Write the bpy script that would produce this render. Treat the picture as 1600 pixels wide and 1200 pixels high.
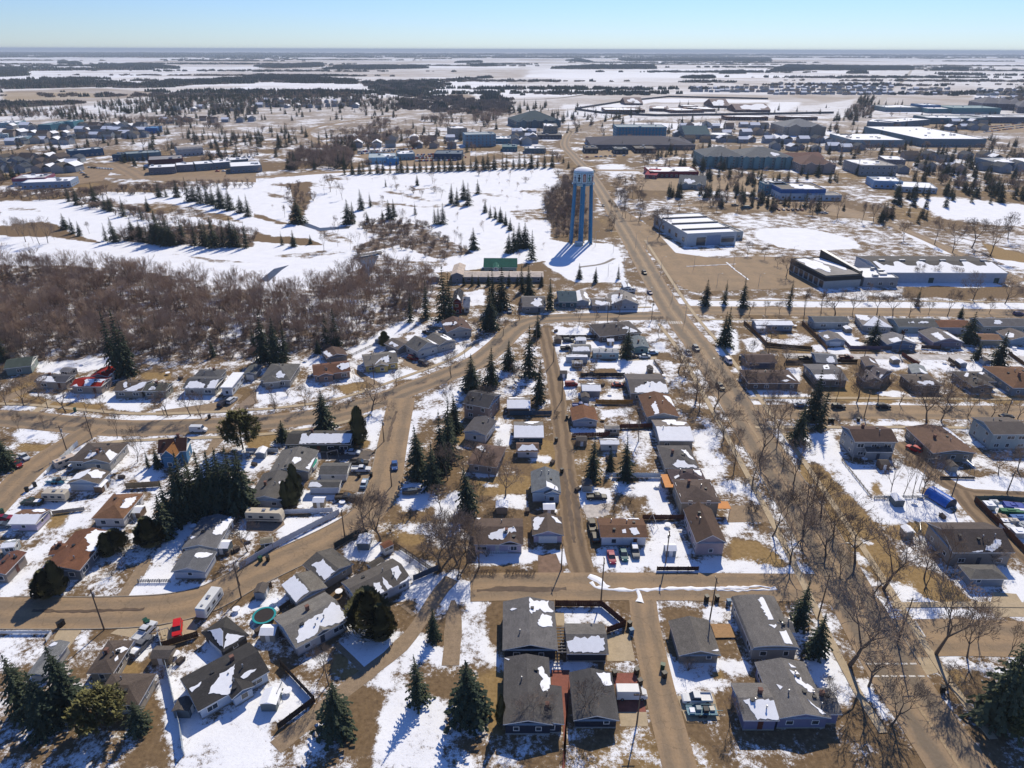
import bpy, math, random
import numpy as np
from mathutils import Vector, Matrix

random.seed(7)
SC = bpy.context.scene
for o in list(bpy.data.objects):
    bpy.data.objects.remove(o)
COL = SC.collection
R = math.radians

# ------------------------------------------------------------------ camera, sky, sun, exposure
F = 1067.0                       # focal length in pixels of the 1600 px wide photograph
CAM_H, PITCH, ROLL = 110.0,26.1,0.16
cam = bpy.data.cameras.new('camera')
cam.sensor_width = 36.0
cam.lens = 36.0 * F / 1600.0
cam.clip_start, cam.clip_end = 1.0,120000.0
cam_o = bpy.data.objects.new('camera', cam)
COL.objects.link(cam_o)
CAM_M = Matrix.Rotation(R(90 - PITCH),4,'X') @ Matrix.Rotation(R(ROLL),4,'Z')
CAM_M.translation = (0,0, CAM_H)
cam_o.matrix_world = CAM_M
SC.camera = cam_o

SUN_EL, SUN_AZ = 41.0,19.0      # azimuth clockwise from +Y, which is where the camera looks
w = bpy.data.worlds.new('World')
SC.world = w
w.use_nodes = True
nt = w.node_tree
nt.nodes.clear()
sky = nt.nodes.new('ShaderNodeTexSky')
sky.sky_type = 'NISHITA'
sky.sun_disc = False
sky.sun_elevation = R(SUN_EL)
sky.sun_rotation = R(SUN_AZ)
sky.air_density, sky.dust_density, sky.ozone_density = 1.0,0.0,3.0
bg = nt.nodes.new('ShaderNodeBackground')
bg.inputs['Strength'].default_value = 0.1
wo = nt.nodes.new('ShaderNodeOutputWorld')
wb = nt.nodes.new('ShaderNodeMix')          # the photograph's white balance: a cool sky against a warm sun
wb.data_type = 'RGBA'; wb.blend_type = 'MULTIPLY'; wb.inputs['Factor'].default_value = 1.0
wb.inputs['B'].default_value = (.66,.83,1.22,1)
nt.links.new(sky.outputs[0], wb.inputs['A'])
nt.links.new(wb.outputs['Result'], bg.inputs[0])
nt.links.new(bg.outputs[0], wo.inputs[0])

sun = bpy.data.lights.new('sun', 'SUN')
sun.energy, sun.angle, sun.color = 4.8, R(0.53),(1.0,0.895,0.72)
sun_o = bpy.data.objects.new('sun', sun)
COL.objects.link(sun_o)
sd = Vector((math.sin(R(SUN_AZ)) * math.cos(R(SUN_EL)), math.cos(R(SUN_AZ)) * math.cos(R(SUN_EL)), math.sin(R(SUN_EL))))
sun_o.rotation_euler = sd.to_track_quat('Z', 'Y').to_euler()
sun_o.location = sd * 300

vs = SC.view_settings
vs.view_transform, vs.look, vs.exposure, vs.gamma = 'Standard', 'None', 0.0,1.0
vs.use_curve_mapping = False
SC.render.engine = 'CYCLES'
SC.cycles.use_denoising = True
SC.cycles.max_bounces = 6
SC.cycles.diffuse_bounces = 2
SC.cycles.glossy_bounces = 2
SC.cycles.volume_bounces = 0
SC.cycles.transparent_max_bounces = 4
SC.cycles.use_fast_gi = False

# ------------------------------------------------------------------ measuring: a pixel of the photograph -> the point of the place it shows
MR = np.array(CAM_M.to_3x3())
def G(px, py, z=0.0):
    d = MR @ np.array(((px - 800) / F, (600 - py) / F, -1.0))
    if d[2] > -0.002:
        d[2] = -0.002
    t = (z - CAM_H) / d[2]
    return (d[0] * t, d[1] * t)
def ray(px, py):
    return MR @ np.array(((px - 800) / F, (600 - py) / F, -1.0))
REG = dict(a=(0,880,.25), b=(400,880,.25), c=(760,880,.25), d=(1120,880,.3), e=(0,640,.25), f=(360,640,.25), g=(700,640,.28125),
           h=(1100,640,.3125), i=(0,420,.25), j=(360,420,.25), k=(700,420,.28125), l=(1100,420,.3125), m=(0,60,.25), n=(400,60,.25),
           o=(800,60,.25), p=(1200,60,.25), q=(0,240,.25), r=(400,240,.25), s=(800,240,.25), t=(1200,240,.25),
           u=(1120,500,.15625), v=(1350,480,.15625), w=(880,480,.13333), x=(0,560,.125), y=(640,400,.15), z=(600,740,.16667), _=(0,0,1.0))
def PX(r, x, y):
    a = REG[r]
    return a[0] + x * a[2], a[1] + y * a[2]
def GP(r, x, y, z=0.0):
    return G(*PX(r, x, y), z)
def height_at(px, ybase, ytop):
    b = G(px, ybase)
    d = ray(px, ytop)
    t = b[1] / d[1]
    return max(0.5, CAM_H + d[2] * t)

# ------------------------------------------------------------------ materials
MATS = {}
def nodes_of(name):
    m = bpy.data.materials.new(name)
    m.use_nodes = True
    n = m.node_tree
    b = n.nodes['Principled BSDF']
    return m, n, b
def N(nt, typ, **kw):
    n = nt.nodes.new(typ)
    for k, v in kw.items():
        if k.startswith('_'):
            setattr(n, k[1:], v)
        else:
            n.inputs[k].default_value = v
    return n
def mat(key, col, rough=.85, var=.18, scale=1.5, metal=0.0, bump=0.0, objvar=0.0, spec=0.3, fine=0.0):
    """A surface of one base colour with grain (coarse and fine noise) in it."""
    if key in MATS:
        return MATS[key]
    m, nt, b = nodes_of(key)
    b.inputs['Roughness'].default_value = rough
    b.inputs['Metallic'].default_value = metal
    b.inputs['Specular IOR Level'].default_value = spec
    tc = nt.nodes.new('ShaderNodeTexCoord')
    n1 = N(nt, 'ShaderNodeTexNoise', Scale=scale, Detail=5.0, Roughness=.65)
    nt.links.new(tc.outputs['Object'], n1.inputs['Vector'])
    rmp = nt.nodes.new('ShaderNodeMapRange')
    rmp.inputs['From Min'].default_value, rmp.inputs['From Max'].default_value = .3,.7
    rmp.inputs['To Min'].default_value, rmp.inputs['To Max'].default_value = 1 - var, 1 + var
    nt.links.new(n1.outputs['Fac'], rmp.inputs['Value'])
    val = rmp.outputs[0]
    if fine:
        n2 = N(nt, 'ShaderNodeTexNoise', Scale=scale * 6, Detail=2.0)
        nt.links.new(tc.outputs['Object'], n2.inputs['Vector'])
        r2 = nt.nodes.new('ShaderNodeMapRange')
        r2.inputs['From Min'].default_value, r2.inputs['From Max'].default_value = .3,.7
        r2.inputs['To Min'].default_value, r2.inputs['To Max'].default_value = 1 - fine, 1 + fine
        nt.links.new(n2.outputs['Fac'], r2.inputs['Value'])
        mu = nt.nodes.new('ShaderNodeMath'); mu.operation = 'MULTIPLY'
        nt.links.new(val, mu.inputs[0]); nt.links.new(r2.outputs[0], mu.inputs[1])
        val = mu.outputs[0]
    if objvar:
        oi = nt.nodes.new('ShaderNodeObjectInfo')
        r3 = nt.nodes.new('ShaderNodeMapRange')
        r3.inputs['To Min'].default_value, r3.inputs['To Max'].default_value = 1 - objvar, 1 + objvar
        nt.links.new(oi.outputs['Random'], r3.inputs['Value'])
        mu = nt.nodes.new('ShaderNodeMath'); mu.operation = 'MULTIPLY'
        nt.links.new(val, mu.inputs[0]); nt.links.new(r3.outputs[0], mu.inputs[1])
        val = mu.outputs[0]
    vm = nt.nodes.new('ShaderNodeVectorMath'); vm.operation = 'SCALE'
    vm.inputs[0].default_value = col[:3]
    nt.links.new(val, vm.inputs['Scale'])
    nt.links.new(vm.outputs[0], b.inputs['Base Color'])
    if bump:
        bp = N(nt, 'ShaderNodeBump', Strength=bump, Distance=.05)
        nt.links.new(n1.outputs['Fac'], bp.inputs['Height'])
        nt.links.new(bp.outputs[0], b.inputs['Normal'])
    MATS[key] = m
    return m
def C(hexcol):
    """sRGB hex -> linear"""
    v = [int(hexcol[i:i + 2],16) / 255 for i in (0,2,4)]
    return tuple(c / 12.92 if c <= .04045 else ((c + .055) / 1.055) ** 2.4 for c in v)

def roof_mat(hexcol):
    """asphalt shingles: courses, granules and weather streaks"""
    key = 'shingle_' + hexcol
    if key in MATS:
        return MATS[key]
    m, nt, b = nodes_of(key)
    b.inputs['Roughness'].default_value = .9
    b.inputs['Specular IOR Level'].default_value = .2
    tc = nt.nodes.new('ShaderNodeTexCoord')
    n1 = N(nt, 'ShaderNodeTexNoise', Scale=.45, Detail=6.0, Roughness=.7)
    n2 = N(nt, 'ShaderNodeTexNoise', Scale=4.5, Detail=3.0, Roughness=.7)
    bk = N(nt, 'ShaderNodeTexBrick', Scale=1.0)
    bk.inputs['Color1'].default_value = (1.08,1.08,1.08,1); bk.inputs['Color2'].default_value = (.9,.9,.9,1); bk.inputs['Mortar'].default_value = (.72,.72,.72,1)
    bk.inputs['Brick Width'].default_value = .9; bk.inputs['Row Height'].default_value = .3; bk.inputs['Mortar Size'].default_value = .02
    for q in (n1, n2, bk):
        nt.links.new(tc.outputs['UV' if q is bk else 'Object'], q.inputs['Vector'])
    r1 = nt.nodes.new('ShaderNodeMapRange'); r2 = nt.nodes.new('ShaderNodeMapRange')
    for r_, a in ((r1,.2),(r2,.28)):
        r_.inputs['From Min'].default_value, r_.inputs['From Max'].default_value = .3,.7
        r_.inputs['To Min'].default_value, r_.inputs['To Max'].default_value = 1 - a, 1 + a
    nt.links.new(n1.outputs[0], r1.inputs[0]); nt.links.new(n2.outputs[0], r2.inputs[0])
    mu = nt.nodes.new('ShaderNodeMath'); mu.operation = 'MULTIPLY'
    nt.links.new(r1.outputs[0], mu.inputs[0]); nt.links.new(r2.outputs[0], mu.inputs[1])
    v1 = nt.nodes.new('ShaderNodeVectorMath'); v1.operation = 'SCALE'
    v1.inputs[0].default_value = C(hexcol)
    nt.links.new(mu.outputs[0], v1.inputs['Scale'])
    v2 = nt.nodes.new('ShaderNodeVectorMath'); v2.operation = 'MULTIPLY'
    nt.links.new(v1.outputs[0], v2.inputs[0]); nt.links.new(bk.outputs[0], v2.inputs[1])
    nt.links.new(v2.outputs[0], b.inputs['Base Color'])
    MATS[key] = m
    return m
def wall_mat(hexcol):
    """lap siding: fine horizontal courses"""
    key = 'siding_' + hexcol
    if key in MATS:
        return MATS[key]
    m, nt, b = nodes_of(key)
    b.inputs['Roughness'].default_value = .7
    b.inputs['Specular IOR Level'].default_value = .25
    tc = nt.nodes.new('ShaderNodeTexCoord')
    wv = N(nt, 'ShaderNodeTexWave', Scale=1.6, Distortion=.0); wv.bands_direction = 'Z'; wv.wave_profile = 'SAW'
    n1 = N(nt, 'ShaderNodeTexNoise', Scale=.8, Detail=4.0)
    nt.links.new(tc.outputs['Object'], wv.inputs['Vector']); nt.links.new(tc.outputs['Object'], n1.inputs['Vector'])
    r1 = nt.nodes.new('ShaderNodeMapRange'); r2 = nt.nodes.new('ShaderNodeMapRange')
    r1.inputs['To Min'].default_value, r1.inputs['To Max'].default_value = .95,1.03
    r2.inputs['From Min'].default_value, r2.inputs['From Max'].default_value = .3,.7
    r2.inputs['To Min'].default_value, r2.inputs['To Max'].default_value = .93,1.06
    nt.links.new(wv.outputs['Fac'], r1.inputs[0]); nt.links.new(n1.outputs[0], r2.inputs[0])
    mu = nt.nodes.new('ShaderNodeMath'); mu.operation = 'MULTIPLY'
    nt.links.new(r1.outputs[0], mu.inputs[0]); nt.links.new(r2.outputs[0], mu.inputs[1])
    v1 = nt.nodes.new('ShaderNodeVectorMath'); v1.operation = 'SCALE'
    v1.inputs[0].default_value = C(hexcol)
    nt.links.new(mu.outputs[0], v1.inputs['Scale'])
    nt.links.new(v1.outputs[0], b.inputs['Base Color'])
    MATS[key] = m
    return m
SNOW = mat('snow', (.86,.88,.92),.75,.05,.9, bump=.25, spec=.2)
TRIM = mat('white_trim', (.74,.74,.73),.6,.06,2)
GLASS = mat('window_glass', (.035,.045,.06),.12,.2,1, spec=.6)
RUBBER = mat('rubber', (.025,.025,.027),.8)
METAL = mat('grey_metal', (.33,.34,.36),.4,.1,3, metal=.6)
DARK = mat('dark_plastic', (.03,.032,.036),.6)
WOODPOLE = mat('pole_wood', (.13,.095,.07),.9,.2,4)
WTWIG = mat('wood_twigs', (.41,.295,.21),.95,.2,2)
BARK = mat('bark', (.13,.102,.082),.95,.25,3, objvar=.18)
TWIG = mat('twigs', (.235,.175,.13),.95,.2,2, objvar=.2)
SPBARK = mat('spruce_bark', (.09,.065,.05),.95,.25,3)
def needle_mat(key, c1, c2):
    m, nt, b = nodes_of(key)
    b.inputs['Roughness'].default_value = .8
    b.inputs['Specular IOR Level'].default_value = .15
    tc = nt.nodes.new('ShaderNodeTexCoord')
    oi = nt.nodes.new('ShaderNodeObjectInfo')
    n1 = N(nt, 'ShaderNodeTexNoise', Scale=1.1, Detail=4.0, Roughness=.7)
    nt.links.new(tc.outputs['Object'], n1.inputs['Vector'])
    ad = nt.nodes.new('ShaderNodeMath'); ad.operation = 'MULTIPLY_ADD'; ad.inputs[1].default_value = .5; 
    nt.links.new(oi.outputs['Random'], ad.inputs[0]); nt.links.new(n1.outputs[0], ad.inputs[2])
    r1 = nt.nodes.new('ShaderNodeMapRange'); r1.inputs['From Min'].default_value, r1.inputs['From Max'].default_value = .4,1.1
    nt.links.new(ad.outputs[0], r1.inputs[0])
    mx = nt.nodes.new('ShaderNodeMix'); mx.data_type = 'RGBA'
    mx.inputs['A'].default_value = (*c1,1); mx.inputs['B'].default_value = (*c2,1)
    nt.links.new(r1.outputs[0], mx.inputs['Factor'])
    nt.links.new(mx.outputs['Result'], b.inputs['Base Color'])
    MATS[key] = m
    return m
SPRUCE = needle_mat('spruce_needles', (.03,.046,.03),(.085,.098,.054))
PINE = needle_mat('pine_needles', (.11,.115,.045),(.2,.185,.075))
CEDAR = needle_mat('cedar_needles', (.06,.066,.032),(.12,.115,.055))
FARTREE = needle_mat('far_needles', (.04,.052,.042),(.08,.09,.066))
FARTWIG = needle_mat('far_twigs', (.17,.14,.115),(.27,.22,.18))

# ------------------------------------------------------------------ mesh helpers
def link(o, parent=None):
    COL.objects.link(o)
    if parent is not None:
        o.parent = parent
    return o
class MB:
    """collects shapes; build() links them as one mesh object"""
    def __init__(s):
        s.v, s.f, s.mi, s.uv = [],[],[], {}
    def face(s, pts, mi=0, uv=None):
        n = len(s.v)
        s.v += [tuple(p) for p in pts]
        if uv: s.uv[len(s.f)] = uv
        s.f.append(tuple(range(n, n + len(pts)))); s.mi.append(mi)
    def box(s, x0, x1, y0, y1, z0, z1, mi=0, M=None):
        p = [(x0, y0, z0),(x1, y0, z0),(x1, y1, z0),(x0, y1, z0),(x0, y0, z1),(x1, y0, z1),(x1, y1, z1),(x0, y1, z1)]
        if M is not None: p = [tuple(M @ Vector(q)) for q in p]
        n = len(s.v); s.v += p
        for f in ((3,2,1,0),(4,5,6,7),(0,1,5,4),(1,2,6,5),(2,3,7,6),(3,0,4,7)):
            s.f.append(tuple(n + i for i in f)); s.mi.append(mi)
    def tube(s, a, b, ra, rb, n=6, mi=0, caps=True):
        a, b = Vector(a), Vector(b)
        d = (b - a)
        if d.length < 1e-6: return
        d.normalize()
        u = d.orthogonal().normalized(); v = d.cross(u)
        k = len(s.v)
        for c, r_ in ((a, ra),(b, rb)):
            for i in range(n):
                t = 2 * math.pi * i / n
                s.v.append(tuple(c + (u * math.cos(t) + v * math.sin(t)) * r_))
        for i in range(n):
            j = (i + 1) % n
            s.f.append((k + i, k + j, k + n + j, k + n + i)); s.mi.append(mi)
        if caps:
            s.f.append(tuple(k + i for i in reversed(range(n)))); s.mi.append(mi)
            s.f.append(tuple(k + n + i for i in range(n))); s.mi.append(mi)
    def lathe(s, prof, n=16, mi=0, c=(0,0,0)):
        k = len(s.v)
        for r_, z in prof:
            for i in range(n):
                t = 2 * math.pi * i / n
                s.v.append((c[0] + r_ * math.cos(t), c[1] + r_ * math.sin(t), c[2] + z))
        for q in range(len(prof) - 1):
            for i in range(n):
                j = (i + 1) % n
                s.f.append((k + q * n + i, k + q * n + j, k + (q + 1) * n + j, k + (q + 1) * n + i)); s.mi.append(mi)
    def mesh(s, name, mats, smooth=False):
        me = bpy.data.meshes.new(name)
        me.from_pydata(s.v, [], s.f)
        for m in (mats if isinstance(mats, (list, tuple)) else [mats]):
            me.materials.append(m)
        me.polygons.foreach_set('material_index', s.mi)
        if s.uv:
            ul = me.uv_layers.new(name='UVMap')
            for fi, uv in s.uv.items():
                ls = me.polygons[fi].loop_start
                for i, q in enumerate(uv):
                    ul.data[ls + i].uv = q
        if smooth:
            me.polygons.foreach_set('use_smooth', [True] * len(me.polygons))
        me.update()
        return me
    def build(s, name, mats, parent=None, smooth=False):
        return link(bpy.data.objects.new(name, s.mesh(name, mats, smooth)), parent)
def inst(name, me, parent=None, loc=(0,0,0), rz=0.0, sc=(1,1,1)):
    o = bpy.data.objects.new(name, me)
    link(o, parent)
    o.location = loc
    if rz: o.rotation_euler = (0,0, rz)
    if sc != (1,1,1): o.scale = sc
    return o
def empty(name, loc, rz=0.0, sc=None):
    o = bpy.data.objects.new(name, None)
    o.empty_display_size = .5
    link(o)
    o.location = loc
    o.rotation_euler = (0,0, rz)
    if sc is not None: o.scale = sc
    return o
LANDMARKS = []                    # (phrase, x, y)
PENDING = []                      # things whose labels are told apart at the end: (object, what, plural, x, y)
def tag(o, label, cat, group=None):
    o['label'] = label; o['category'] = cat
    if group: o['group'] = group
    return o
def later(o, what, plural, cat, group, land=None):
    """label finished at the end, by the landmark it stands at and its place in the row there"""
    o['category'] = cat
    if group: o['group'] = group
    PENDING.append((o, what, plural, o.location.x, o.location.y, land))
    return o
def kind(o, k):
    o['kind'] = k
    return o
# ------------------------------------------------------------------ the ground: one sheet to the horizon with a land-cover attribute
def hsh(i, j, s):
    i = i.astype(np.int64); j = j.astype(np.int64)
    h = (i * 374761393 + j * 668265263 + s * 1442695041) & 0xffffffff
    h = ((h ^ (h >> 13)) * 1274126177) & 0xffffffff
    return ((h ^ (h >> 16)) & 0xffff) / 65535.0
def vnoise(x, y, s=0):
    i, j = np.floor(x), np.floor(y)
    u, v = x - i, y - j
    u = u * u * (3 - 2 * u); v = v * v * (3 - 2 * v)
    a, b, c, d = hsh(i, j, s), hsh(i + 1, j, s), hsh(i, j + 1, s), hsh(i + 1, j + 1, s)
    return (a * (1 - u) + b * u) * (1 - v) + (c * (1 - u) + d * u) * v
def grid(xs2d, ys2d):
    r_, c_ = xs2d.shape
    idx = np.arange(r_ * c_).reshape(r_, c_)
    q = np.stack([idx[:-1, :-1], idx[:-1,1:], idx[1:, 1:], idx[1:, :-1]],-1).reshape(-1,4)
    return np.stack([xs2d.ravel(), ys2d.ravel()],-1), q
blocks = []
gx, gy = np.meshgrid(np.arange(-332,332.1,.85), np.arange(58,430.1,.85))
gy[-1] = 430
SH0 = gx.shape
blocks.append(grid(gx, gy))
XE0, XE1 = gx[0,0], gx[0,-1]
rr = 430 * np.power(46000 / 430, np.linspace(0,1,560))
aa = np.linspace(-1,1,440)
gx, gy = np.meshgrid(aa, rr)
gx = gx * (gy * .93 + 0)
SH1 = gx.shape
blocks.append(grid(gx, gy))
e = .93
def quad(*p): blocks.append((np.array(p, float), np.array([[0,1,2,3]])))
quad((-46000,-3000),(46000,-3000),(46000,58),(-46000,58))
quad((-46000,58),(XE0,58),(XE0,430),(-46000,430))
quad((XE1,58),(46000,58),(46000,430),(XE1,430))
quad((-46000,430),(-430 * e, 430),(-46000 * e, 46000),(-46000,46000))
quad((430 * e, 430),(46000,430),(46000,46000),(46000 * e, 46000))
# the strip between the edge of the near block (x = +-332) and the fan's first row (x = +-400) is shared, at z = 0
V, Q, off = [],[],0
for v_, q_ in blocks:
    V.append(v_); Q.append(q_ + off); off += len(v_)
V = np.concatenate(V); Q = np.concatenate(Q)
X, Y = V[:, 0], V[:, 1]
DIST = np.hypot(X, Y)
far = np.clip((DIST - 900) / 1100,0,1)
cs = vnoise(X / 60, Y / 60,3)
# cover: snow share, dead-grass share, wood-floor share
S_ = .435 + .34 * (cs - .5)
G_ = .35 + .5 * (vnoise(X / 25, Y / 25,5) - .5)
D_ = np.zeros_like(X)
# farmland beyond the town: quarter sections with more or less snow left
fx = X + 90 * np.sin(Y / 900.); fy = Y
cell = .5 * hsh(np.floor(fx / 820.), np.floor(fy / 1650.),11) + .5 * hsh(np.floor(fx / 820. / (1 + 2 * (hsh(np.floor(fy / 410.), fx * 0,4) > .5))), np.floor(fy / 410.),14)
Sf = .62 + .8 * (cell - .5) + .25 * (vnoise(X / 300, Y / 700,8) - .5)
S_ = S_ * (1 - far) + Sf * far
G_ = G_ * (1 - far) + (.35 + .5 * (hsh(np.floor(fx / 820.), np.floor(fy / 1650.),12) - .5)) * far
# ragged edges: the sample point wanders
amp = np.clip(DIST * .006,1.0,60)
sc_ = np.clip(DIST * .03,2.5,400)
WX = X + amp * 2 * (vnoise(X / sc_, Y / sc_, 21) - .5) + amp * .8 * (vnoise(X / sc_ * 3, Y / sc_ * 3,22) - .5)
WY = Y + amp * 2 * (vnoise(X / sc_, Y / sc_, 23) - .5) + amp * .8 * (vnoise(X / sc_ * 3, Y / sc_ * 3,24) - .5)
def inside(poly, x, y):
    c = np.zeros(x.shape, bool)
    n = len(poly)
    for i in range(n):
        x0, y0 = poly[i]; x1, y1 = poly[(i + 1) % n]
        if y0 == y1: continue
        hit = ((y0 > y) != (y1 > y)) & (x < (x1 - x0) * (y - y0) / (y1 - y0) + x0)
        c ^= hit
    return c
def paint(reg, pts, s=None, g=None, d=None):
    poly = [GP(reg, *p) for p in zip(pts[0::2], pts[1::2])]
    xs = [p[0] for p in poly]; ys = [p[1] for p in poly]
    k = np.nonzero((WX > min(xs)) & (WX < max(xs)) & (WY > min(ys)) & (WY < max(ys)))[0]
    if not len(k): return
    k = k[inside(poly, WX[k], WY[k])]
    if s is not None: S_[k] = s
    if g is not None: G_[k] = g
    if d is not None: D_[k] = d
def Wh(r, *p, s=.97): paint(r, p, s=s, d=0)
def Pa(r, *p, s=.55): paint(r, p, s=s, d=0)
def Ye(r, *p): paint(r, p, s=.19, g=.95, d=0)
def Br(r, *p): paint(r, p, s=.24, g=.25, d=0)
def Wd(r, *p, s=.35): paint(r, p, s=s, g=.2, d=1)
# -- far and middle distance
Pa('_', 0,230,900,250,880,160,640,150,0,190, s=.45)
Pa('_', 900,260,1600,300,1600,180,900,190, s=.42)
Br('m', 0,330,600,310,930,330,1000,360,560,390,0,430)
Ye('m', 0,340,560,330,600,370,0,400)
Wh('m', 0,450,380,420,500,440,420,460,0,470, s=.75)
Wh('n', 0,290,640,290,960,350,870,365,560,345,0,330, s=.78)
Wh('m', 0,160,500,165,1600,185,1600,195,500,190,0,190, s=.8)
Wh('n', 1080,330,1600,290,1600,380,1280,370, s=.8)
Br('n', 1180,350,1330,345,1360,370,1300,390)
Wh('n', 860,100,1050,95,1050,106,860,106, s=.95)
Wh('o', 220,200,1240,210,1240,232,560,228, s=.85)
Wh('o', 0,305,620,320,400,360,0,372, s=.8)
Wh('o', 880,148,1600,160,1600,168,900,158, s=.9)
Wh('o', 440,440,720,385,1000,375,1600,385,1600,400,900,400,560,460, s=.85)
Pa('o', 560,460,900,410,1600,420,1600,480,900,490, s=.55)
Wh('o', 740,530,1400,530,1400,560,960,570,740,545, s=.95)
Wh('p', 0,395,210,400,100,465,0,465, s=.8)
Pa('p', 270,430,560,370,480,470,260,480, s=.62)
Wh('p', 280,205,700,205,600,222,280,215, s=.85)
Pa('p', 0,255,800,240,1600,255,1600,300,800,290,0,270, s=.6)
Wh('p', 1310,355,1400,350,1530,385,1330,392, s=.9)
Wh('p', 0,600,400,580,420,600,0,640, s=.85)
Wh('p', 640,440,980,450,980,470,680,460, s=.9)
Wh('p', 620,75,1000,70,1000,78,640,80, s=.8)
# golf course
Wh('_', -100,318,120,310,250,298,400,282,560,264,700,258,860,262,880,290,855,330,860,375,960,385,978,440,900,440,845,410,780,415,700,425,560,420,480,450,400,450,330,442,230,422,100,414,-100,410, s=.93)
for q_ in ((400,288,480,284,560,300,480,296),(600,300,660,292,720,284,660,298),(690,296,760,300,830,312,760,306),(600,322,680,318,760,322,680,325),(560,318,600,312,650,322,600,326),(800,300,850,292,880,300,850,312),(790,330,850,326,855,345,810,348),(830,375,860,372,860,382,835,384),(420,300,450,304,452,312,425,308),(480,352,540,372,550,384,500,378),(260,395,330,405,400,412,330,412),(420,400,500,392,540,396,480,404),(20,322,60,326,60,330,20,328),(590,296,660,306,700,318,640,312),(500,275,540,272,545,282,505,284)): Pa('_', *q_, s=.5)
Br('_', 0,352,60,345,90,352,120,366,165,378,160,380,90,372,0,366)
Pa('_', 105,318,170,322,240,335,330,345,390,350,350,335,250,315,190,310, s=.45)
Wd('_', 165,372,250,355,330,350,400,370,400,388,330,388,230,380, s=.4)
Wd('_', 555,352,610,348,665,350,690,370,740,395,690,405,620,385,560,400,545,390,590,372, s=.42)
Br('_', 400,332,430,342,470,352,440,350,400,340)
Br('_', 400,360,425,368,480,372,500,385,440,380,400,378)
Br('_', 452,285,480,285,482,312,470,350,452,350,460,310)
Wd('_', 850,320,880,285,900,262,930,300,940,370,870,372, s=.25)
Br('_', 900,340,938,350,948,372,905,372)
Br('_', 835,395,856,398,850,412,838,408)
# the wood along the creek
Wd('_', -150,412,0,412,110,416,230,424,330,444,400,452,480,452,545,428,600,418,680,420,690,440,672,480,640,500,560,548,480,556,380,562,260,570,60,568,-150,580, s=.46)
Wd('_', 160,450,300,440,480,455,600,480,560,520,400,500,250,490, s=.6)
Wh('_', 560,415,580,405,605,402,640,408,690,405,700,415,660,425,600,440, s=.5)
# right: school field, rink, sports field
Pa('t', 0,360,500,400,800,460,1150,620,1050,620,560,600,0,590, s=.5)
Pa('s', 1300,380,1600,360,1600,600,1500,560, s=.55)
Wh('t', -60,480,200,470,400,500,560,570,540,592,250,602,80,592,-60,530, s=1.1)
Wh('t', 860,290,1100,275,1620,320,1620,445,1400,435,1150,405,950,325)
Wh('t', 830,470,900,500,1180,630,1140,630,860,500)
Ye('t', 1330,550,1620,640,1620,690,1400,650)
Wh('t', 1390,650,1620,690,1620,730,1480,690)
Wh('s', 770,380,900,500,1080,610,1360,600,1360,630,1020,640,880,540)
Wh('t', 820,800,1400,800,1460,830,820,830)
Br('t', 860,830,1600,830,1600,900,860,900)
Pa('l', 0,150,1650,172,1650,208,0,190, s=.72)
Wh('s', 640,200,720,250,720,330,640,330, s=.6)
Wh('s', 560,70,700,60,640,140,600,130, s=.7)
# far bank and left town
Pa('q', 340,160,640,230,1000,270,1000,240,700,180, s=.3)
Wh('q', 660,240,960,240,1000,300,760,310)
# -- neighbourhood: snow left in yards, dead grass, bare soil
def Wh(r, *p, s=.77): paint(r, p, s=s, d=0)
Wh('a', 0,450,300,440,200,600,0,620, s=.58)
Wh('a', 810,210,900,60,1080,40,1080,130,1320,110,1390,105,1250,190,1050,205)
Pa('a', 370,215,400,130,560,120,720,60,740,200)
Wh('a', 500,470,545,440,540,520,480,530)
Br('a', 545,440,680,400,700,450,560,500)
Pa('a', 1090,530,1210,490,1340,600,1150,690,1060,600, s=.62)
Wh('a', 1260,490,1560,420,1400,600,1300,580)
Wh('a', 1000,700,1060,700,1250,930,1250,1300,1100,1300)
Wh('a', 1260,1010,1640,790,1700,1040,1600,1300,1250,1300)
Wh('a', 850,600,950,470,960,560,890,620)
Wh('a', 0,210,100,210,240,30,130,10,0,140)
Ye('a', 740,640,880,620,880,700,740,700)
Br('a', 880,860,1000,720,1060,900,1100,1300,800,1300)
Wh('a', 430,880,600,730,560,850,500,900, s=.7)
Wh('a', 1250,400,1600,230,1640,300,1440,320, s=.8)
Wh('e', 120,600,330,600,560,560,690,520,640,580,400,640,60,650)
Wh('e', 390,680,590,640,560,740,390,760)
Wh('e', 170,870,330,830,260,960,190,960, s=.75)
Wh('e', 100,980,250,960,230,1040,100,1040)
Pa('e', 640,930,870,810,950,880,800,980, s=.6)
Wh('e', 930,960,1130,690,1200,760,1130,880,960,1000)
Wh('e', 880,1040,940,960,1130,900,1070,1040)
Wh('e', 770,790,900,720,1000,680,1010,740,900,800)
Wh('e', 60,150,250,120,360,170,250,230,120,210, s=.75)
Ye('e', 110,215,240,235,300,215,260,265,130,260)
Pa('e', 800,360,1040,340,1000,440,850,450, s=.66)
Wh('e', 560,680,640,600,700,560,560,740, s=.8)
Wh('e', 830,640,950,540,960,700,860,720, s=.75)
Wh('e', 600,180,1000,170,1000,195,560,195, s=.75)
Wh('e', 810,240,1000,200,1000,210,840,280, s=.7)
Ye('e', 330,660,400,650,380,730,290,740)
Br('e', 1000,560,1540,540,1510,650,1100,690)
Wh('e', 1200,640,1480,640,1420,780,1200,780, s=.85)
Wh('e', 1500,690,1600,690,1560,820,1500,800, s=.8)
Wh('f', 290,800,350,690,560,665,590,672,340,820,300,830)
Wh('f', 40,1010,330,855,690,662,720,690,350,890,80,1015)
Wh('f', 80,340,280,300,250,390,80,390)
Ye('f', 100,190,180,150,300,160,280,250,110,250)
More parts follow.
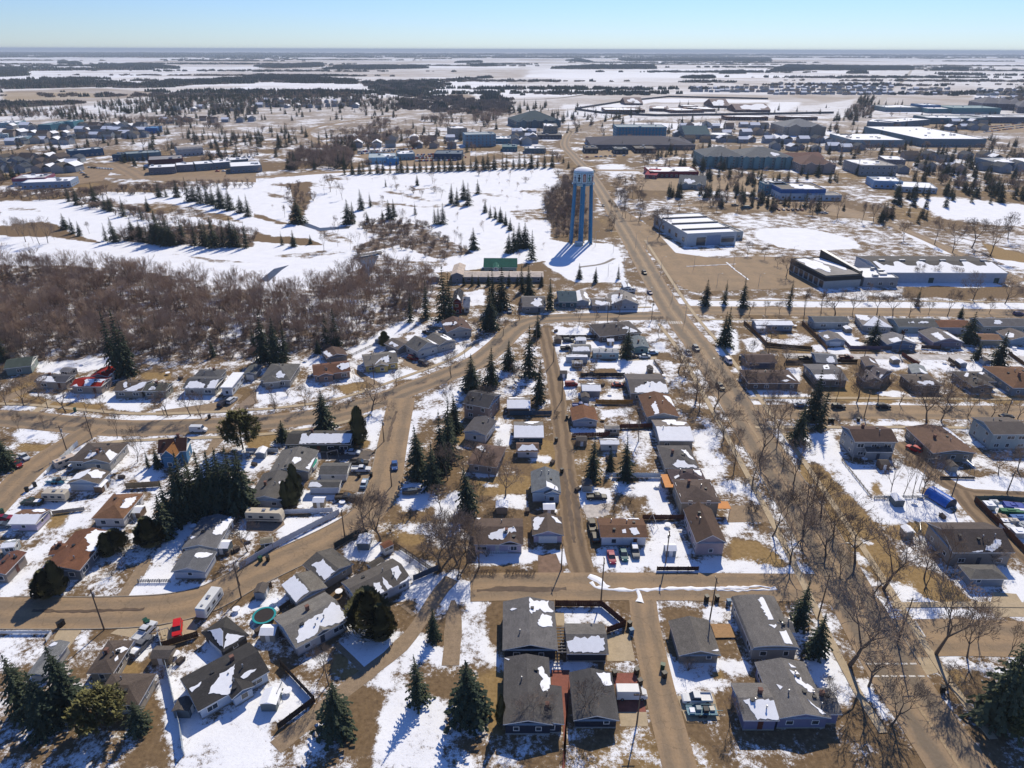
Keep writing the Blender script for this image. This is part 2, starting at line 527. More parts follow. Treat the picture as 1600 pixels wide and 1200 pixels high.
Wh('f', 250,210,340,190,340,245,250,245)
Wh('f', 830,40,960,30,890,230,860,260,790,230,820,150)
Ye('f', 790,205,850,205,840,250,780,250)
Wh('f', 550,260,810,262,830,300,570,312, s=.85)
Pa('f', 400,630,450,570,640,540,790,600,640,650, s=.57)
Wh('f', 450,500,690,520,660,560,470,570, s=.85)
Wh('f', 1060,600,1080,470,1300,460,1310,560,1200,640)
Wh('f', 1270,570,1440,520,1440,640,1280,690, s=.8)
Wh('f', 690,860,850,790,960,880,900,970,740,940)
Wh('f', 940,960,1060,870,1290,1010,1200,1060,1050,1040)
Pa('f', 1060,740,1400,690,1500,800,1300,860,1100,780, s=.55)
Wh('f', 1090,120,1150,0,1185,0,1130,250,1060,410,1080,250, s=.72)
Br('f', 1150,250,1380,250,1400,470,1200,430)
Ye('f', 1080,780,1200,790,1200,860,1050,830)
Wh('b', 990,130,1130,60,1260,30,1180,200,1100,260,1000,330,820,290)
Wh('b', 1220,110,1360,120,1400,235,1260,250,1200,340,1140,300)
Br('b', 840,300,990,220,1000,330,900,420,830,400)
Wh('b', 500,500,620,400,860,450,950,430,880,560,760,640,660,660)
Wh('b', 690,740,1050,440,1080,600,900,720,850,840,700,790)
Wh('b', 1040,560,1200,470,1200,660,1090,640)
Pa('b', 1260,245,1540,245,1500,660,1250,640, s=.62)
Wh('b', 830,830,980,800,1190,860,1180,1300,720,1300,770,850)
Pa('b', 780,740,900,640,960,780,850,830, s=.5)
Wh('b', 0,820,180,720,340,870,150,1010,0,1040, s=.8)
Pa('b', 200,640,480,510,500,600,300,760,230,720, s=.55)
Ye('b', 490,690,500,520,680,670,560,720)
Br('b', 610,790,740,770,760,900,720,1300,600,1300)
Wh('b', 0,240,110,170,220,270,120,310,0,330, s=.66)
Wh('b', 480,320,620,260,640,360,540,400, s=.7)
Br('b', 1105,640,1210,640,1200,840,1090,830)
Ye('b', 1380,700,1500,690,1500,950,1380,940)
Br('b', 1170,330,1220,230,1260,330,1250,640,1200,650)
Br('b', 1540,120,1400,110,1400,230,1540,230)
Pa('c', 430,285,720,295,840,390,490,375, s=.68)
Wh('c', 420,270,740,270,860,395,820,395,720,298,430,290)
Wh('c', 1040,250,1090,260,1100,480,1200,640,1290,680,1500,740,1460,795,1220,805,1140,730,1080,480)
Wh('c', 1190,610,1640,600,1640,690,1300,690)
Wh('c', 1350,290,1490,285,1490,385,1350,385)
Ye('c', 1400,650,1480,650,1500,720,1420,730)
Br('c', 1140,250,1320,300,1320,340,1140,350)
Wh('c', 780,640,930,635,920,685,800,695)
Wh('c', 620,70,720,90,780,150,660,160, s=.68)
Wh('c', 1030,0,1390,0,1385,62,1060,62)
Wh('c', 400,600,620,600,620,670,400,670, s=.85)
Pa('c', 0,235,100,235,90,560,0,600, s=.62)
Br('c', 20,260,90,250,80,500,40,520)
Ye('c', 0,700,90,660,90,1040,0,1040)
Br('c', 1440,480,1600,480,1600,600,1460,590)
Br('c', 860,230,930,230,920,400,880,390)
Wh('d', 470,480,600,440,720,690,640,710,500,580)
Wh('d', 710,580,780,600,870,790,840,795,770,700)
Wh('d', 700,0,730,0,900,240,870,252,780,120)
Ye('d', 760,0,900,0,1150,60,1300,200,1150,195,960,110)
Pa('d', 830,40,960,120,1150,190,1150,212,920,212,880,140, s=.68)
Wh('d', 945,240,1300,238,1310,276,960,288, s=.75)
Wh('d', 1215,90,1330,90,1390,180,1330,195)
Wh('d', 1490,0,1640,90,1640,205,1540,190)
Pa('d', 1150,488,1270,488,1260,535,1170,535, s=.7)
Wh('d', 1165,640,1210,690,1320,850,1270,850)
Wh('d', 1285,690,1360,740,1380,870,1320,850, s=.8)
Wh('d', 1540,490,1640,490,1640,640,1560,600, s=.8)
Wh('d', -60,535,170,530,190,580,-60,580)
Ye('d', 1180,560,1300,560,1290,680,1230,660)
Wh('d', 490,0,250,-10,250,70,390,70, s=.75)
Wh('d', 350,290,450,300,440,350,380,340, s=.8)
Pa('g', 800,830,850,770,1090,760,1090,924,830,924, s=.66)
Wh('g', 1095,760,1130,735,1330,735,1390,880,1150,892,1090,860)
Wh('g', 655,800,685,750,690,924,650,924, s=.85)
Wh('g', 1100,640,1260,630,1295,712,1120,722)
Wh('g', 750,530,920,500,880,590,780,590, s=.75)
Pa('g', 920,410,1190,400,1270,590,1160,590,1100,480,950,470, s=.7)
Wh('g', 1060,410,1190,405,1270,590,1160,580, s=.9)
Wh('g', 715,420,920,440,900,525,750,530, s=.9)
Wh('g', 1350,100,1480,105,1500,205,1375,205)
Pa('g', 1360,222,1520,235,1540,290,1390,290, s=.66)
Pa('g', 1400,320,1540,310,1560,390,1440,380, s=.6)
Ye('g', 160,370,440,370,450,470,165,470)
Wh('g', 180,410,300,400,300,428,180,428, s=.8)
Wh('g', 270,480,420,480,440,555,290,560, s=.62)
Wh('g', 255,85,350,85,345,200,270,200, s=.8)
Ye('g', 520,160,610,180,590,340,450,330,500,240)
Wh('g', 440,262,580,262,580,292,450,292, s=.85)
Wh('g', 840,0,1010,0,1000,42,850,42)
Wh('g', 700,105,870,105,850,142,700,142, s=.9)
Wh('g', 960,105,1130,110,1130,260,1050,280,960,140, s=.64)
Wh('g', 0,470,65,455,75,560,0,600, s=.75)
Wh('g', 150,320,270,330,260,375,150,370, s=.8)
Wh('g', 400,790,500,780,640,765,690,750,640,860,420,850)
Wh('g', 150,780,440,780,440,860,150,850, s=.85)
Br('g', 500,810,600,800,640,900,500,924)
Ye('g', 90,90,75,90,40,200,90,200)
Wh('h', 360,110,480,150,650,100,700,260,560,265,430,225)
Ye('h', 470,275,640,285,720,390,620,430,480,340)
Ye('h', 600,440,760,430,860,560,980,750,880,840,700,700)
Wh('h', 590,280,700,265,1020,690,960,655,800,500, s=.66)
Wh('h', 690,245,860,300,860,425,800,430)
Pa('h', 860,300,1100,300,1050,450,870,465, s=.72)
Ye('h', 850,370,900,370,900,430,860,430)
Wh('h', 850,448,1150,448,1300,565,1150,575,920,565)
Wh('h', 970,245,1060,300,1080,350,1000,340)
Wh('h', 1108,265,1230,350,1340,405,1640,420,1640,350,1420,330,1180,340)
Ye('h', 860,570,1130,560,1150,620,960,640)
Pa('h', 50,365,180,360,240,465,90,470, s=.62)
Wh('h', 100,568,210,568,250,640,130,640, s=.85)
Pa('h', 210,570,330,600,320,655,150,645, s=.58)
Ye('h', 150,660,290,660,410,790,150,780)
Wh('h', 0,745,320,765,380,832,0,832, s=.72)
Wh('h', 0,95,50,100,105,250,0,300, s=.66)
Wh('h', 640,620,720,690,740,720,690,700, s=.8)
Wh('h', 240,380,290,470,260,460,230,400, s=.8)
Wh('h', 330,600,390,660,430,760,380,740, s=.7)
Wh('h', 740,640,860,640,860,680,760,690, s=.62)
Wh('h', 880,60,1180,70,1180,80,880,80, s=.8)
Wh('h', 780,690,850,780,830,790,770,740, s=.75)
Wh('h', 1400,440,1500,460,1640,640,1640,470,1500,430, s=.75)
Wh('h', 1370,460,1480,460,1640,640,1600,700, s=.7)
Wh('u', 150,470,300,460,330,510,180,520)
Wh('u', 240,190,420,190,500,320,330,330)
Pa('u', 420,140,900,130,980,200,800,280,500,230, s=.55)
Ye('u', 520,140,720,140,730,190,560,200)
Wh('u', 940,245,1040,245,1100,330,1000,325)
Wh('u', 1000,100,1300,100,1480,240,1300,270,1080,160, s=.85)
Wh('u', 1090,280,1300,275,1330,345,1120,345)
Wh('u', 0,240,200,230,200,340,0,340, s=.8)
Wh('u', 700,480,830,470,840,600,720,580, s=.85)
Wh('u', 350,700,800,700,960,780,900,830,400,800, s=.8)
Wh('u', 350,840,730,840,720,890,380,890, s=.75)
Wh('u', 1280,830,1640,835,1640,890,1300,890, s=.75)
Ye('u', 1200,650,1420,640,1500,800,1200,790)
Wh('u', 190,680,230,740,300,850,260,840,180,720, s=.8)
Wh('u', 280,630,380,760,340,780,270,680, s=.75)
Br('u', 180,380,300,380,290,460,160,460)
Br('u', 700,350,930,350,900,420,700,420)
Ye('u', 700,280,960,285,940,320,760,320)
Wh('v', 90,510,400,500,490,610,300,640,160,610, s=.68)
Wh('v', 400,260,640,260,600,300,420,300, s=.85)
Wh('v', 480,500,800,500,930,640,620,600, s=.66)
Pa('v', 500,300,640,290,750,420,600,410, s=.6)
Wh('v', 860,530,1280,560,1250,640,960,640, s=.72)
Wh('v', 1430,380,1640,390,1640,460,1490,460)
Wh('v', 1410,520,1640,600,1640,680,1500,620, s=.66)
Wh('v', 150,160,330,290,240,300,150,210, s=.85)
Wh('v', 150,300,260,420,130,420, s=.9)
Wh('v', 1090,120,1180,120,1170,220,1090,220, s=.75)
Ye('v', 0,870,300,880,300,950,0,940)
Ye('v', 850,880,1600,880,1600,950,900,940)
Wh('v', 0,965,500,965,900,970,900,985,0,1010, s=.72)
Wh('v', 160,850,340,830,460,870,330,890,160,885, s=.85)
Wh('v', 230,300,330,300,330,340,230,330)
Br('v', 560,860,1000,880,900,930,500,900)
Wh('k', 580,250,1120,205,1122,232,600,272, s=.8)
Wh('k', 600,320,830,330,820,385,600,365, s=.8)
Wh('w', 300,400,650,400,640,480,330,470, s=.8)
Wh('w', 380,640,610,620,620,700,390,730, s=.85)
Wh('w', 600,640,800,620,1050,610,1110,770,800,790,640,790)
Br('w', 370,720,640,700,560,790,380,780)
Wh('w', 1070,430,1180,400,1200,520,1080,520)
Br('w', 1040,540,1250,540,1280,620,1060,620)
Pa('w', 1100,640,1280,640,1380,830,1200,800, s=.62)
Wh('w', 440,1000,720,1000,740,1100,430,1100)
Wh('w', 0,780,120,790,170,870,0,860, s=.75)
Wh('w', 0,560,120,640,90,720,0,700, s=.8)
Wh('k', 600,380,700,400,690,450,600,450, s=.75)
Wh('k', 620,520,700,515,690,562,630,555, s=.85)
Pa('k', 640,570,720,570,720,720,650,720, s=.7)
Br('k', 530,320,580,320,600,370,560,380)
Pa('k', 270,560,390,600,480,620,470,700,300,690, s=.6)
Pa('k', 0,620,70,580,90,650,0,690, s=.62)
Wh('k', 240,380,330,370,280,400,140,470,100,440, s=.66)
Wh('k', 80,130,200,110,200,200,120,200, s=.8)
Wh('k', 750,20,980,0,960,52,750,52)
Wh('k', 740,150,1060,200,740,210, s=.7)
Wh('k', 1280,190,1300,165,1620,180,1620,205,1300,195, s=.8)
Pa('k', 1380,290,1540,275,1520,340,1400,330, s=.62)
Wh('k', 1500,340,1600,330,1620,460,1500,460, s=.8)
Wh('j', 720,505,1100,320,1180,300,1080,420,900,500,760,565)
Wh('j', 1090,430,1200,395,1240,430,1140,465)
Pa('j', 170,740,420,735,460,820,330,845,170,870, s=.72)
Wh('j', 690,690,1000,630,1190,640,1170,682,960,705,760,725, s=.75)
Ye('j', 640,740,900,700,940,730,700,790)
Wh('j', 1280,520,1500,460,1540,500,1400,585, s=.85)
Pa('j', 1200,790,1440,700,1440,900,1200,960, s=.62)
Wh('j', 840,900,960,880,950,960,830,960)
Wh('j', 480,560,570,550,560,600,480,615, s=.85)
Br('j', 40,760,160,760,160,850,30,870)
Pa('j', 420,700,700,660,700,720,420,780, s=.6)
Wh('i', 240,590,740,540,770,570,690,610,480,645,240,645)
Ye('i', 20,780,200,700,260,760,60,830)
Ye('i', 120,800,620,850,560,890,300,860)
Wh('i', 160,780,400,785,380,812,160,805)
Wh('i', 400,760,720,770,720,830,400,825, s=.75)
Wh('i', 650,820,880,830,870,892,700,865, s=.85)
Pa('i', 1000,885,1130,760,1370,815,1360,855,1150,845,1050,892, s=.75)
Ye('i', 900,650,1050,640,1060,680,930,690)
Wh('i', 930,915,1290,928,1270,952,940,950, s=.75)
Wh('i', 280,880,470,900,460,922,280,912, s=.75)
Wh('i', 20,855,220,865,200,890,20,885, s=.65)
Wh('i', 1370,430,1520,360,1520,420,1400,470, s=.7)
Pa('i', 640,170,1600,130,1600,280,1000,280, s=.5)
Wh('s', 100,550,400,530,620,570,660,700,480,720,300,660,140,680, s=.93)
Br('s', 300,500,460,500,470,560,280,545)

# -- the sheet itself
def soften(A, a, sh, n):
    B_ = A[a:a + sh[0] * sh[1]].reshape(sh)
    for _ in range(n):
        P_ = np.pad(B_, 1, mode='edge')
        B_ = (P_[:-2,1:-1] + P_[2:, 1:-1] + P_[1:-1, :-2] + P_[1:-1,2:] + 2 * B_) / 6
    A[a:a + sh[0] * sh[1]] = B_.ravel()
for A_ in (S_, G_, D_):
    soften(A_, 0, SH0,2); soften(A_, SH0[0] * SH0[1], SH1,1)
me = bpy.data.meshes.new('ground')
me.vertices.add(len(V)); me.loops.add(len(Q) * 4); me.polygons.add(len(Q))
co = np.zeros((len(V),3)); co[:, :2] = V
me.vertices.foreach_set('co', co.ravel())
me.loops.foreach_set('vertex_index', Q.ravel().astype(np.int32))
me.polygons.foreach_set('loop_start', np.arange(0, len(Q) * 4,4, dtype=np.int32))
me.update()
at = me.attributes.new('cover', 'FLOAT_COLOR', 'POINT')
at.data.foreach_set('color', np.stack([np.clip(S_, 0,1), np.clip(G_, 0,1), D_, far],-1).astype(np.float32).ravel())
m, nt, b = nodes_of('ground_cover')
b.inputs['Roughness'].default_value = .9
b.inputs['Specular IOR Level'].default_value = .15
L = nt.links.new
geo = nt.nodes.new('ShaderNodeNewGeometry')
ca = nt.nodes.new('ShaderNodeAttribute'); ca.attribute_name = 'cover'
sp = nt.nodes.new('ShaderNodeSeparateColor'); L(ca.outputs['Color'], sp.inputs[0])
def noise(scale, detail=4.0, rough=.6):
    q = N(nt, 'ShaderNodeTexNoise', Scale=scale, Detail=detail, Roughness=rough)
    L(geo.outputs['Position'], q.inputs['Vector'])
    return q.outputs['Fac']
def rng(x, a, b_, c=0., d=1., smooth=False):
    q = nt.nodes.new('ShaderNodeMapRange')
    if smooth: q.interpolation_type = 'SMOOTHSTEP'
    for i, v in zip(('From Min', 'From Max', 'To Min', 'To Max'),(a, b_, c, d)): q.inputs[i].default_value = v
    L(x, q.inputs['Value'])
    return q.outputs[0]
def mth(op, a, b_=None, c=None):
    q = nt.nodes.new('ShaderNodeMath'); q.operation = op
    for i, v in enumerate((a, b_, c)):
        if v is None: continue
        if isinstance(v, (int, float)): q.inputs[i].default_value = v
        else: L(v, q.inputs[i])
    return q.outputs[0]
def mix(f, a, b_):
    q = nt.nodes.new('ShaderNodeMix'); q.data_type = 'RGBA'
    for nme, v in (('Factor', f),('A', a),('B', b_)):
        if isinstance(v, tuple): q.inputs[nme].default_value = (*v, 1)
        elif isinstance(v, float): q.inputs[nme].default_value = v
        else: L(v, q.inputs[nme])
    return q.outputs['Result']
nA, nB, nC, nD = noise(.16,4), noise(1.1,4,.7), noise(.035,3), noise(4.0,2)
soil = mix(rng(nB, .3,.7),(.11,.073,.04),(.235,.16,.087))
grass = mix(rng(nB, .3,.7),(.205,.135,.055),(.34,.235,.11))
gm = rng(mth('ADD', sp.outputs[1], mth('MULTIPLY', mth('SUBTRACT', nA, .5),1.2)),.35,.65, smooth=True)
base = mix(gm, soil, grass)
base = mix(mth('MULTIPLY', sp.outputs[2],.85), base, mix(rng(nB, .3,.7),(.1,.07,.048),(.2,.145,.105)))
nS = mth('ADD', mth('MULTIPLY', nA, .5), mth('ADD', mth('MULTIPLY', nB, .35), mth('MULTIPLY', nD, .15)))
farv = ca.outputs['Alpha']
dl = nt.nodes.new('ShaderNodeVectorMath'); dl.operation = 'LENGTH'; L(geo.outputs['Position'], dl.inputs[0])
md = rng(dl.outputs['Value'],330,800)
fm = nt.nodes.new('ShaderNodeMix'); fm.data_type = 'FLOAT'
L(md, fm.inputs['Factor']); L(nS, fm.inputs['A']); L(mth('ADD', mth('MULTIPLY', noise(.022,5,.7),.75), mth('MULTIPLY', nA, .25)), fm.inputs['B'])
nS = fm.outputs['Result']
sm_near = rng(mth('ADD', sp.outputs[0], mth('MULTIPLY', mth('SUBTRACT', nS, .5),2.3)),.41,.65, smooth=True)
nF = noise(.006,5,.65)
sm_far = rng(mth('ADD', sp.outputs[0], mth('MULTIPLY', mth('SUBTRACT', nF, .5),.9)),.15,.85)
fq = nt.nodes.new('ShaderNodeMix'); fq.data_type = 'FLOAT'
L(farv, fq.inputs['Factor']); L(sm_near, fq.inputs['A']); L(sm_far, fq.inputs['B'])
sm = fq.outputs['Result']
base = mix(farv, base, mix(gm, (.33,.265,.205),(.38,.3,.2)))
snowc = mix(rng(noise(2.2,5,.75),.52,.72,0., .55), mix(rng(nA, .3,.7),(.80,.82,.87),(.89,.91,.94)),(.56,.55,.55))
full = mix(sm, base, snowc)
L(full, b.inputs['Base Color'])
bp = N(nt, 'ShaderNodeBump', Strength=.5, Distance=.25)
L(mth('ADD', mth('MULTIPLY', sm, .35), mth('MULTIPLY', nB, .5)), bp.inputs['Height'])
L(bp.outputs[0], b.inputs['Normal'])
me.materials.append(m)
ground = link(bpy.data.objects.new('ground', me))
kind(ground, 'structure')

# ------------------------------------------------------------------ roads, pavements, drives, paths
def road_mat(key, sand, grey, wheel=.5):
    m, nt, b = nodes_of(key)
    b.inputs['Roughness'].default_value = .85
    b.inputs['Specular IOR Level'].default_value = .25
    L = nt.links.new
    uv = nt.nodes.new('ShaderNodeTexCoord')
    sx = nt.nodes.new('ShaderNodeSeparateXYZ'); L(uv.outputs['UV'], sx.inputs[0])
    geo = nt.nodes.new('ShaderNodeNewGeometry')
    def nz(s, d=4., r=.65, vec=None):
        q = N(nt, 'ShaderNodeTexNoise', Scale=s, Detail=d, Roughness=r); L(vec or geo.outputs['Position'], q.inputs['Vector']); return q.outputs[0]
    # wheel paths: two lanes, each swept cleaner than its edges (u runs 0..1 across)
    w_ = nt.nodes.new('ShaderNodeMath'); w_.operation = 'MULTIPLY'; w_.inputs[1].default_value = 4 * math.pi; L(sx.outputs[0], w_.inputs[0])
    c_ = nt.nodes.new('ShaderNodeMath'); c_.operation = 'COSINE'; L(w_.outputs[0], c_.inputs[0])
    s_ = nt.nodes.new('ShaderNodeMath'); s_.operation = 'MULTIPLY_ADD'; s_.inputs[1].default_value = -.28 * wheel; L(c_.outputs[0], s_.inputs[0]); L(nz(.12), s_.inputs[2])
    # streaks along the road
    mp = nt.nodes.new('ShaderNodeMapping'); mp.inputs['Scale'].default_value = (14,.25,1); L(uv.outputs['UV'], mp.inputs[0])
    s2 = nt.nodes.new('ShaderNodeMath'); s2.operation = 'MULTIPLY_ADD'; s2.inputs[1].default_value = .5; L(nz(1.0,3., .6, mp.outputs[0]), s2.inputs[0]); L(s_.outputs[0], s2.inputs[2])
    r_ = nt.nodes.new('ShaderNodeMapRange'); r_.inputs['From Min'].default_value, r_.inputs['From Max'].default_value = .55,.95; L(s2.outputs[0], r_.inputs[0])
    mx = nt.nodes.new('ShaderNodeMix'); mx.data_type = 'RGBA'; mx.inputs['A'].default_value = (*sand, 1); mx.inputs['B'].default_value = (*grey, 1); L(r_.outputs[0], mx.inputs['Factor'])
    r2 = nt.nodes.new('ShaderNodeMapRange'); r2.inputs['From Min'].default_value, r2.inputs['From Max'].default_value = .3,.7
    r2.inputs['To Min'].default_value, r2.inputs['To Max'].default_value = .86,1.12; L(nz(1.6,5., .75), r2.inputs[0])
    # tar-filled cracks
    vo = N(nt, 'ShaderNodeTexVoronoi', Scale=.13); vo.feature = 'DISTANCE_TO_EDGE'
    wp = nt.nodes.new('ShaderNodeVectorMath'); wp.operation = 'ADD'; L(geo.outputs['Position'], wp.inputs[0])
    nw = N(nt, 'ShaderNodeTexNoise', Scale=.4, Detail=3.); L(geo.outputs['Position'], nw.inputs['Vector'])
    sc = nt.nodes.new('ShaderNodeVectorMath'); sc.operation = 'SCALE'; sc.inputs['Scale'].default_value = 3.; L(nw.outputs['Color'], sc.inputs[0]); L(sc.outputs[0], wp.inputs[1])
    L(wp.outputs[0], vo.inputs['Vector'])
    r3 = nt.nodes.new('ShaderNodeMapRange'); r3.inputs['From Min'].default_value, r3.inputs['From Max'].default_value = .0,.012
    r3.inputs['To Min'].default_value, r3.inputs['To Max'].default_value = .74,1.0; L(vo.outputs['Distance'], r3.inputs[0])
    mu = nt.nodes.new('ShaderNodeMath'); mu.operation = 'MULTIPLY'; L(r2.outputs[0], mu.inputs[0]); L(r3.outputs[0], mu.inputs[1])
    vm = nt.nodes.new('ShaderNodeVectorMath'); vm.operation = 'SCALE'; L(mx.outputs['Result'], vm.inputs[0]); L(mu.outputs[0], vm.inputs['Scale'])
    L(vm.outputs[0], b.inputs['Base Color'])
    return m
ROAD = road_mat('sanded_asphalt', (.33,.232,.138),(.23,.172,.113),.6)
ROADG = road_mat('grey_asphalt', (.31,.222,.138),(.19,.15,.107),1.0)
MUD = road_mat('muddy_gravel', (.25,.175,.105),(.15,.104,.065),1.2)
PAVE = mat('concrete', (.42,.335,.22),.85,.14,.5, fine=.08)
LOT = road_mat('lot_asphalt', (.31,.215,.125),(.23,.165,.1),.2)
BRICKPAVE = mat('red_paving', (.24,.085,.06),.85,.2,1.2, fine=.15)
PATHM = mat('path_soil', (.27,.2,.13),.9,.2,.8, fine=.15)
GRAV = mat('gravel_drive', (.25,.19,.14),.95,.22,1.2, fine=.2)
def catmull(pts, step=3.0):
    P = [Vector((*p, 0)) for p in pts]
    P = [P[0] * 2 - P[1]] + P + [P[-1] * 2 - P[-2]]
    out = []
    for i in range(1, len(P) - 2):
        n = max(1, int((P[i + 1] - P[i]).length / step))
        for k in range(n):
            t = k / n
            a, b_, c, d = P[i - 1:i + 3]
            out.append(.5 * ((2 * b_) + (c - a) * t + (2 * a - 5 * b_ + 4 * c - d) * t * t + (3 * b_ - a - 3 * c + d) * t ** 3))
    out.append(P[-2])
    return out
LAYER = [0]
def strip(name, pts, width, m, z=.03, thick=0.0, world=False, step=3.0, off=0.0, wob=0.0, k='structure'):
    pts = pts if world else [GP(*p) for p in pts]
    L_ = catmull(pts, step)
    LAYER[0] += 1
    z = z + LAYER[0] % 7 * .004
    mb = MB(); s = 0.0
    prev = None
    for i, p in enumerate(L_):
        d = (L_[min(i + 1, len(L_) - 1)] - L_[max(i - 1,0)]).normalized()
        nrm = Vector((d.y, -d.x, 0))
        if i: s += (p - L_[i - 1]).length
        wv = width if not callable(width) else width(i / max(1, len(L_) - 1))
        a = p + nrm * (off - wv / 2 - wob * random.random()); c = p + nrm * (off + wv / 2 + wob * random.random())
        a.z = c.z = z + thick
        cur = (a, c, s)
        if prev:
            mb.face((prev[0], prev[1], c, a), uv=((0, prev[2]),(1, prev[2]),(1, s),(0, s)))
            if thick:
                dz = Vector((0,0,-thick - .02))
                mb.face((prev[1], prev[1] + dz, c + dz, c)); mb.face((a, a + dz, prev[0] + dz, prev[0]))
        prev = cur
    if thick:
        dz = Vector((0,0,-thick - .02))
        a, c, _s = prev; mb.face((a, c, c + dz, a + dz))
    o = mb.build(name, m)
    return kind(o, k)
def patch(name, reg, pts, m, z=.02, world=False):
    P = [GP(reg, *p) for p in zip(pts[0::2], pts[1::2])] if not world else list(zip(pts[0::2], pts[1::2]))
    LAYER[0] += 1
    z = z + LAYER[0] % 5 * .003
    mb = MB(); mb.face([(p[0], p[1], z) for p in P], uv=[(p[0] * .05, p[1]) for p in P])
    o = mb.build(name, m)
    if o.data.polygons[0].normal.z < 0: o.data.flip_normals()
    return kind(o, 'structure')
MX = 77.0
main_pts = [(98,40),(93,70),(86,88)] if False else [GP('_', 1473,1160), GP('_', 1391,1037), GP('_', 1255,800), GP('_', 1105,560), GP('_', 1046,480), GP('_', 985,375), GP('_', 947,312), GP('_', 921,272), GP('_', 897,245), GP('_', 882,225), GP('_', 893,205), GP('_', 925,193), GP('_', 985,178)]
x0, y0 = main_pts[0]; x1, y1 = main_pts[1]
main_pts = [(x0 + (x0 - x1) * 2, y0 - 2 * (y1 - y0))] + main_pts
strip('main_road', main_pts, lambda t: 11.5, ROADG, z=.06, world=True)
strip('avenue', [('_', -160,655),('_', -60,652),('_', 20,654),('_', 100,662),('_', 200,669),('_', 350,664),('_', 460,655),('_', 540,641),('_', 600,623),('_', 650,604),('_', 700,585),('_', 745,565),('_', 778,540),('_', 800,518),('_', 825,503),('_', 870,497),('_', 940,495),('_', 1040,493)],10.5, ROADG, z=.03)
strip('west_street', [('_', -60,845),('_', 0,782),('_', 50,732),('_', 100,698),('_', 150,668)],9.0, ROAD, z=.03)
strip('crescent_road', [('_', 628,622),('_', 622,650),('_', 612,700),('_', 603,750),('_', 590,783),('_', 562,814),('_', 512,843),('_', 447,873),('_', 385,903),('_', 330,933),('_', 260,951),('_', 160,957),('_', 0,957),('_', -160,957)],9.2, ROAD, z=.03)
strip('cross_road', [('_', 735,918),('_', 800,916),('_', 900,916),('_', 1000,916),('_', 1140,917),('_', 1300,918)],9.0, ROAD, z=.03)
strip('east_cross_road', [('_', 1360,1000),('_', 1440,996),('_', 1520,996),('_', 1700,1002)],10.0, ROAD, z=.03)
strip('east_street', [('_', 1150,643),('_', 1300,643),('_', 1450,644),('_', 1760,646)],10.0, ROAD, z=.03)
strip('north_avenue', [('_', 1050,484),('_', 1120,485),('_', 1300,487),('_', 1450,488),('_', 1760,492)],11.5, ROAD, z=.03)
strip('back_lane', [('_', 848,512),('_', 856,545),('_', 868,600),('_', 878,680),('_', 885,740),('_', 892,800),('_', 901,860),('_', 915,912)],5.2, MUD, z=.03, wob=.5)
strip('south_lane', [('_', 1003,922),('_', 1008,970),('_', 1022,1040),('_', 1036,1100),('_', 1065,1210)],6.0, ROAD, z=.03)
strip('east_lane', [('_', 1403,690),('_', 1430,716),('_', 1465,745),('_', 1505,768),('_', 1560,775),('_', 1700,780)],5.0, MUD, z=.03, wob=.4)
strip('yard_lane', [('_', 1500,766),('_', 1515,790),('_', 1540,815),('_', 1580,850),('_', 1640,900)],5.0, MUD, z=.03, wob=.4)
strip('north_lane', [('_', 1225,556),('_', 1300,557),('_', 1450,558),('_', 1700,562)],5.0, mat('snowy_gravel', (.5,.48,.46),.9,.35,.4), z=.03)
strip('golf_road', [('_', -60,262),('_', 0,265),('_', 60,268),('_', 170,276),('_', 300,279),('_', 400,277),('_', 540,268),('_', 700,263),('_', 880,258)],13, ROAD, z=.03, step=12)
strip('north_west_road', [('m', -200,840),('m', 20,760),('m', 90,710),('m', 220,655),('m', 310,595),('m', 380,560)],12, ROAD, z=.03, step=12)
strip('commercial_road', [('q', 720,60),('q', 820,110),('q', 900,160)],18, ROAD, z=.03, step=12)
strip('frontage_road', [('s', 320,100),('s', 700,105),('s', 1000,95),('p', 0,720),('p', 500,715),('p', 1000,690),('p', 1700,690)],11, ROAD, z=.03, step=12)
strip('highway', [('o', 0,385),('o', 300,372),('o', 560,335),('o', 700,318),('o', 900,300)],16, mat('far_road', (.15,.13,.115),.9), z=.03, step=40)
strip('range_road', [('p', 620,470),('p', 700,400),('p', 790,300),('p', 865,245),('p', 915,165)],14, mat('pale_road', (.42,.38,.34),.9), z=.03, step=40)
strip('valley_road', [('n', 470,690),('n', 340,620),('n', 320,580),('n', 420,545),('n', 700,500),('n', 960,470)],11, ROAD, z=.03, step=20)
strip('hall_road', [('s', 1000,330),('s', 1200,320),('s', 1600,310),('t', 300,330),('t', 560,390),('t', 800,460),('t', 1000,540),('t', 1300,680),('t', 1600,800)],8, ROAD, z=.03, step=8)
strip('field_road', [('t', 840,120),('t', 860,60),('t', 900,10)],14, ROAD, z=.03, step=8)
# pavements beside the roads
def walk(pts, off, w_=1.6, name='sidewalk'):
    return strip(name, pts, w_, PAVE, z=.02, thick=.1, world=True, off=off, step=3)
walk([GP('_', *p) for p in ((1473,1160),(1391,1037),(1255,800),(1105,560),(1046,480),(985,375))],9.4)
walk([GP('_', *p) for p in ((1460,1140),(1391,1037),(1255,800),(1105,560),(1062,505))],-9.6)
av = [GP('_', *p) for p in ((-160,655),(-60,652),(20,654),(100,662),(200,669),(350,664),(460,655),(540,641),(600,623),(650,604),(700,585),(745,565),(778,540))]
walk(av, -9.5)
walk([GP('_', *p) for p in ((150,694),(200,689),(350,683),(440,676),(520,664),(580,648))],0)
walk([GP('_', *p) for p in ((1180,668),(1300,668),(1450,668),(1700,672))],0)
walk([GP('_', *p) for p in ((1170,622),(1300,622),(1450,623),(1700,625))],0)
walk([GP('_', *p) for p in ((1090,499),(1300,501),(1700,506))],0)
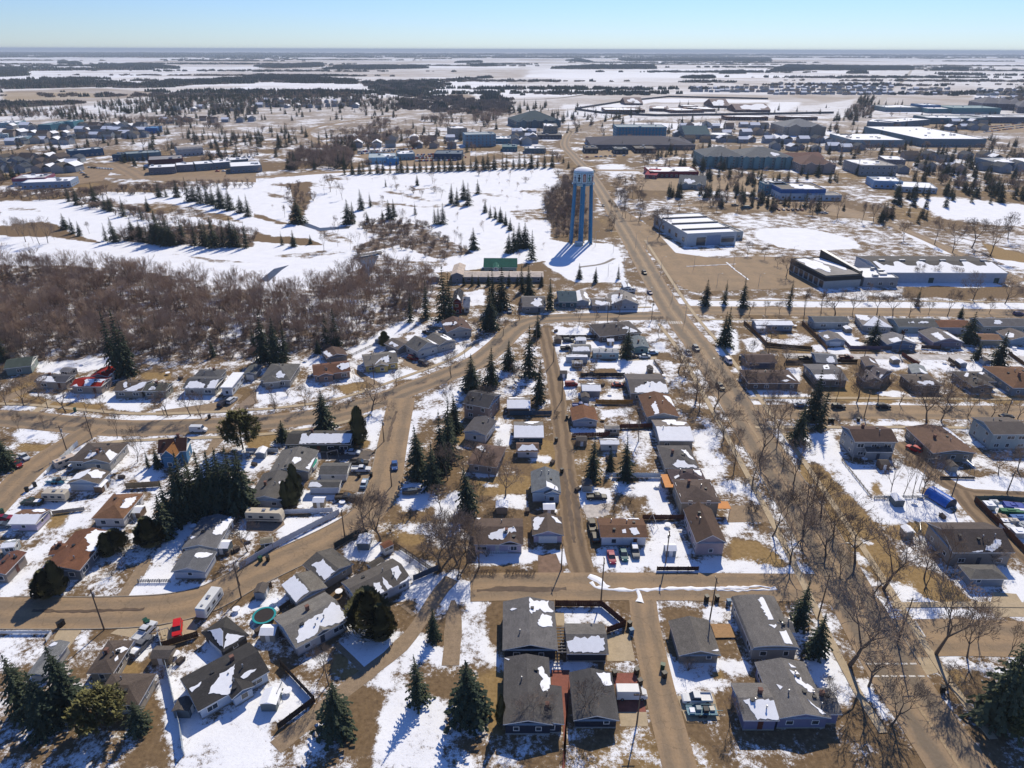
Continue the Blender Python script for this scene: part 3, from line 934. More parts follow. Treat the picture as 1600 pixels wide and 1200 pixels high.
walk([GP('_', *p) for p in ((1090,469),(1300,470),(1700,473))],0)
walk([GP('_', *p) for p in ((862,484),(940,482),(1018,480))],0)
walk([GP('_', *p) for p in ((1395,946),(1480,945),(1560,945),(1700,948))],0)
def kerb(pts, off): return strip('kerb', pts, .22, mat('kerb_concrete', (.3,.26,.21),.9), z=.02, thick=.12, world=True, off=off, step=3)
mp_ = main_pts[1:7]
for o_ in (-5.95,5.95):
    kerb([GP('_', *p) for p in ((1391,1037),(1330,935))], o_) if o_ > 0 else None
    kerb([GP('_', *p) for p in ((1290,862),(1255,800),(1130,600))], o_)
kerb([GP('_', *p) for p in ((615,690),(603,750),(590,783),(562,814),(512,843),(447,873),(385,903),(330,933),(260,951),(160,957),(0,957))],4.75)
kerb([GP('_', *p) for p in ((512,843),(447,873),(385,903),(330,933),(260,951),(160,957),(0,957))],-4.75)
# centre line and the two crossings of the main road
YEL = mat('worn_yellow_paint', (.34,.25,.15),.8,.3,1.5, fine=.3)
WHT = mat('worn_white_paint', (.6,.57,.52),.8,.3,1.5, fine=.3)
strip('centre_line', [main_pts[0]] + [GP('_', *p) for p in ((1473,1160),(1391,1037),(1255,800),(1105,560),(1046,480),(985,375),(947,312),(921,272))],.6, YEL, z=.1, world=True)
for (yy, ya) in ((1037.5,0),(1057,0)):
    a = GP('_', 1350 + (yy - 1037.5) * .6, yy); b_ = GP('_', 1434 + (yy - 1037.5) * .65, yy)
    for q in range(6):
        t0, t1 = q / 6 + .02,(q + 1) / 6 - .025
        pa = (a[0] + (b_[0] - a[0]) * t0, a[1] + (b_[1] - a[1]) * t0); pb = (a[0] + (b_[0] - a[0]) * t1, a[1] + (b_[1] - a[1]) * t1)
        strip('crossing_line', [pa, pb],.42, WHT, z=.1, world=True, step=5)
for q in range(9):
    a = GP('_', 1036 + q * 3.6,504.2); 
    strip('crossing_bar', [(a[0], a[1] - 1.6),(a[0], a[1] + 1.6)],.55, WHT, z=.1, world=True, step=5)
strip('stop_line', [GP('d', 1030,300), GP('d', 1085,385)],.4, WHT, z=.08, world=True)
# car parks
patch('car_park', '_', (962,335,992,340,1020,365,1056,395,1120,404,1180,400,1245,402,1262,425,1300,448,1082,456,1060,446,1045,430), LOT)
patch('car_park', 's', (880,470,700,350,640,370,700,430,1000,640,1040,640,940,530), LOT)
patch('car_park', 't', (-200,265,60,290,420,320,640,380,600,410,380,385,0,360,-200,345), LOT)
patch('car_park', 's', (760,150,1000,135,1500,140,1600,200,1600,240,800,230), LOT)
patch('car_park', 'o', (440,700,1150,660,1150,720,600,740,440,740), LOT)
patch('car_park', 'p', (880,525,1700,500,1700,590,1300,590,1000,560), LOT)
patch('car_park', 'n', (600,740,1000,670,1340,690,1340,790,960,800), LOT)
patch('car_park', 'q', (560,60,860,90,1600,80,1600,180,960,170,700,120), LOT)
patch('car_park', 'q', (500,80,720,90,640,170,480,190), LOT)
patch('concrete_forecourt', 't', (180,640,240,660,380,840,260,830), PAVE)
patch('concrete_forecourt', 't', (1640,400,1640,460,1640,470), PAVE)
# drives
patch('driveway', 'a', (340,460,380,400,520,405,430,530,320,700,270,700), PAVE)
patch('driveway', 'a', (990,395,1200,350,1240,410,1200,440,1020,490), PAVE)
patch('driveway', 'a', (735,205,870,0,930,0,800,210), PATHM)
patch('driveway', 'e', (840,1040,920,930,950,930,900,1040), PATHM)
patch('driveway', 'a', (690,440,760,395,900,400,850,470), PAVE)
patch('driveway', 'c', (750,450,895,440,930,610,755,612), PAVE)
patch('paved_patio', 'c', (405,668,520,668,525,775,470,1300,490,1300,470,770,405,770), BRICKPAVE)
patch('driveway', 'c', (790,688,930,685,1000,930,830,930), BRICKPAVE)
patch('driveway', 'c', (830,930,1000,930,1010,1020,840,1020), PAVE)
patch('patio', 'c', (425,308,485,308,490,390,440,390), PAVE)
patch('deck', 'c', (1400,385,1520,385,1570,470,1430,472), mat('tan_decking', (.34,.2,.09),.8,.2,2), z=.3)
patch('driveway', 'c', (1190,830,1420,815,1460,980,1250,990), PAVE)
patch('driveway', 'f', (680,500,760,385,870,380,830,520), PATHM)
patch('driveway', 'f', (560,255,850,255,890,262,870,310,570,315), mat('dark_drive', (.13,.11,.095),.9,.2,1.0))
patch('driveway', 'f', (750,330,880,320,880,400,750,400), GRAV)
patch('driveway', 'f', (650,20,830,0,800,70,640,90), PATHM)
patch('driveway', 'f', (100,700,330,690,340,720,270,770,100,760), GRAV)
patch('driveway', 'g', (500,810,600,800,650,924,500,924), mat('brown_drive', (.2,.13,.09),.9,.3,.7))
patch('driveway', 'g', (750,530,920,520,880,590,770,600), mat('snowy_drive', (.5,.46,.42),.9,.3,.6))
patch('driveway', 'h', (130,480,320,475,340,560,115,565), PATHM)
patch('driveway', 'h', (970,165,1020,160,1120,240,1070,250), PAVE)
patch('driveway', 'd', (1440,150,1560,160,1640,280,1450,280,1420,220), PAVE)
patch('driveway', 'd', (1040,490,1150,490,1150,570,1090,585), PAVE)
patch('driveway', 'i', (970,890,1330,840,1480,780,1520,790,1420,900,980,920), PATHM)
patch('driveway', 'i', (200,890,300,820,340,830,230,900), PAVE)
patch('driveway', 'i', (10,800,200,730,225,750,40,830), PATHM)
patch('driveway', 'j', (30,870,160,760,165,830,60,900), GRAV)
patch('driveway', 'j', (770,620,890,690,960,730,900,740,780,660), PATHM)
patch('driveway', 'j', (1090,570,1240,620,1200,650,1080,600), PATHM)
patch('driveway', 'w', (730,580,1090,580,1100,612,740,630), PAVE)
patch('driveway', 'u', (1160,350,1320,350,1320,400,1170,400), PATHM)
patch('driveway', 'e', (1300,290,1420,170,1330,180,1280,280), PATHM)
strip('front_path', [('b', 500,505),('b', 600,600),('b', 690,690)],1.2, PATHM)
strip('front_path', [('b', 905,255),('b', 990,325)],.9, PATHM)
strip('footpath', [('_', 706,904),('_', 690,920),('_', 665,960),('_', 625,1010),('_', 570,1055),('_', 525,1088),('_', 503,1108),('_', 472,1134),('_', 430,1168)], lambda t: 3.0, PATHM, z=.03, wob=.4)
strip('footpath', [('_', 708,938),('_', 709,970),('_', 706,1010),('_', 704,1040)], lambda t: .6 + 2.6 * min(1, t * 3), PATHM, z=.03, wob=.3)
strip('golf_path', [('s', 640,655),('s', 560,690),('s', 420,710)],2.2, mat('wet_path', (.2,.18,.16),.8), z=.03)
patch('creek_water', '_', (556,405,580,398,592,400,584,415,574,440,560,436,566,415), mat('creek', (.05,.05,.052),.35,.3,.3, spec=.5), z=.02)
patch('creek_water', '_', (452,347,470,352,500,361,545,357,548,353,500,356,474,346), MATS['creek'], z=.02)
patch('creek_water', '_', (403,440,428,420,452,414,440,422,420,440), MATS['creek'], z=.02)
# snow ploughed or left on the roads, trodden lumps
def windrow(pts, width, reg='c', n=1.2):
    L_ = catmull([GP(reg, *p) for p in pts],1.0)
    mb = MB(); prev = None
    for i, p in enumerate(L_):
        d = (L_[min(i + 1, len(L_) - 1)] - L_[max(i - 1,0)]).normalized(); nr = Vector((d.y, -d.x, 0))
        w_ = width * random.uniform(.35,1.0); h_ = random.uniform(.05,.16)
        j = nr * random.uniform(-.25,.25)
        cur = [p + j - nr * w_ / 2 + Vector((0,0,.07)), p + j - nr * w_ * .2 + Vector((0,0,.07 + h_)), p + j + nr * w_ * .2 + Vector((0,0,.07 + h_)), p + j + nr * w_ / 2 + Vector((0,0,.07))]
        if prev:
            for q in range(3): mb.face((prev[q], prev[q + 1], cur[q + 1], cur[q]))
        prev = cur
    return kind(mb.build('snow_windrow', SNOW),'structure')
windrow([(650,120),(680,150),(740,158),(860,168),(1000,165),(1200,160),(1400,158),(1640,155)],1.3)
windrow([(940,170),(960,200),(955,245)],2.2)
windrow([(640,80),(700,110),(760,155)],2.0)
windrow([(0,130),(100,125),(200,122),(300,128),(310,138),(180,142),(0,145)],.8,'d')
windrow([(960,250),(900,240),(860,200),(820,160)],.7,'d')

WET = mat('wet_asphalt', (.12,.085,.06),.75,.3,.3, spec=.2)
def wet(reg, pts, w_): strip('wet_patch', [(reg, *p) for p in pts], lambda t: max(.3, w_ * (1 - abs(2 * t - 1) ** 2) * random.uniform(.55,1.1)), WET, z=.075, step=1.0, wob=.5)
wet('c', [(-60,172),(60,164),(180,160),(300,166),(500,160)],1.6)
wet('g', [(640,330),(660,420),(672,520),(690,640),(700,740)],.8)
wet('g', [(672,330),(700,440),(716,540),(728,640),(745,760)],.7)
wet('f', [(985,200),(1010,90),(1040,10)],.5)
wet('h', [(300,330),(380,480),(470,640)],.8)
wet('a', [(200,300),(500,300),(900,290)],.5)
windrow([(1090,705),(1250,698),(1400,690)],1.0,'s')
windrow([(1340,680),(1400,730),(1480,790)],1.2,'s')
# ------------------------------------------------------------------ houses, garages, sheds
def fit(reg, A, B, Cc, he, snap=True):
    a, b, c = (np.array(GP(reg, *p, z=he)) for p in (A, B, Cc))
    ang1 = math.atan2(*(b - a)[::-1]); ang2 = math.atan2(*(c - b)[::-1]) - math.pi / 2
    d = (ang2 - ang1 + math.pi) % (2 * math.pi) - math.pi
    wt = np.linalg.norm(c - b) / (np.linalg.norm(b - a) + np.linalg.norm(c - b))
    ang = ang1 + d * wt * .6
    if snap and abs(ang) < R(9): ang *= .12
    u = np.array((math.cos(ang), math.sin(ang))); v = np.array((-u[1], u[0]))
    # the near edge is measured best: keep it, take the depth from C
    L_ = abs((np.dot(b - a, u) + np.dot(c - a, u)) / 2); W_ = abs(np.dot(c - (a + b) / 2, v))
    cen = (a + c) / 2
    return cen, ang, max(L_, 1.5), max(W_, 1.5)
def clip_poly(P, Qp):
    """Sutherland-Hodgman: polygon P cut to the convex polygon Qp (counter-clockwise)"""
    out = P
    for i in range(len(Qp)):
        a, b = Qp[i], Qp[(i + 1) % len(Qp)]
        inp, out = out, []
        if not inp: break
        def side(p): return (b[0] - a[0]) * (p[1] - a[1]) - (b[1] - a[1]) * (p[0] - a[0])
        for k in range(len(inp)):
            p, q = inp[k - 1], inp[k]
            sp_, sq = side(p), side(q)
            if (sp_ >= 0) != (sq >= 0):
                t = sp_ / (sp_ - sq); out.append((p[0] + t * (q[0] - p[0]), p[1] + t * (q[1] - p[1])))
            if sq >= 0: out.append(q)
    return out
def rough_poly(poly, step=.5, amp=.22):
    out = []
    for i in range(len(poly)):
        a, b = poly[i], poly[(i + 1) % len(poly)]
        d = math.hypot(b[0] - a[0], b[1] - a[1]); n = max(1, int(d / step))
        for k in range(n):
            t = k / n
            out.append((a[0] + t * (b[0] - a[0]) + random.uniform(-amp, amp), a[1] + t * (b[1] - a[1]) + random.uniform(-amp, amp)))
    return out
def blob(cx, cy, rx, ry, n=40):
    ph = [random.uniform(0,6.28) for _ in range(5)]
    out = []
    for i in range(n):
        t = 2 * math.pi * i / n
        r_ = 1 + .22 * math.sin(2 * t + ph[0]) + .16 * math.sin(3 * t + ph[1]) + .12 * math.sin(5 * t + ph[2]) + .08 * math.sin(9 * t + ph[3])
        out.append((cx + rx * r_ * math.cos(t), cy + ry * r_ * math.sin(t)))
    return out
class Face:
    """a roof slope: 3D corners (counter-clockwise from above), with a 2D frame along eave (u) and up the slope (v)"""
    def __init__(s, pts):
        s.p = [Vector(q) for q in pts]
        s.o = s.p[0]; s.u = (s.p[1] - s.p[0]).normalized()
        s.n = (s.p[1] - s.p[0]).cross(s.p[2] - s.p[0]).normalized()
        if s.n.z < 0: s.n = -s.n
        s.v = s.n.cross(s.u)
        s.q = [s.to2(x) for x in s.p]
        ar = sum(s.q[i - 1][0] * s.q[i][1] - s.q[i][0] * s.q[i - 1][1] for i in range(len(s.q)))
        if ar < 0: s.q = s.q[::-1]
    def to2(s, x): d = Vector(x) - s.o; return (d.dot(s.u), d.dot(s.v))
    def to3(s, q, h=0): return s.o + s.u * q[0] + s.v * q[1] + s.n * h
def snow_sheet(mb, face, poly, h=.09):
    import mathutils.geometry as mg
    cx = sum(q[0] for q in face.q) / len(face.q); cy = sum(q[1] for q in face.q) / len(face.q)
    inset = [(cx + (q[0] - cx) * .985, cy + (q[1] - cy) * .985) for q in face.q]
    P = clip_poly(poly, inset)
    P = [p for i, p in enumerate(P) if math.hypot(p[0] - P[i - 1][0], p[1] - P[i - 1][1]) > .02]
    if len(P) < 3: return
    ar = sum(P[i - 1][0] * P[i][1] - P[i][0] * P[i - 1][1] for i in range(len(P)))
    if ar < 0: P = P[::-1]
    k = len(mb.v)
    tri = mg.tessellate_polygon([[Vector((p[0], p[1],0)) for p in P]])
    mb.v += [tuple(face.to3(p, h)) for p in P] + [tuple(face.to3((p[0], p[1]),.005)) for p in P]
    n = len(P)
    for t in tri:
        a, b, c = (P[i] for i in t)
        s_ = (b[0] - a[0]) * (c[1] - a[1]) - (b[1] - a[1]) * (c[0] - a[0])
        t = t if s_ > 0 else t[::-1]
        mb.f.append(tuple(k + i for i in t)); mb.mi.append(0)
    for i in range(n):
        j = (i + 1) % n
        mb.f.append((k + j, k + i, k + n + i, k + n + j)); mb.mi.append(0)
WIN_MESH = {}
def window_meshes(w_, h_):
    key = (round(w_, 1), round(h_, 1))
    if key not in WIN_MESH:
        w_, h_ = key
        f = MB(); t = .1
        f.box(-w_ / 2 - t, w_ / 2 + t, -.06,.04,-h_ / 2 - t, -h_ / 2); f.box(-w_ / 2 - t, w_ / 2 + t, -.06,.04, h_ / 2, h_ / 2 + t)
        f.box(-w_ / 2 - t, -w_ / 2,-.06,.04,-h_ / 2, h_ / 2); f.box(w_ / 2, w_ / 2 + t, -.06,.04,-h_ / 2, h_ / 2)
        if w_ > 1.3: f.box(-.04,.04,-.055,.04,-h_ / 2, h_ / 2)
        p = MB(); p.box(-w_ / 2, w_ / 2,-.025,.03,-h_ / 2, h_ / 2)
        WIN_MESH[key] = (f.mesh('window', TRIM), p.mesh('pane', GLASS))
    return WIN_MESH[key]
def add_window(root, x, y, z, rz, w_=1.4, h_=1.1):
    f, p = window_meshes(w_, h_)
    o = inst('window', f, root, (x, y, z), rz)
    inst('pane', p, o)
def add_door(root, x, y, z0, rz, w_=.95, h_=2.05, m=None, name='door'):
    key = (name, w_, h_, (m or TRIM).name)
    if key not in WIN_MESH:
        d = MB(); d.box(-w_ / 2, w_ / 2,-.05,.04,0, h_)
        hd = MB()
        if name == 'garage_door':
            for q in range(4): hd.box(-w_ / 2 + .08, w_ / 2 - .08,-.075,-.045,.05 + q * h_ / 4,(q + 1) * h_ / 4 - .03)
        else:
            hd.box(w_ / 2 - .16, w_ / 2 - .08,-.1,-.045,.95,1.05)
        WIN_MESH[key] = (d.mesh(name, m or TRIM), hd.mesh('door_panel' if name == 'garage_door' else 'handle', (m or TRIM) if name == 'garage_door' else METAL))
    d, hd = WIN_MESH[key]
    o = inst(name, d, root, (x, y, z0), rz)
    inst(hd.name.split('.')[0], hd, o)
PIPE = {}
def vent_mesh(h):
    if h not in PIPE:
        mb = MB(); mb.tube((0,0,-.2),(0,0, h),.12,.12,8); mb.tube((0,0, h),(0,0, h + .18),.2,.12,8)
        bx = MB(); bx.box(-.28,.28,-.28,.28,-.1,.28); bx.box(-.34,.34,-.34,.34,.28,.36)
        PIPE[h] = (mb.mesh('vent_pipe', METAL), bx.mesh('roof_vent', DARK))
    return PIPE[h]
HOUSES = []
def block(root, cx, cy, ang, L_, W_, he, ridge, roof, pitch, wallc, roofc, over=.45, snow=None, reg='_', dz=0.0, wins=True, door=None, garage=False, world0=None, trim=TRIM, detail=2, near_h=None):
    """one rectangular volume of a house: wall + roof as parts of root, in root's frame. (cx, cy, ang) in the root's frame"""
    if ridge == 'y':
        L_, W_, ang = W_, L_, ang + math.pi / 2
    M = Matrix.Translation((cx, cy, 0)) @ Matrix.Rotation(ang, 4,'Z')
    T = lambda x, y, z: M @ Vector((x, y, z))
    l, h = L_ / 2, W_ / 2
    ov = min(over, .18 * min(L_, W_))
    rise = (h) * pitch
    zr = he + rise
    k = 0.0
    if roof == 'hip': k = min(h, l - .1)
    if roof == 'pyramid': k = l - .02
    c = [T(-l, -h, he), T(l, -h, he), T(l, h, he), T(-l, h, he)]
    r0, r1 = T(-l + k, 0, zr), T(l - k, 0, zr)
    faces = []
    if roof == 'flat':
        faces = [Face(c)]
    elif roof == 'shed':
        c = [T(-l, -h, he), T(l, -h, he), T(l, h, he + W_ * pitch), T(-l, h, he + W_ * pitch)]
        faces = [Face(c)]
    elif roof == 'barrel':
        n = 8
        pr = [(h * math.cos(math.pi * q / n), he + rise * math.sin(math.pi * q / n) ** .8 if 0 < q < n else he) for q in range(n + 1)]
        pr = pr[::-1]
        for q in range(n):
            (ya, za),(yb, zb) = pr[q], pr[q + 1]
            faces.append(Face([T(-l, ya, za), T(l, ya, za), T(l, yb, zb), T(-l, yb, zb)]))
    else:
        faces = [Face([c[0], c[1], r1, r0]), Face([c[2], c[3], r0, r1])]
        if k: faces += [Face([c[1], c[2], r1]), Face([c[3], c[0], r0])]
    mb = MB(); t = .2
    for f in faces: mb.face(f.p, 0, uv=[f.to2(q) for q in f.p])
    if roof in ('gable',): bound = [c[0], c[1], r1, c[2], c[3], r0]
    elif roof == 'barrel':
        bound = [f.p[0] for f in faces] + [faces[-1].p[3]]; b2 = [f.p[1] for f in faces] + [faces[-1].p[2]]
        bound = bound[::-1] + b2
    else: bound = c
    dn = Vector((0,0,-t))
    for i in range(len(bound)):
        a, b = bound[i], bound[(i + 1) % len(bound)]
        mb.face((a + dn, b + dn, b, a),1)
    if detail:                                  # the soffit
        mb.face([p + dn for p in reversed(c)],1)
    mb.build('roof', [roof_mat(roofc), trim], root)
    # walls
    wl, wh = l - ov, h - ov
    wb = MB(); ht = he - t - .002 if roof != 'shed' else he - t
    p = [T(-wl, -wh, 0), T(wl, -wh, 0), T(wl, wh, 0), T(-wl, wh, 0)]
    up = [T(-wl, -wh, ht), T(wl, -wh, ht), T(wl, wh, ht), T(-wl, wh, ht)]
    if roof == 'shed':
        up[2] = T(wl, wh, he + W_ * pitch - t - .1); up[3] = T(-wl, wh, he + W_ * pitch - t - .1)
    for i in range(4):
        j = (i + 1) % 4
        wb.face((p[i], p[j], up[j], up[i]))
    if roof == 'gable':
        zz = he + (wh) * 0 + (h - ov) * pitch + ov * pitch - t - .02
        for sgn, a, b in ((1, up[1], up[2]),(-1, up[3], up[0])):
            za = ht + ov * pitch
            wb.face((a, b, b + Vector((0,0, ov * pitch)), T(sgn * wl, 0, zz), a + Vector((0,0, ov * pitch))))
    if roof == 'barrel':
        for sgn in (1,-1):
            wb.face([T(sgn * wl, y, z - t) for y, z in (pr if sgn > 0 else pr[::-1])])
    wb.build('wall', wall_mat(wallc), root)
    # foundation skirt
    if detail > 1:
        fb = MB(); fb.box(-wl - .03, wl + .03,-wh - .03, wh + .03,0,.35, M=M); fb.build('foundation', mat('foundation', (.26,.25,.24),.9), root)
    # openings on each of the four walls
    zc = 1.55 if he < 4 else 1.5
    rnd = random.Random(int(abs(cx * 13 + cy * 7 + L_ * 100)) + int(he * 10))
    if wins and detail:
        sides = [(-wh, 0,2 * wl, 0),(wh, math.pi, 2 * wl, 0),(wl, math.pi / 2,2 * wh, 1),(-wl, -math.pi / 2,2 * wh, 1)]
        for si, (dist, rz, ln, kind_) in enumerate(sides):
            n = max(1, int(ln / 3.6)) if detail > 1 else max(1, int(ln / 5))
            for fl in ([zc] if he < 4.5 else [1.5,4.2]):
                for q in range(n):
                    x = -ln / 2 + (q + .5) * ln / n + rnd.uniform(-.3,.3)
                    pos = (x, dist) if kind_ == 0 else (dist, x)
                    if si == 1: pos = (-x, dist)
                    pp = M @ Vector((pos[0], pos[1],0))
                    if garage:
                        if si == garage - 1 and q == 0:
                            pp = M @ (Vector((0, dist, 0)) if kind_ == 0 else Vector((dist, 0,0)))
                            add_door(root, pp.x, pp.y, .02, ang + rz, min(4.6, ln * .7),2.1, name='garage_door')
                        elif si != garage - 1 and q == 0 and rnd.random() < .5:
                            add_window(root, pp.x, pp.y, 1.6, ang + rz, .9,.8)
                        continue
                    if fl < 2 and ((door and si == door - 1 and q == n // 2) or (door is None and si in (0,1) and q == n // 2 and detail > 1 and si == (int(L_ * 10) % 2))):
                        add_door(root, pp.x, pp.y, .3, ang + rz, m=mat('door_' + str(int(L_ * 7) % 4),[(.5,.5,.48),(.1,.03,.02),(.05,.06,.08),(.3,.28,.24)][int(L_ * 7) % 4],.5))
                    else:
                        add_window(root, pp.x, pp.y, fl, ang + rz, rnd.choice((1.1,1.4,1.8,2.2)) if kind_ == 0 else rnd.choice((.9,1.2)), rnd.choice((.9,1.1,1.2)))
    # vents, chimney
    if detail > 1 and not garage and roof in ('gable', 'hip'):
        vp, rv = vent_mesh(.7)
        for q in range(rnd.randint(2,4)):
            fc = faces[rnd.randint(0,1)]
            x = rnd.uniform(-.6,.6) * (l - k * .6); yy = rnd.uniform(.12,.5) * h * rnd.choice((-1,1))
            pp = T(x, yy, he + (h - abs(yy)) * pitch)
            inst('vent_pipe' if q % 2 == 0 else 'roof_vent', vp if q % 2 == 0 else rv, root, pp, ang)
        if rnd.random() < .3:
            mbc = MB(); x = rnd.uniform(-.4,.4) * l; mbc.box(x - .35, x + .35,-.3 + h * .3,.3 + h * .3, he, zr + .7, M=M)
            mbc.box(x - .42, x + .42,-.37 + h * .3,.37 + h * .3, zr + .7, zr + .82, M=M)
            mbc.build('chimney', mat('chimney_brick', (.19,.1,.075),.9,.25,4), root)
    # snow left on the slopes that face away from the sun
    if snow:
        mbs = MB()
        W0 = world0
        if isinstance(snow, (list, tuple)) and isinstance(snow[0],(list, tuple)) is False:
            snow = [snow]
        if isinstance(snow, (list, tuple)):
            for poly in snow:
                pts = [PX(reg, x, y) for x, y in zip(poly[0::2], poly[1::2])]
                mx_, my_ = sum(q[0] for q in pts) / len(pts), sum(q[1] for q in pts) / len(pts)
                best = None
                for fc in faces:
                    Wn = (W0.to_3x3() @ fc.n); Wp = W0 @ fc.o
                    def hit(px, py):
                        d = Vector(ray(px, py)); den = d.dot(Wn)
                        if abs(den) < 1e-6: return None
                        t_ = (Wp - Vector((0,0, CAM_H))).dot(Wn) / den
                        return fc.to2(W0.inverted() @ (Vector((0,0, CAM_H)) + d * t_))
                    if Wn.dot(Vector(ray(mx_, my_))) > -.01: continue
                    c2 = hit(mx_, my_)
                    dd = 0
                    for i in range(len(fc.q)):
                        a, b = fc.q[i], fc.q[(i + 1) % len(fc.q)]
                        e_ = ((b[0] - a[0]) * (c2[1] - a[1]) - (b[1] - a[1]) * (c2[0] - a[0])) / max(.01, math.hypot(b[0] - a[0], b[1] - a[1]))
                        dd = min(dd, e_)
                    if best is None or dd > best[0]: best = (dd, fc, [hit(*q) for q in pts])
                if best and best[0] > -2.5:
                    sp_ = best[2]; amp_ = .1 + .012 * (W0.translation.length * .1)
                    big = math.hypot(sp_[0][0] - sp_[len(sp_) // 2][0], sp_[0][1] - sp_[len(sp_) // 2][1])
                    snow_sheet(mbs, best[1], rough_poly(sp_, .45, min(.28,.05 * big)),.075 + len(mbs.f) % 7 * .006)
        else:
            order = sorted(faces, key=lambda fc: (W0.to_3x3() @ fc.n).normalized().dot(sd))
            for q, fc in enumerate(order[:2 if roof != 'flat' else 1]):
                s_ = snow - .45 * q
                if s_ <= .05: continue
                xs = [a[0] for a in fc.q]; ys = [a[1] for a in fc.q]
                wx, wy = max(xs) - min(xs), max(ys) - min(ys)
                if s_ >= .9:
                    snow_sheet(mbs, fc, rough_poly([(min(xs) - 1, min(ys) - .5),(max(xs) + 1, min(ys) - .5),(max(xs) + 1, max(ys) - .15),(min(xs) - 1, max(ys) - .15)],.5,.18))
                else:
                    for q2 in range(1 if s_ > .4 else rnd.randint(1,2)):
                        snow_sheet(mbs, fc, blob(min(xs) + wx * rnd.uniform(.3,.7), min(ys) + wy * rnd.uniform(.2,.5), wx * s_ * rnd.uniform(.4,.6), wy * min(.6, s_ * rnd.uniform(.55,.8))),.08 + .03 * q2)
        if mbs.f: mbs.build('snow_patch', SNOW, root)
    return faces
BIG = [0]
def house(reg, label, q, ridge, wallc='b8b4ac', roofc='6b6660', he=2.9, roof='gable', pitch=.33, cat='house', name=None, snow=None, wings=(), garage=False, door=None, wins=True, detail=2, trim=TRIM, w=None, snap=True, over=.45, group=None, land=None):
    """q: near-left, near-right, far-right corner of the eaves as the photograph shows them, measured at eave height"""
    A, B, Cc = q[0:2], q[2:4], q[4:6]
    cen, ang, L_, W_ = fit(reg, A, B, Cc, he, snap)
    if w:                         # a ridge that hides the far eave: the depth is given
        a, b = np.array(GP(reg, *A, z=he)), np.array(GP(reg, *B, z=he))
        ang = math.atan2(*(b - a)[::-1]); L_ = np.linalg.norm(b - a); W_ = w
        if snap and abs(ang) < R(9): ang *= .12
        cen = (a + b) / 2 + np.array((-math.sin(ang), math.cos(ang))) * w / 2
    if cat == 'garage' and not garage: garage = 9
    o = empty(name or ('garage' if cat == 'garage' else 'shed' if cat == 'shed' else 'house'),(cen[0], cen[1],0), ang)
    W0 = Matrix.Translation((cen[0], cen[1],0)) @ Matrix.Rotation(ang, 4,'Z')
    block(o, 0,0,0, L_, W_, he, ridge, roof, pitch, wallc, roofc, over, snow, reg, wins=wins, door=door, garage=garage, world0=W0, trim=trim, detail=detail)
    for wq in wings:
        qq, rd, kw = wq[0], wq[1],(wq[2] if len(wq) > 2 else {})
        h2 = kw.get('he', he - .04)
        c2, a2, L2, W2 = fit(reg, qq[0:2], qq[2:4], qq[4:6], h2, snap)
        lc = W0.inverted() @ Vector((c2[0], c2[1],0))
        block(o, lc.x, lc.y, a2 - ang, L2, W2, h2, rd, kw.get('roof', 'gable'), kw.get('pitch', pitch), kw.get('wallc', wallc), kw.get('roofc', roofc), over, kw.get('snow'), reg, wins=kw.get('wins', wins), garage=kw.get('garage', False), world0=W0, trim=trim, detail=detail)
    tag(o, label, cat, group)
    LANDMARKS.append((land or label, cen[0], cen[1]))
    HOUSES.append((o, cen[0], cen[1], max(L_, W_) / 2))
    return o
GAR = dict(cat='garage', he=2.6, pitch=.3)
SHED = dict(cat='shed', he=2.2, pitch=.3, detail=1, over=.15)
Hh = house
# ---- bottom left
Hh('a', 'grey garage with a faded pale roof behind bottom-left spruces', (175,700,320,705,425,492),'y', 'a9a7a2', '77797a', **GAR, snow=(300,520,340,495,400,495,370,510))
Hh('a', 'rambling brown-roofed house in the bottom left corner', (540,690,720,684,836,480),'y', 'a39a8c', '594f48', roof='hip', pitch=.28, snow=[(725,540,770,520,800,535,760,560,730,555),(715,600,735,575,740,600,720,615)], wings=[((575,885,875,890,975,690),'x', dict(roof='hip', pitch=.3))])
Hh('a', 'charcoal cross-gabled bungalow with white gutters and snowy roof', (1240,925,1700,672,1555,495),'x', 'a9b6c8', '3d3c3c', pitch=.3, snow=[(1320,780,1380,690,1470,630,1430,830,1310,810),(1500,710,1560,670,1600,665,1560,700,1520,725),(1180,785,1220,770,1260,735,1245,770,1200,805)], wings=[((1450,850,1600,765,1500,640),'y', dict(pitch=.34))], snap=False)
Hh('a', 'small charcoal pyramid-roofed garage capped with snow', (1390,562,1536,455,1420,325),'x', '403d3a', '3e3d3c', cat='garage', he=2.5, roof='pyramid', pitch=.42, snow=[(1298,412,1370,398,1408,440,1388,525,1330,450),(1420,440,1525,455,1395,535)], snap=False, garage=4, trim=mat('dark_trim', (.1,.1,.1)))
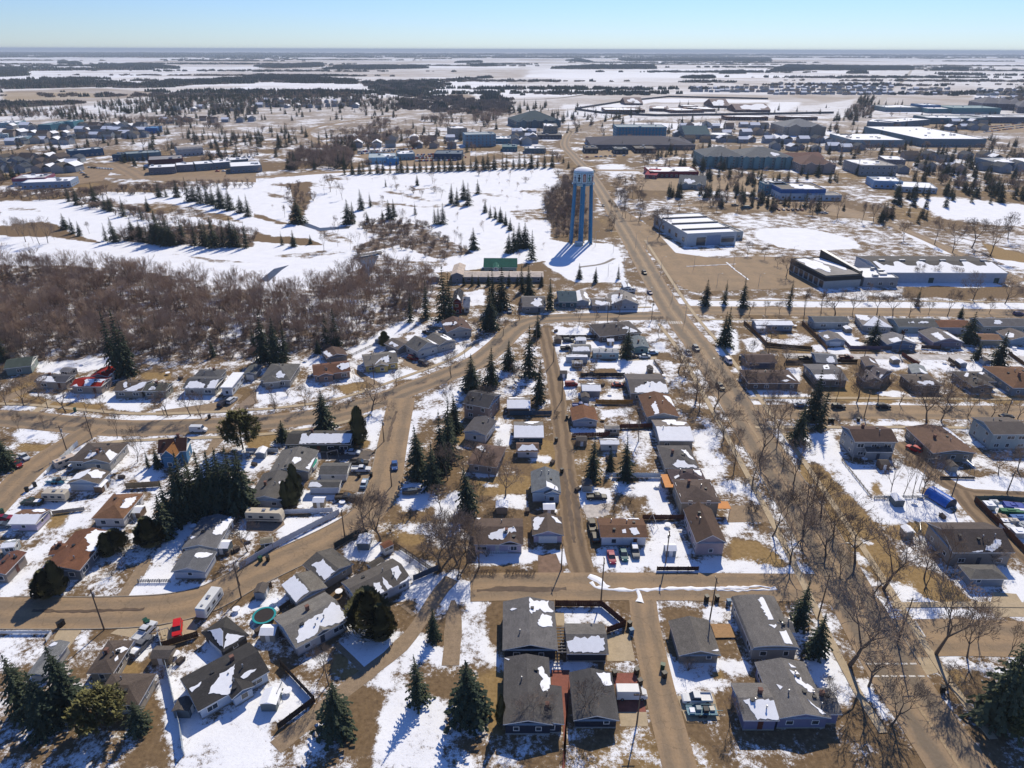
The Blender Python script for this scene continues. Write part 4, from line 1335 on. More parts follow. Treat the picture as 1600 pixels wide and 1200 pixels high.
# ---- bottom middle left
Hh('b', 'grey garage with one slope wholly white with snow', (250,252,440,152,352,40),'y', 'a8a49c', '6f6b64', **GAR, snow=(150,142,236,75,334,172,252,246), snap=False, garage=1)
Hh('_', 'dark garage with a rounded snow patch behind the grey garage', (507,909,556,880,518,856),'y', '8b8a87', '5d5a56', **GAR, snow=(488,882,505,874,524,892,508,906,496,896), snap=False, garage=1)
Hh('b', 'large light-grey bungalow with a broad snow sheet above its eave', (250,532,590,350,430,180),'x', 'b3b0b2', '787570', pitch=.3, snow=[(250,500,270,420,300,370,400,320,470,250,520,260,540,300,580,330,570,345,420,410,340,470), ], snap=False, wings=[((375,455,470,405,400,320),'y', dict(pitch=.33, he=3.0, wins=False))])
Hh('b', 'long grey bungalow with comb-like snow streaks on its roof', (645,255,985,95,850,-28),'x', 'aeb0b8', '5f5b57', pitch=.3, snow=[(735,130,770,125,800,180,870,165,960,75,980,92,780,208,740,175),(790,90,815,110,850,150,825,165,790,120),(840,30,890,15,905,60,880,110,850,60)], snap=False)
Hh('f', 'low dark flat shed beside the comb-streaked bungalow', (885,995,972,945,930,918),'x', '4a4744', '4f4b46', **SHED, snap=False)
Hh('f', 'little white shed with a rusty brown roof by the board fence', (960,872,1022,842,990,812),'x', 'c9c7c4', '6d4a38', **SHED, snap=False)
# ---- bottom middle
Hh('c', 'navy bungalow with light-grey roof and split snow patches', (98,546,442,532,425,236),'y', '1d2838', '6c6a69', he=3.3, pitch=.26, snow=[(272,300,268,218,300,235,385,238,390,275,420,300,370,310,330,285,285,318),(315,375,350,318,405,335,412,400,345,398),(150,290,165,280,190,285,160,298)])
Hh('c', 'navy garage with a snow cap joined by a pergola', (500,568,756,566,738,376),'x', '1f2a3c', '6a6764', **GAR, snow=(508,490,560,465,630,468,690,450,735,470,738,548,700,555,515,556), garage=3)
Hh('c', 'dark-grey bungalow on the bottom edge with a strip of snow', (98,1010,400,1004,396,588),'y', '232c3d', '565453', he=3.2, pitch=.24, snow=[(318,660,345,650,360,690,405,720,410,780,350,805,335,760,350,720),(110,592,145,600,140,610)], wings=[((330,1008,484,1004,470,768),'y', dict(pitch=.2, he=2.9))])
Hh('c', 'dark-grey garage beside the red paved patio', (545,985,834,978,782,680),'y', '1f2736', '4f4e4e', **GAR, snow=(690,685,770,685,785,760,740,770), garage=2)
Hh('c', 'low grey-roofed garage with a ridge cap west of the south lane', (1205,586,1458,550,1386,348),'y', '77736d', '68645f', **GAR, snow=(1410,548,1440,535,1452,545,1440,552))
Hh('d', 'flat-shouldered grey house with a snow tongue beside two spruces', (185,450,440,442,300,178),'y', '8d8a86', '6f6c69', he=3.2, roof='barrel', pitch=.2, snow=[(215,185,245,178,300,240,300,290,270,290,235,240),(285,352,400,352,432,440,330,405),(270,320,300,325,330,300,300,340)], wings=[((330,362,402,356,372,282),'x', dict(pitch=.4, wins=False, he=3.4))])
Hh('d', 'sprawling cross-shaped grey house on the bottom right with snow', (330,815,620,790,442,508),'y', '6d6f8c', '73706d', he=3.2, pitch=.24, snow=[(385,560,420,565,450,620,515,655,490,675,420,620),(310,630,345,645,330,660),(372,520,415,545,385,542),(470,710,570,785,545,785)], wings=[((140,820,330,818,250,622),'x', dict(pitch=.24, snow=[(140,710,330,710,355,700,320,810,220,815,180,770)])),((470,790,640,780,590,648),'x', dict(pitch=.24))])
# ---- left
Hh('e', 'cream bungalow with a light-brown hip roof and snowy corner', (570,682,775,680,900,524),'y', 'c4c2c4', '7b5c45', he=3.0, roof='hip', pitch=.34, snow=[(745,610,790,560,860,540,830,590,790,620),(715,516,760,512,790,528,730,530)])
Hh('e', 'lavender garage with brown ridge and snow-white near slope', (50,718,240,716,312,622),'x', 'b7b0c6', '6d5443', **GAR, snow=1.0, snap=True)
Hh('e', 'long chestnut-roofed house edged by a wide snow sheet', (262,1008,535,1000,690,758),'y', '6c7077', '704d3a', he=3.1, pitch=.27, snow=[(530,800,590,750,690,762,610,890,590,880,535,885,560,840)], wings=[((300,910,400,900,440,830),'x', dict(pitch=.3, wins=False))])
Hh('e', 'reddish-brown house cut by the left edge of the picture', (-80,1030,45,1030,165,890),'y', '8a8078', '6b4a3e', he=3.0, pitch=.3)
Hh('e', 'white gabled garage with two snow wings on a brown roof', (430,458,632,482,680,392),'y', 'aebac8', '655d55', cat='garage', he=2.8, pitch=.34, snow=[(440,442,480,400,560,372,575,380,500,430),(545,400,600,375,655,395,630,430,580,425)])
Hh('e', 'dark-brown L-shaped house behind the white gabled garage', (430,322,700,330,800,208),'x', 'a5a19a', '5b524c', he=3.0, roof='hip', pitch=.3, snow=[(530,310,560,275,640,255,600,290),(640,280,665,240,740,280,715,325,680,315)], wings=[((530,330,720,345,740,262),'y', dict(pitch=.33))])
Hh('e', 'steep blue gabled house with an orange-brown roof', (985,275,1170,258,1195,182),'x', '3f6f96', '54382f', he=4.6, pitch=.75, wings=[((1010,295,1130,300,1160,205),'y', dict(pitch=.95, roofc='8a6039', he=4.4))])
Hh('e', 'grey bungalow with dotted snow below the tall spruce row', (1140,868,1372,864,1462,672),'y', 'b6bcc4', '6a6a6c', he=2.9, pitch=.26, snow=[(1325,780,1350,730,1440,665,1458,690,1390,780),(1185,805,1200,790,1225,795,1200,808)])
Hh('e', 'grey garage with a blue gable pane on the crescent bend', (1070,1012,1290,1018,1352,888),'y', 'b4bac4', '65676b', **GAR, snow=(1210,905,1240,890,1330,900,1290,925,1220,925))
Hh('e', 'tiny snow-roofed shed on the left edge', (0,868,90,858,122,808),'x', '98a0a4', '8d9496', **SHED, snow=1.0)
Hh('f', 'long dark-green bungalow with a full snow band and two doors', (345,220,768,212,780,128),'x', '39433f', '4c4a47', he=3.1, pitch=.32, snow=[(432,212,440,160,470,140,490,175,510,130,545,128,580,150,640,150,650,128,690,150,760,148,765,178,740,208)])
Hh('f', 'grey cross-gabled house beside a columnar cedar', (250,385,500,392,548,255),'y', '8f8f8d', '6d6b68', he=3.1, pitch=.26, snow=[(370,295,440,300,440,320,400,340),(470,365,520,310,550,285,545,340,490,380)], wings=[((255,388,420,400,430,330),'y', dict(pitch=.35))])
Hh('f', 'grey gabled bungalow beside the parked motorhome', (110,566,332,560,402,398),'y', '9aa2ac', '5c5a58', he=3.1, pitch=.3, snow=[(300,455,320,445,345,470,325,495)])
Hh('f', 'plain grey garage by the white pickup drive', (553,408,742,404,752,330),'x', 'bdbdbd', '61605e', **GAR)
Hh('f', 'low white garage with a snow spot beside the crescent', (485,488,690,486,695,438),'x', 'c7cdd6', '5b5a58', **GAR, snow=(490,482,495,455,540,452,575,475,560,486))
Hh('f', 'small tan shed on the snowy yard by the fence', (185,842,270,830,265,790),'x', '75705f', '7d7768', **SHED, snap=False)
# ---- middle (west of the lane)
Hh('k', 'brown two-storey duplex with a dark roof west of the lane', (86,746,242,782,290,698),'x', '8c7a72', '4b4a4c', he=5.6, pitch=.36, snap=False)
Hh('g', 'white gabled house with a charcoal roof and ridge vents', (82,122,214,146,272,62),'y', 'c2c2c4', '565457', he=3.2, pitch=.32)
Hh('g', 'brown hip-roofed house half hidden by bare branches', (100,300,262,318,330,206),'y', '8e857c', '63524a', he=3.0, roof='hip', pitch=.26, snow=[(155,210,190,198,212,215,205,235)])
Hh('g', 'blue-walled garage under a solid white snow roof', (364,156,531,154,528,66),'x', '2c4358', '7a7876', **GAR, snow=1.0)
Hh('g', 'small pale garage with a white snow fan on brown shingles', (378,236,503,234,505,182),'x', 'b9b9c0', '745f52', cat='garage', he=2.4, pitch=.4, snow=[(385,228,410,195,440,200,470,192,500,225)])
Hh('k', 'snow-topped shed behind a blue board fence', (325,776,456,774,457,714),'x', '6c6258', '86827e', **GAR, snow=1.0)
Hh('g', 'pale-blue house with white gable trim and a snowy valley', (462,458,626,462,618,345),'y', 'a9bccd', '6f7478', he=3.6, pitch=.45, snow=[(510,390,540,395,610,430,612,450,560,440,500,425)], wings=[((535,470,628,468,620,420),'y', dict(pitch=.5, he=3.4))])
Hh('g', 'lilac-walled brown bungalow with a white porch railing', (140,752,420,746,415,602),'x', 'aaa3b4', '5d5048', he=3.0, pitch=.28, snow=[(225,700,245,680,290,665,370,655,375,675,340,690,310,720,240,722),(150,600,195,598,170,612)], wings=[((285,752,420,746,400,660),'y', dict(pitch=.42, he=2.98))])
Hh('g', 'lilac gabled garage with a white door and snow on both slopes', (470,702,650,692,630,594),'y', 'b3a9ba', '5e534b', cat='garage', he=2.7, pitch=.36, snow=[(475,600,535,598,500,668,475,668),(575,592,605,602,628,632,600,625)], garage=4)
# ---- middle (east of the lane)
Hh('g', 'white bungalow with a brown roof behind three parked cars', (845,712,1104,706,1085,602),'x', 'cfcfd3', '6b5140', he=3.0, pitch=.2, snow=[(965,670,985,662,990,685,970,686),(1005,660,1050,656,1062,690,1030,698),(955,604,1060,602,1065,612)])
Hh('g', 'pink-grey gabled house at the corner of main road and cross road', (1395,742,1590,735,1450,550),'y', '9d8f95', '59493f', he=4.2, pitch=.62, wings=[((1345,690,1440,680,1480,605),'x', dict(pitch=.5, he=3.4))])
Hh('g', 'tan hip-roofed two-storey house with an orange awning', (1300,520,1526,508,1450,384),'y', '8f8578', '5b4f49', he=4.6, roof='hip', pitch=.25)
Hh('g', 'dark-brown hip-roofed house with a rim of snow behind the tan house', (1250,400,1448,388,1398,328),'y', '7d756c', '53484a', he=3.4, roof='hip', pitch=.24, snow=[(1255,375,1280,362,1290,378,1262,385),(1355,335,1400,338,1412,372,1385,358)])
Hh('g', 'grey hip-roofed house with an oval snow patch facing the main road', (1205,326,1392,322,1340,198),'y', '8a8680', '5e5b5a', he=3.0, roof='hip', pitch=.24, snow=[(1250,305,1275,280,1310,285,1335,305,1392,310,1385,322,1265,322),(1295,222,1320,225,1370,280,1340,270)])
Hh('g', 'grey house with its whole near slope white, facing the main road', (1168,175,1352,172,1322,56),'x', '8f8a84', '7c746e', he=3.0, pitch=.2, snow=1.0)
Hh('k', 'brown gabled house with a white east slope beside the main road', (1120,826,1330,816,1212,698),'y', 'a8a6a2', '6a4f3e', he=3.1, pitch=.28, snow=[(1195,705,1225,710,1325,805,1310,815,1260,770),(1130,760,1150,735,1175,800,1150,810)])
Hh('w', 'wide brown-grey bungalow with a ragged snow skirt on its roof', (795,1010,1252,1004,1130,780),'x', '8b857e', '65605e', he=3.1, pitch=.2, snow=[(840,1000,845,945,880,935,920,910,960,905,980,870,1010,880,1050,870,1090,890,1140,870,1170,900,1210,895,1250,1000)])
Hh('k', 'small brown gabled garage east of the lane', (692,846,843,840,815,770),'y', '9fa4ab', '77543d', **GAR, snow=None)
Hh('g', 'tan board shed by the long red-brown fence', (873,108,955,106,950,84),'x', '978c7c', '9b958c', **SHED)
Hh('g', 'low white-roofed garage between two spruces', (845,195,950,193,945,160),'x', 'c3c3c0', '9a9997', **GAR, snow=1.0)
Hh('w', 'snow-roofed grey garage with a dark carport', (220,985,445,980,425,890),'x', '7c8086', '706d6a', **GAR, snow=1.0)
Hh('w', 'tan-walled garage with a full snow roof west of the spruce', (95,520,315,515,320,432),'x', '9a958b', '8b8984', **GAR, snow=[(110,515,115,470,280,460,308,470,312,512)])
Hh('w', 'long pale-green mobile home with a frosty roof', (350,535,645,530,640,480),'x', '8fa3a5', '9ea3a8', he=2.9, pitch=.12, over=.1, snow=None)
Hh('w', 'white camper-like cabin with dark windows and a snow roof', (35,585,290,580,280,552),'x', 'a9b2bd', 'a8aaac', cat='shed', he=2.7, pitch=.1, over=.1, snow=1.0, detail=1)
Hh('w', 'small tan shed with a snowy lid in the narrow yard', (105,660,235,655,222,622),'x', '7a7062', '9c968c', **SHED, snow=.6)
Hh('w', 'tiny white shed against the dark fence', (148,392,272,388,262,348),'x', 'b8b8b8', 'b1b1b0', **SHED, snow=1.0)
Hh('w', 'dark-roofed bungalow with a white hip line north of the yards', (430,345,930,300,770,160),'x', '6b5c54', '55504f', he=3.0, roof='hip', pitch=.3, snow=[(690,250,740,215,830,235,870,290,740,300,760,260)])
Hh('w', 'sea-green house with a blue-grey roof behind the yard spruce', (830,470,1005,468,960,345),'y', '97b0a2', '70797d', he=3.1, pitch=.24, snow=None)
Hh('k', 'grey bungalow with a snow patch at the tree-lined corner', (410,212,545,210,535,150),'x', '80807f', '6c6968', he=3.0, pitch=.26, snow=.5)
Hh('k', 'dark-teal house beside a spruce north of the avenue', (612,185,712,183,705,122),'x', '39565f', '415560', he=3.2, pitch=.3)
Hh('k', 'white gabled garage with a bright snow roof north of the avenue', (708,184,792,182,770,128),'y', 'aeb0b2', '8e8a86', **GAR, snow=1.0)
Hh('k', 'low snow-streaked house between avenue and water tower', (800,205,905,200,895,160),'x', '8c8782', '7a736c', he=2.8, pitch=.22, snow=.7)
Hh('k', 'white gabled house on the main road corner', (905,198,1060,195,1035,142),'y', 'a8a9ac', '8a8580', he=3.1, pitch=.4, snow=.7)
Hh('k', 'small snow-capped garage near the main road verge', (975,105,1015,103,1005,72),'y', '9c9c9c', '8c8885', **GAR, snow=1.0)
# ---- along the avenue, left to right
Hh('x', 'grey-green house at the wood edge with a dark drive', (90,120,505,95,430,-25),'x', '7d8884', '48524c', he=3.1, pitch=.3, detail=1)
Hh('x', 'small navy-shaded bungalow with an arched snow patch left of the red roof', (425,285,780,318,950,205),'x', '9c8f84', '4e4f57', he=3.0, pitch=.24, snow=[(455,280,480,240,560,218,650,225,695,300)])
Hh('x', 'small grey shed behind the navy-shaded bungalow', (745,155,870,175,960,120),'x', '9a968e', '77777a', **SHED, snap=False)
Hh('x', 'bright red-roofed house with a snowy front slope', (895,345,1290,372,1385,240),'x', '8f837b', '8e2119', he=3.1, pitch=.28, snow=[(1055,345,1060,270,1110,235,1200,225,1345,245,1270,300,1180,290,1100,350),(905,345,960,320,980,355)], wings=[((1120,225,1330,240,1480,125),'y', dict(pitch=.3, snow=[(1370,205,1420,165,1500,135,1555,175,1520,225,1420,228)]))])
Hh('i', 'olive-brown house with a white snow ridge and dark drive', (705,762,880,770,960,695),'x', '8a857d', '5d544c', he=3.0, pitch=.3, snow=[(770,760,800,745,900,705,950,700,905,735,830,768),(770,715,795,700,795,740,775,745)])
Hh('i', 'small grey-green house tucked beside the dark drive', (890,762,1030,770,1085,715),'x', '84877f', '565750', he=3.0, pitch=.3, snow=.35)
Hh('i', 'grey house with twin snow patches left of the white flat block', (1150,745,1370,752,1400,672),'x', '9b9b98', '56575a', he=3.0, pitch=.28, snow=[(1155,745,1185,705,1230,700,1280,725,1270,745),(1290,745,1320,700,1370,690,1365,750)], wings=[((1210,680,1390,690,1410,630),'x', dict(roof='hip'))])
Hh('i', 'white flat-roofed block with a blue-shaded front', (1385,742,1482,745,1515,648),'y', 'ccd3da', 'd6d8da', he=3.6, roof='flat', snow=1.0)
Hh('j', 'grey gabled garage right of the white flat block', (85,656,180,662,190,605),'y', '8e8e8c', '5d5f5d', **GAR, garage=4)
Hh('j', 'broad grey hip-roofed house with thin snow lines', (188,700,412,690,430,590),'x', '8a8a88', '636260', he=3.0, roof='hip', pitch=.3, snow=.2, wings=[((210,712,330,705,320,630),'y', dict(roof='hip'))])
Hh('j', 'low rust-brown house with a white corner patch near the curve', (520,668,758,640,735,572),'x', '8d7467', '6a4b3c', he=3.0, pitch=.3, snow=[(665,610,690,590,750,585,745,615,700,635)], wings=[((545,672,650,662,640,610),'y', {})])
Hh('j', 'dark-brown gabled garage against the wood', (600,562,736,538,700,490),'y', '6f6a66', '5a4a43', **GAR, snow=(575,520,600,512,640,540,615,555))
Hh('j', 'yellow-walled house with a snowy grey roof', (850,605,1088,585,1015,515),'x', 'b09a5c', '77736d', he=3.1, pitch=.3, snow=[(905,600,920,570,990,540,990,580,950,592),(985,515,1030,500,1060,520,1020,525)], wings=[((895,612,985,604,985,545),'y', {})])
Hh('j', 'grey-brown garage behind the yellow-walled house', (1045,505,1138,468,1060,430),'y', '8c8884', '6d655f', **GAR, snow=.3, snap=False)
Hh('j', 'white gabled house with narrow snow strip on the curve', (1165,520,1290,478,1225,432),'y', 'b9b9b6', '74716b', he=3.6, pitch=.5, snow=[(1230,440,1250,435,1290,470,1280,476)], snap=False)
Hh('j', 'grey gabled house with a square snow patch on the curve', (1290,490,1390,455,1330,402),'y', '9a9793', '6f6c68', he=3.2, pitch=.36, snow=[(1300,430,1340,405,1385,440,1330,460)], snap=False)
Hh('j', 'brown-roofed house with a snow-striped ridge below the brick house', (1352,398,1505,380,1470,312),'y', 'a5a29e', '5d4b45', he=3.2, pitch=.36, snow=[(1465,325,1490,315,1530,340,1500,345),(1310,355,1350,335,1430,330,1400,350)], snap=False)
Hh('j', 'tall red-brick house with a steep dark roof', (1388,208,1460,205,1455,140),'y', '7a3128', '33343a', he=6.2, pitch=.8, snow=[(1400,175,1412,150,1440,195,1430,200)], wings=[((1455,240,1502,238,1500,200),'x', dict(he=3.0, wallc='b9b6b0', roofc='bfbcb8'))])
Hh('y', 'pale gabled shed left of the long white-roofed building', (205,232,320,225,300,185),'y', '8b7f78', 'b4b2af', **GAR, snow=1.0, name=None)
Hh('y', 'long low white-roofed building with tan end gables', (550,222,1390,205,1390,155),'x', '86898e', 'cfc2b4', he=3.0, pitch=.25, snow=.0, detail=1, cat='building', name='hall_building', wings=[((430,195,560,205,585,95),'y', dict(he=4.2, roofc='c4b5a7', pitch=.4))])
Hh('y', 'teal-roofed lodge with a white dormer', (770,118,1130,125,1120,40),'x', '93a79f', '11584c', he=3.4, pitch=.4, detail=1, cat='building', name='lodge_building', wings=[((865,130,940,125,930,45),'y', dict(wallc='b8bcc0', he=4.6))])
# ---- right side
Hh('h', 'grey two-storey house with brown roof and a white sunroom', (755,162,972,162,950,80),'x', '8b9096', '5a4840', he=5.7, pitch=.34, w=9.6, wings=[((808,212,930,212,925,185),'x', dict(he=3.2, pitch=.4, roofc='5f5d5c'))])
Hh('h', 'wide flat-pitched brown house beside a red car', (1168,220,1420,212,1188,84),'y', '7b7770', '6e584a', he=3.2, pitch=.16, snow=[(1190,88,1240,95,1420,208,1340,195)])
Hh('h', 'pale two-storey house on the right edge by the street', (1450,127,1640,122,1600,50),'x', '98a4a6', '635c57', he=5.6, pitch=.26, w=11)
Hh('h', 'long slate-brown gabled house with a jagged snow splash', (1250,720,1552,710,1480,580),'x', '8d8680', '544c48', he=4.2, pitch=.42, w=11.5, snow=[(1402,700,1410,680,1440,675,1460,645,1485,650,1480,685,1440,710),(1340,712,1395,704,1395,712)])
Hh('h', 'small hip-roofed grey garage half hidden by a bare tree', (1335,850,1515,840,1450,772),'x', '7b8592', '65635f', **{**GAR, 'roof': 'hip'})
Hh('u', 'long snow-covered roof house at the top of the fenced block', (380,52,735,50,730,-5),'x', '7d8792', '7d7a79', he=3.0, pitch=.2, snow=1.0, detail=1)
Hh('u', 'small white shed below the snow-covered roof house', (392,85,480,84,478,55),'x', '9aa0ac', 'a9a9ab', **SHED, snow=1.0)
Hh('l', 'pale-walled grey bungalow in the fenced block', (545,268,708,266,700,236),'x', 'a3a7a6', '6a6c6c', he=3.2, pitch=.3, detail=1)
Hh('l', 'snow-domed hip house behind the round spruce', (790,284,925,290,900,236),'x', '8d8f90', '8a8480', he=3.0, roof='hip', pitch=.3, snow=1.0, detail=1)
Hh('v', 'pale-teal bungalow with scattered snow spots', (318,200,700,190,705,108),'x', '97a6a6', '616260', he=3.2, pitch=.3, detail=1, snow=[(465,155,490,138,505,160),(540,160,580,140,640,145,650,160),(440,150,450,148,455,165)])
Hh('v', 'rusty-roofed cottage with white walls in the fenced block', (735,205,1000,195,985,122),'x', 'b2bac4', '79543f', he=3.2, pitch=.3, detail=1)
Hh('v', 'long grey bungalow with an oval snow patch on the right edge', (1170,195,1590,185,1560,105),'x', '8f938f', '6a6868', he=3.2, pitch=.3, detail=1, snow=[(1295,165,1310,130,1350,130,1385,150,1360,170)])
Hh('u', 'white gabled garage with a snow apron north of the lane', (1085,210,1270,205,1215,130),'y', 'aeb6c0', '77726e', **GAR, snow=.4, garage=4)
Hh('v', 'blue-grey garage with two white slopes north of the lane', (235,370,560,378,420,288),'y', '66738a', '7f7d7f', **GAR, snow=[(245,318,330,300,420,360,320,378),(380,295,430,300,560,372,480,345)])
Hh('v', 'mauve gabled garage with a white west slope', (690,350,985,350,840,240),'y', '827884', '75706c', **GAR, snow=[(665,265,740,250,820,320,770,335),(790,245,830,250,980,340,930,335)])
Hh('v', 'tan roofed shed left of the dark round conifer', (1140,330,1290,322,1310,262),'x', '8a8272', '8d6e55', **GAR)
Hh('v', 'grey garage with a round snow cap on the right edge', (1440,330,1640,325,1600,240),'y', '7e90a0', '6f6660', **GAR, snow=[(1410,280,1440,250,1500,265,1500,300,1440,305)])
Hh('u', 'low dark-brown garage on the lane corner', (300,430,585,420,530,335),'x', '5d6270', '5a4c48', **GAR)
Hh('u', 'grey-roofed garage with white corner behind the glass porch', (985,420,1185,428,1160,335),'x', '6c6f76', '72757a', **GAR, snow=[(1090,400,1120,365,1160,362,1185,425,1120,428)])
Hh('u', 'brown ranch house behind the blue-shaded lawn', (315,640,800,612,715,490),'x', '65584f', '594b45', he=3.0, roof='hip', pitch=.26, snow=[(690,560,720,550,790,610,750,600),(640,610,700,595,740,605,690,618)])
Hh('u', 'flat-porch house with a white front roof and dark skylight', (970,598,1220,596,1190,440),'x', '77706b', '6c6a6b', he=3.1, pitch=.14, snow=[(975,590,985,545,1210,545,1220,595),(1060,460,1110,445,1130,500,1075,505)])
Hh('v', 'brown gabled garage in the middle of the right block', (15,590,170,605,100,510),'y', '8a8580', '6a605a', **GAR, snow=[(10,495,40,500,130,565,100,560)])
Hh('v', 'lavender-gabled house with a white roof outline', (0,700,140,745,290,640),'x', '77716c', '6b6464', he=3.0, pitch=.34, snow=[(150,705,160,675,270,670,260,730,180,735)], wings=[((-10,745,140,740,120,660),'y', dict(pitch=.5))])
Hh('v', 'pale metal-roofed garage with a smooth white slope', (490,660,690,690,590,590),'y', '7c848a', '8d9394', **GAR, snow=[(490,620,540,600,640,660,600,670)])
Hh('v', 'brown house behind big street trees in the right block', (490,790,730,760,640,660),'x', '6d655d', '675e57', he=3.0, roof='hip', pitch=.28, snow=.3)
Hh('v', 'dark hip-roofed house with five snow spots', (985,745,1250,740,1200,640),'x', '6b655f', '55504c', he=3.0, roof='hip', pitch=.3, snow=[(1000,690,1020,655,1050,660,1040,700),(1115,665,1150,650,1205,655,1180,675)], wings=[((1080,800,1250,795,1200,705),'y', {})])
Hh('v', 'large tan-brown hip-roofed house on the right street corner', (1425,810,1700,800,1640,590),'y', '6f7a86', '71543f', he=3.2, pitch=.32, roof='hip')
# ------------------------------------------------------------------ trees
def spruce_mesh(seed, slim=.24, layers=17, per=10, dens=1.0):
    """unit-height conifer: whorls of drooping branches, each a spray of needle clumps"""
    rnd = random.Random(seed)
    mb = MB()
    for li in range(layers):
        f = li / (layers - 1)
        z0 = .07 + .91 * f ** .9
        rad = slim * (1 - f) ** .85 + .012
        rad *= rnd.uniform(.82,1.12)
        n = max(4, int(per * (1 - f * .6)))
        a0 = rnd.uniform(0,6.28)
        for k in range(n):
            a = a0 + 6.283 * (k + rnd.uniform(-.3,.3)) / n
            ln = rad * rnd.uniform(.7,1.15)
            droop = rnd.uniform(.12,.38) * (1 - f * .7)
            ca, sa = math.cos(a), math.sin(a)
            prev = Vector((0,0, z0 + rnd.uniform(-.015,.015)))
            S = 4
            for s in range(1, S + 1):
                t = s / S
                p = Vector((ca * ln * t, sa * ln * t, prev.z * 0 + z0 + .02 - droop * ln * t - .15 * ln * t * t + rnd.uniform(-.008,.008)))
                wd = ln * .30 * (1.15 - t * .75) * rnd.uniform(.7,1.3)
                side = Vector((-sa, ca, 0))
                d = (p - prev)
                for sg in (-1,1):
                    tip = prev + d * .9 + side * sg * wd + Vector((0,0,-wd * rnd.uniform(.25,.7)))
                    mb.face((prev, prev + d * 1.25, tip) if sg > 0 else (prev, tip, prev + d * 1.25))
                    if s > 1: 
                        tip2 = prev + d * .5 + side * sg * wd * .6 + Vector((0,0, wd * rnd.uniform(.15,.5)))
                        mb.face((prev, p, tip2) if sg > 0 else (prev, tip2, p))
                prev = p
    k = Vector((0,0,.97))
    for q in range(4):
        a = q * 1.57; mb.face((k + Vector((.012 * math.cos(a),.012 * math.sin(a),-.05)), k + Vector((.012 * math.cos(a + 1.57),.012 * math.sin(a + 1.57),-.05)), k + Vector((0,0,.03))))
    return mb
def pine_mesh(seed, squash=1.0):
    """unit-height round-topped pine: clumps of needles on a few limbs"""
    rnd = random.Random(seed); mb = MB()
    for c in range(210):
        u, v = rnd.uniform(0,6.283), rnd.uniform(-1,1) 
        r_ = rnd.uniform(.55,1.0)
        cz = .60 + .36 * v * r_; cr = .30 * math.sqrt(max(0,1 - v * v)) * r_ * squash * (1.15 if v < 0 else .9)
        cc = Vector((cr * math.cos(u), cr * math.sin(u), cz))
        for q in range(26):
            d = Vector((rnd.gauss(0,1), rnd.gauss(0,1), rnd.gauss(.2,.8))).normalized()
            b = cc + d * .05 * rnd.random()
            e_ = b + d * rnd.uniform(.04,.085)
            s_ = d.orthogonal().normalized() * rnd.uniform(.018,.034)
            mb.face((b - s_, b + s_, e_))
    return mb
def cedar_mesh(seed, fat=.16):
    rnd = random.Random(seed); mb = MB()
    for q in range(3600):
        t = rnd.random() ** .8
        r_ = fat * math.sin(min(1, t * 1.02) ** .55 * math.pi * .98 + .02) ** .6 if t > .02 else fat * .5
        r_ *= rnd.uniform(.6,1.1) * (1 + .18 * math.sin(3 * t * 6 + seed)) 
        a = rnd.uniform(0,6.283)
        p = Vector((r_ * math.cos(a), r_ * math.sin(a), t * .97))
        up = Vector((math.cos(a) * .35, math.sin(a) * .35,1)).normalized() * rnd.uniform(.03,.09)
        s_ = Vector((-math.sin(a), math.cos(a),0)) * rnd.uniform(.014,.034)
        mb.face((p - s_, p + s_, p + up)); 
    return mb
def branch_tree(seed, trunk=.25, limbs=(3,5), depth=6, spread=.5, twig=.0015, up=.35, stems=1, thick=.015):
    """unit-height bare tree; returns (trunk and limbs, twigs)"""
    rnd = random.Random(seed)
    a_, b_ = MB(), MB()
    def grow(p, d, ln, r_, lv):
        n = 3 if lv < 2 else 2
        pts = [p]; dd = d.copy()
        for s in range(n):
            dd = (dd + Vector((rnd.gauss(0,.1), rnd.gauss(0,.1), rnd.gauss(up * .22,.1)))).normalized()
            pts.append(pts[-1] + dd * ln / n)
        for s in range(n):
            ra, rb = r_ * (1 - .45 * s / n), r_ * (1 - .45 * (s + 1) / n)
            (a_ if lv < 3 else b_).tube(pts[s], pts[s + 1], max(ra, twig), max(rb, twig * .8),5 if lv < 2 else 3, caps=False)
        if lv >= depth: return
        if lv == depth - 1 and rnd.random() < .35: return
        kids = (rnd.randint(2,3) if lv < 3 else rnd.randint(3,4)) if lv > 0 else rnd.randint(*limbs)
        for k in range(kids + (1 if lv == 2 else 0)):
            at = pts[-1] if k < 2 else pts[rnd.randint(1, n)]
            ax = dd.orthogonal().normalized()
            ax.rotate(Matrix.Rotation(6.283 * (k + rnd.random() * .7) / (kids + .5),3, dd))
            nd = (dd + ax * rnd.uniform(spread * .6, spread * 1.45) + Vector((0,0, up * .12))).normalized()
            grow(at, nd, ln * rnd.uniform(.58,.86), r_ * rnd.uniform(.48,.62), lv + 1)
    for s in range(stems):
        d = Vector((rnd.gauss(0,.06 if stems == 1 else .45), rnd.gauss(0,.06 if stems == 1 else .45),1)).normalized()
        grow(Vector((0,0,-.01)), d, trunk, thick, 0)
    for mb in (a_, b_):
        pass
    zmax = max(v[2] for v in a_.v + b_.v)
    sc = 1 / zmax
    for mb in (a_, b_): mb.v = [(x * sc, y * sc, z * sc) for x, y, z in mb.v]
    return a_, b_
trk = MB(); trk.tube((0,0,-.02),(0,0,.9),.018,.004,6)
SPT = trk.mesh('trunk', SPBARK)
SPR = [spruce_mesh(i, sl, ly, pr).mesh('crown', SPRUCE) for i, (sl, ly, pr) in enumerate(((.20,18,10),(.235,19,11),(.17,18,9),(.27,17,12),(.22,20,10)))]
PIN = [pine_mesh(40 + i, sq).mesh('crown', PINE) for i, sq in enumerate((1.25,1.0))]
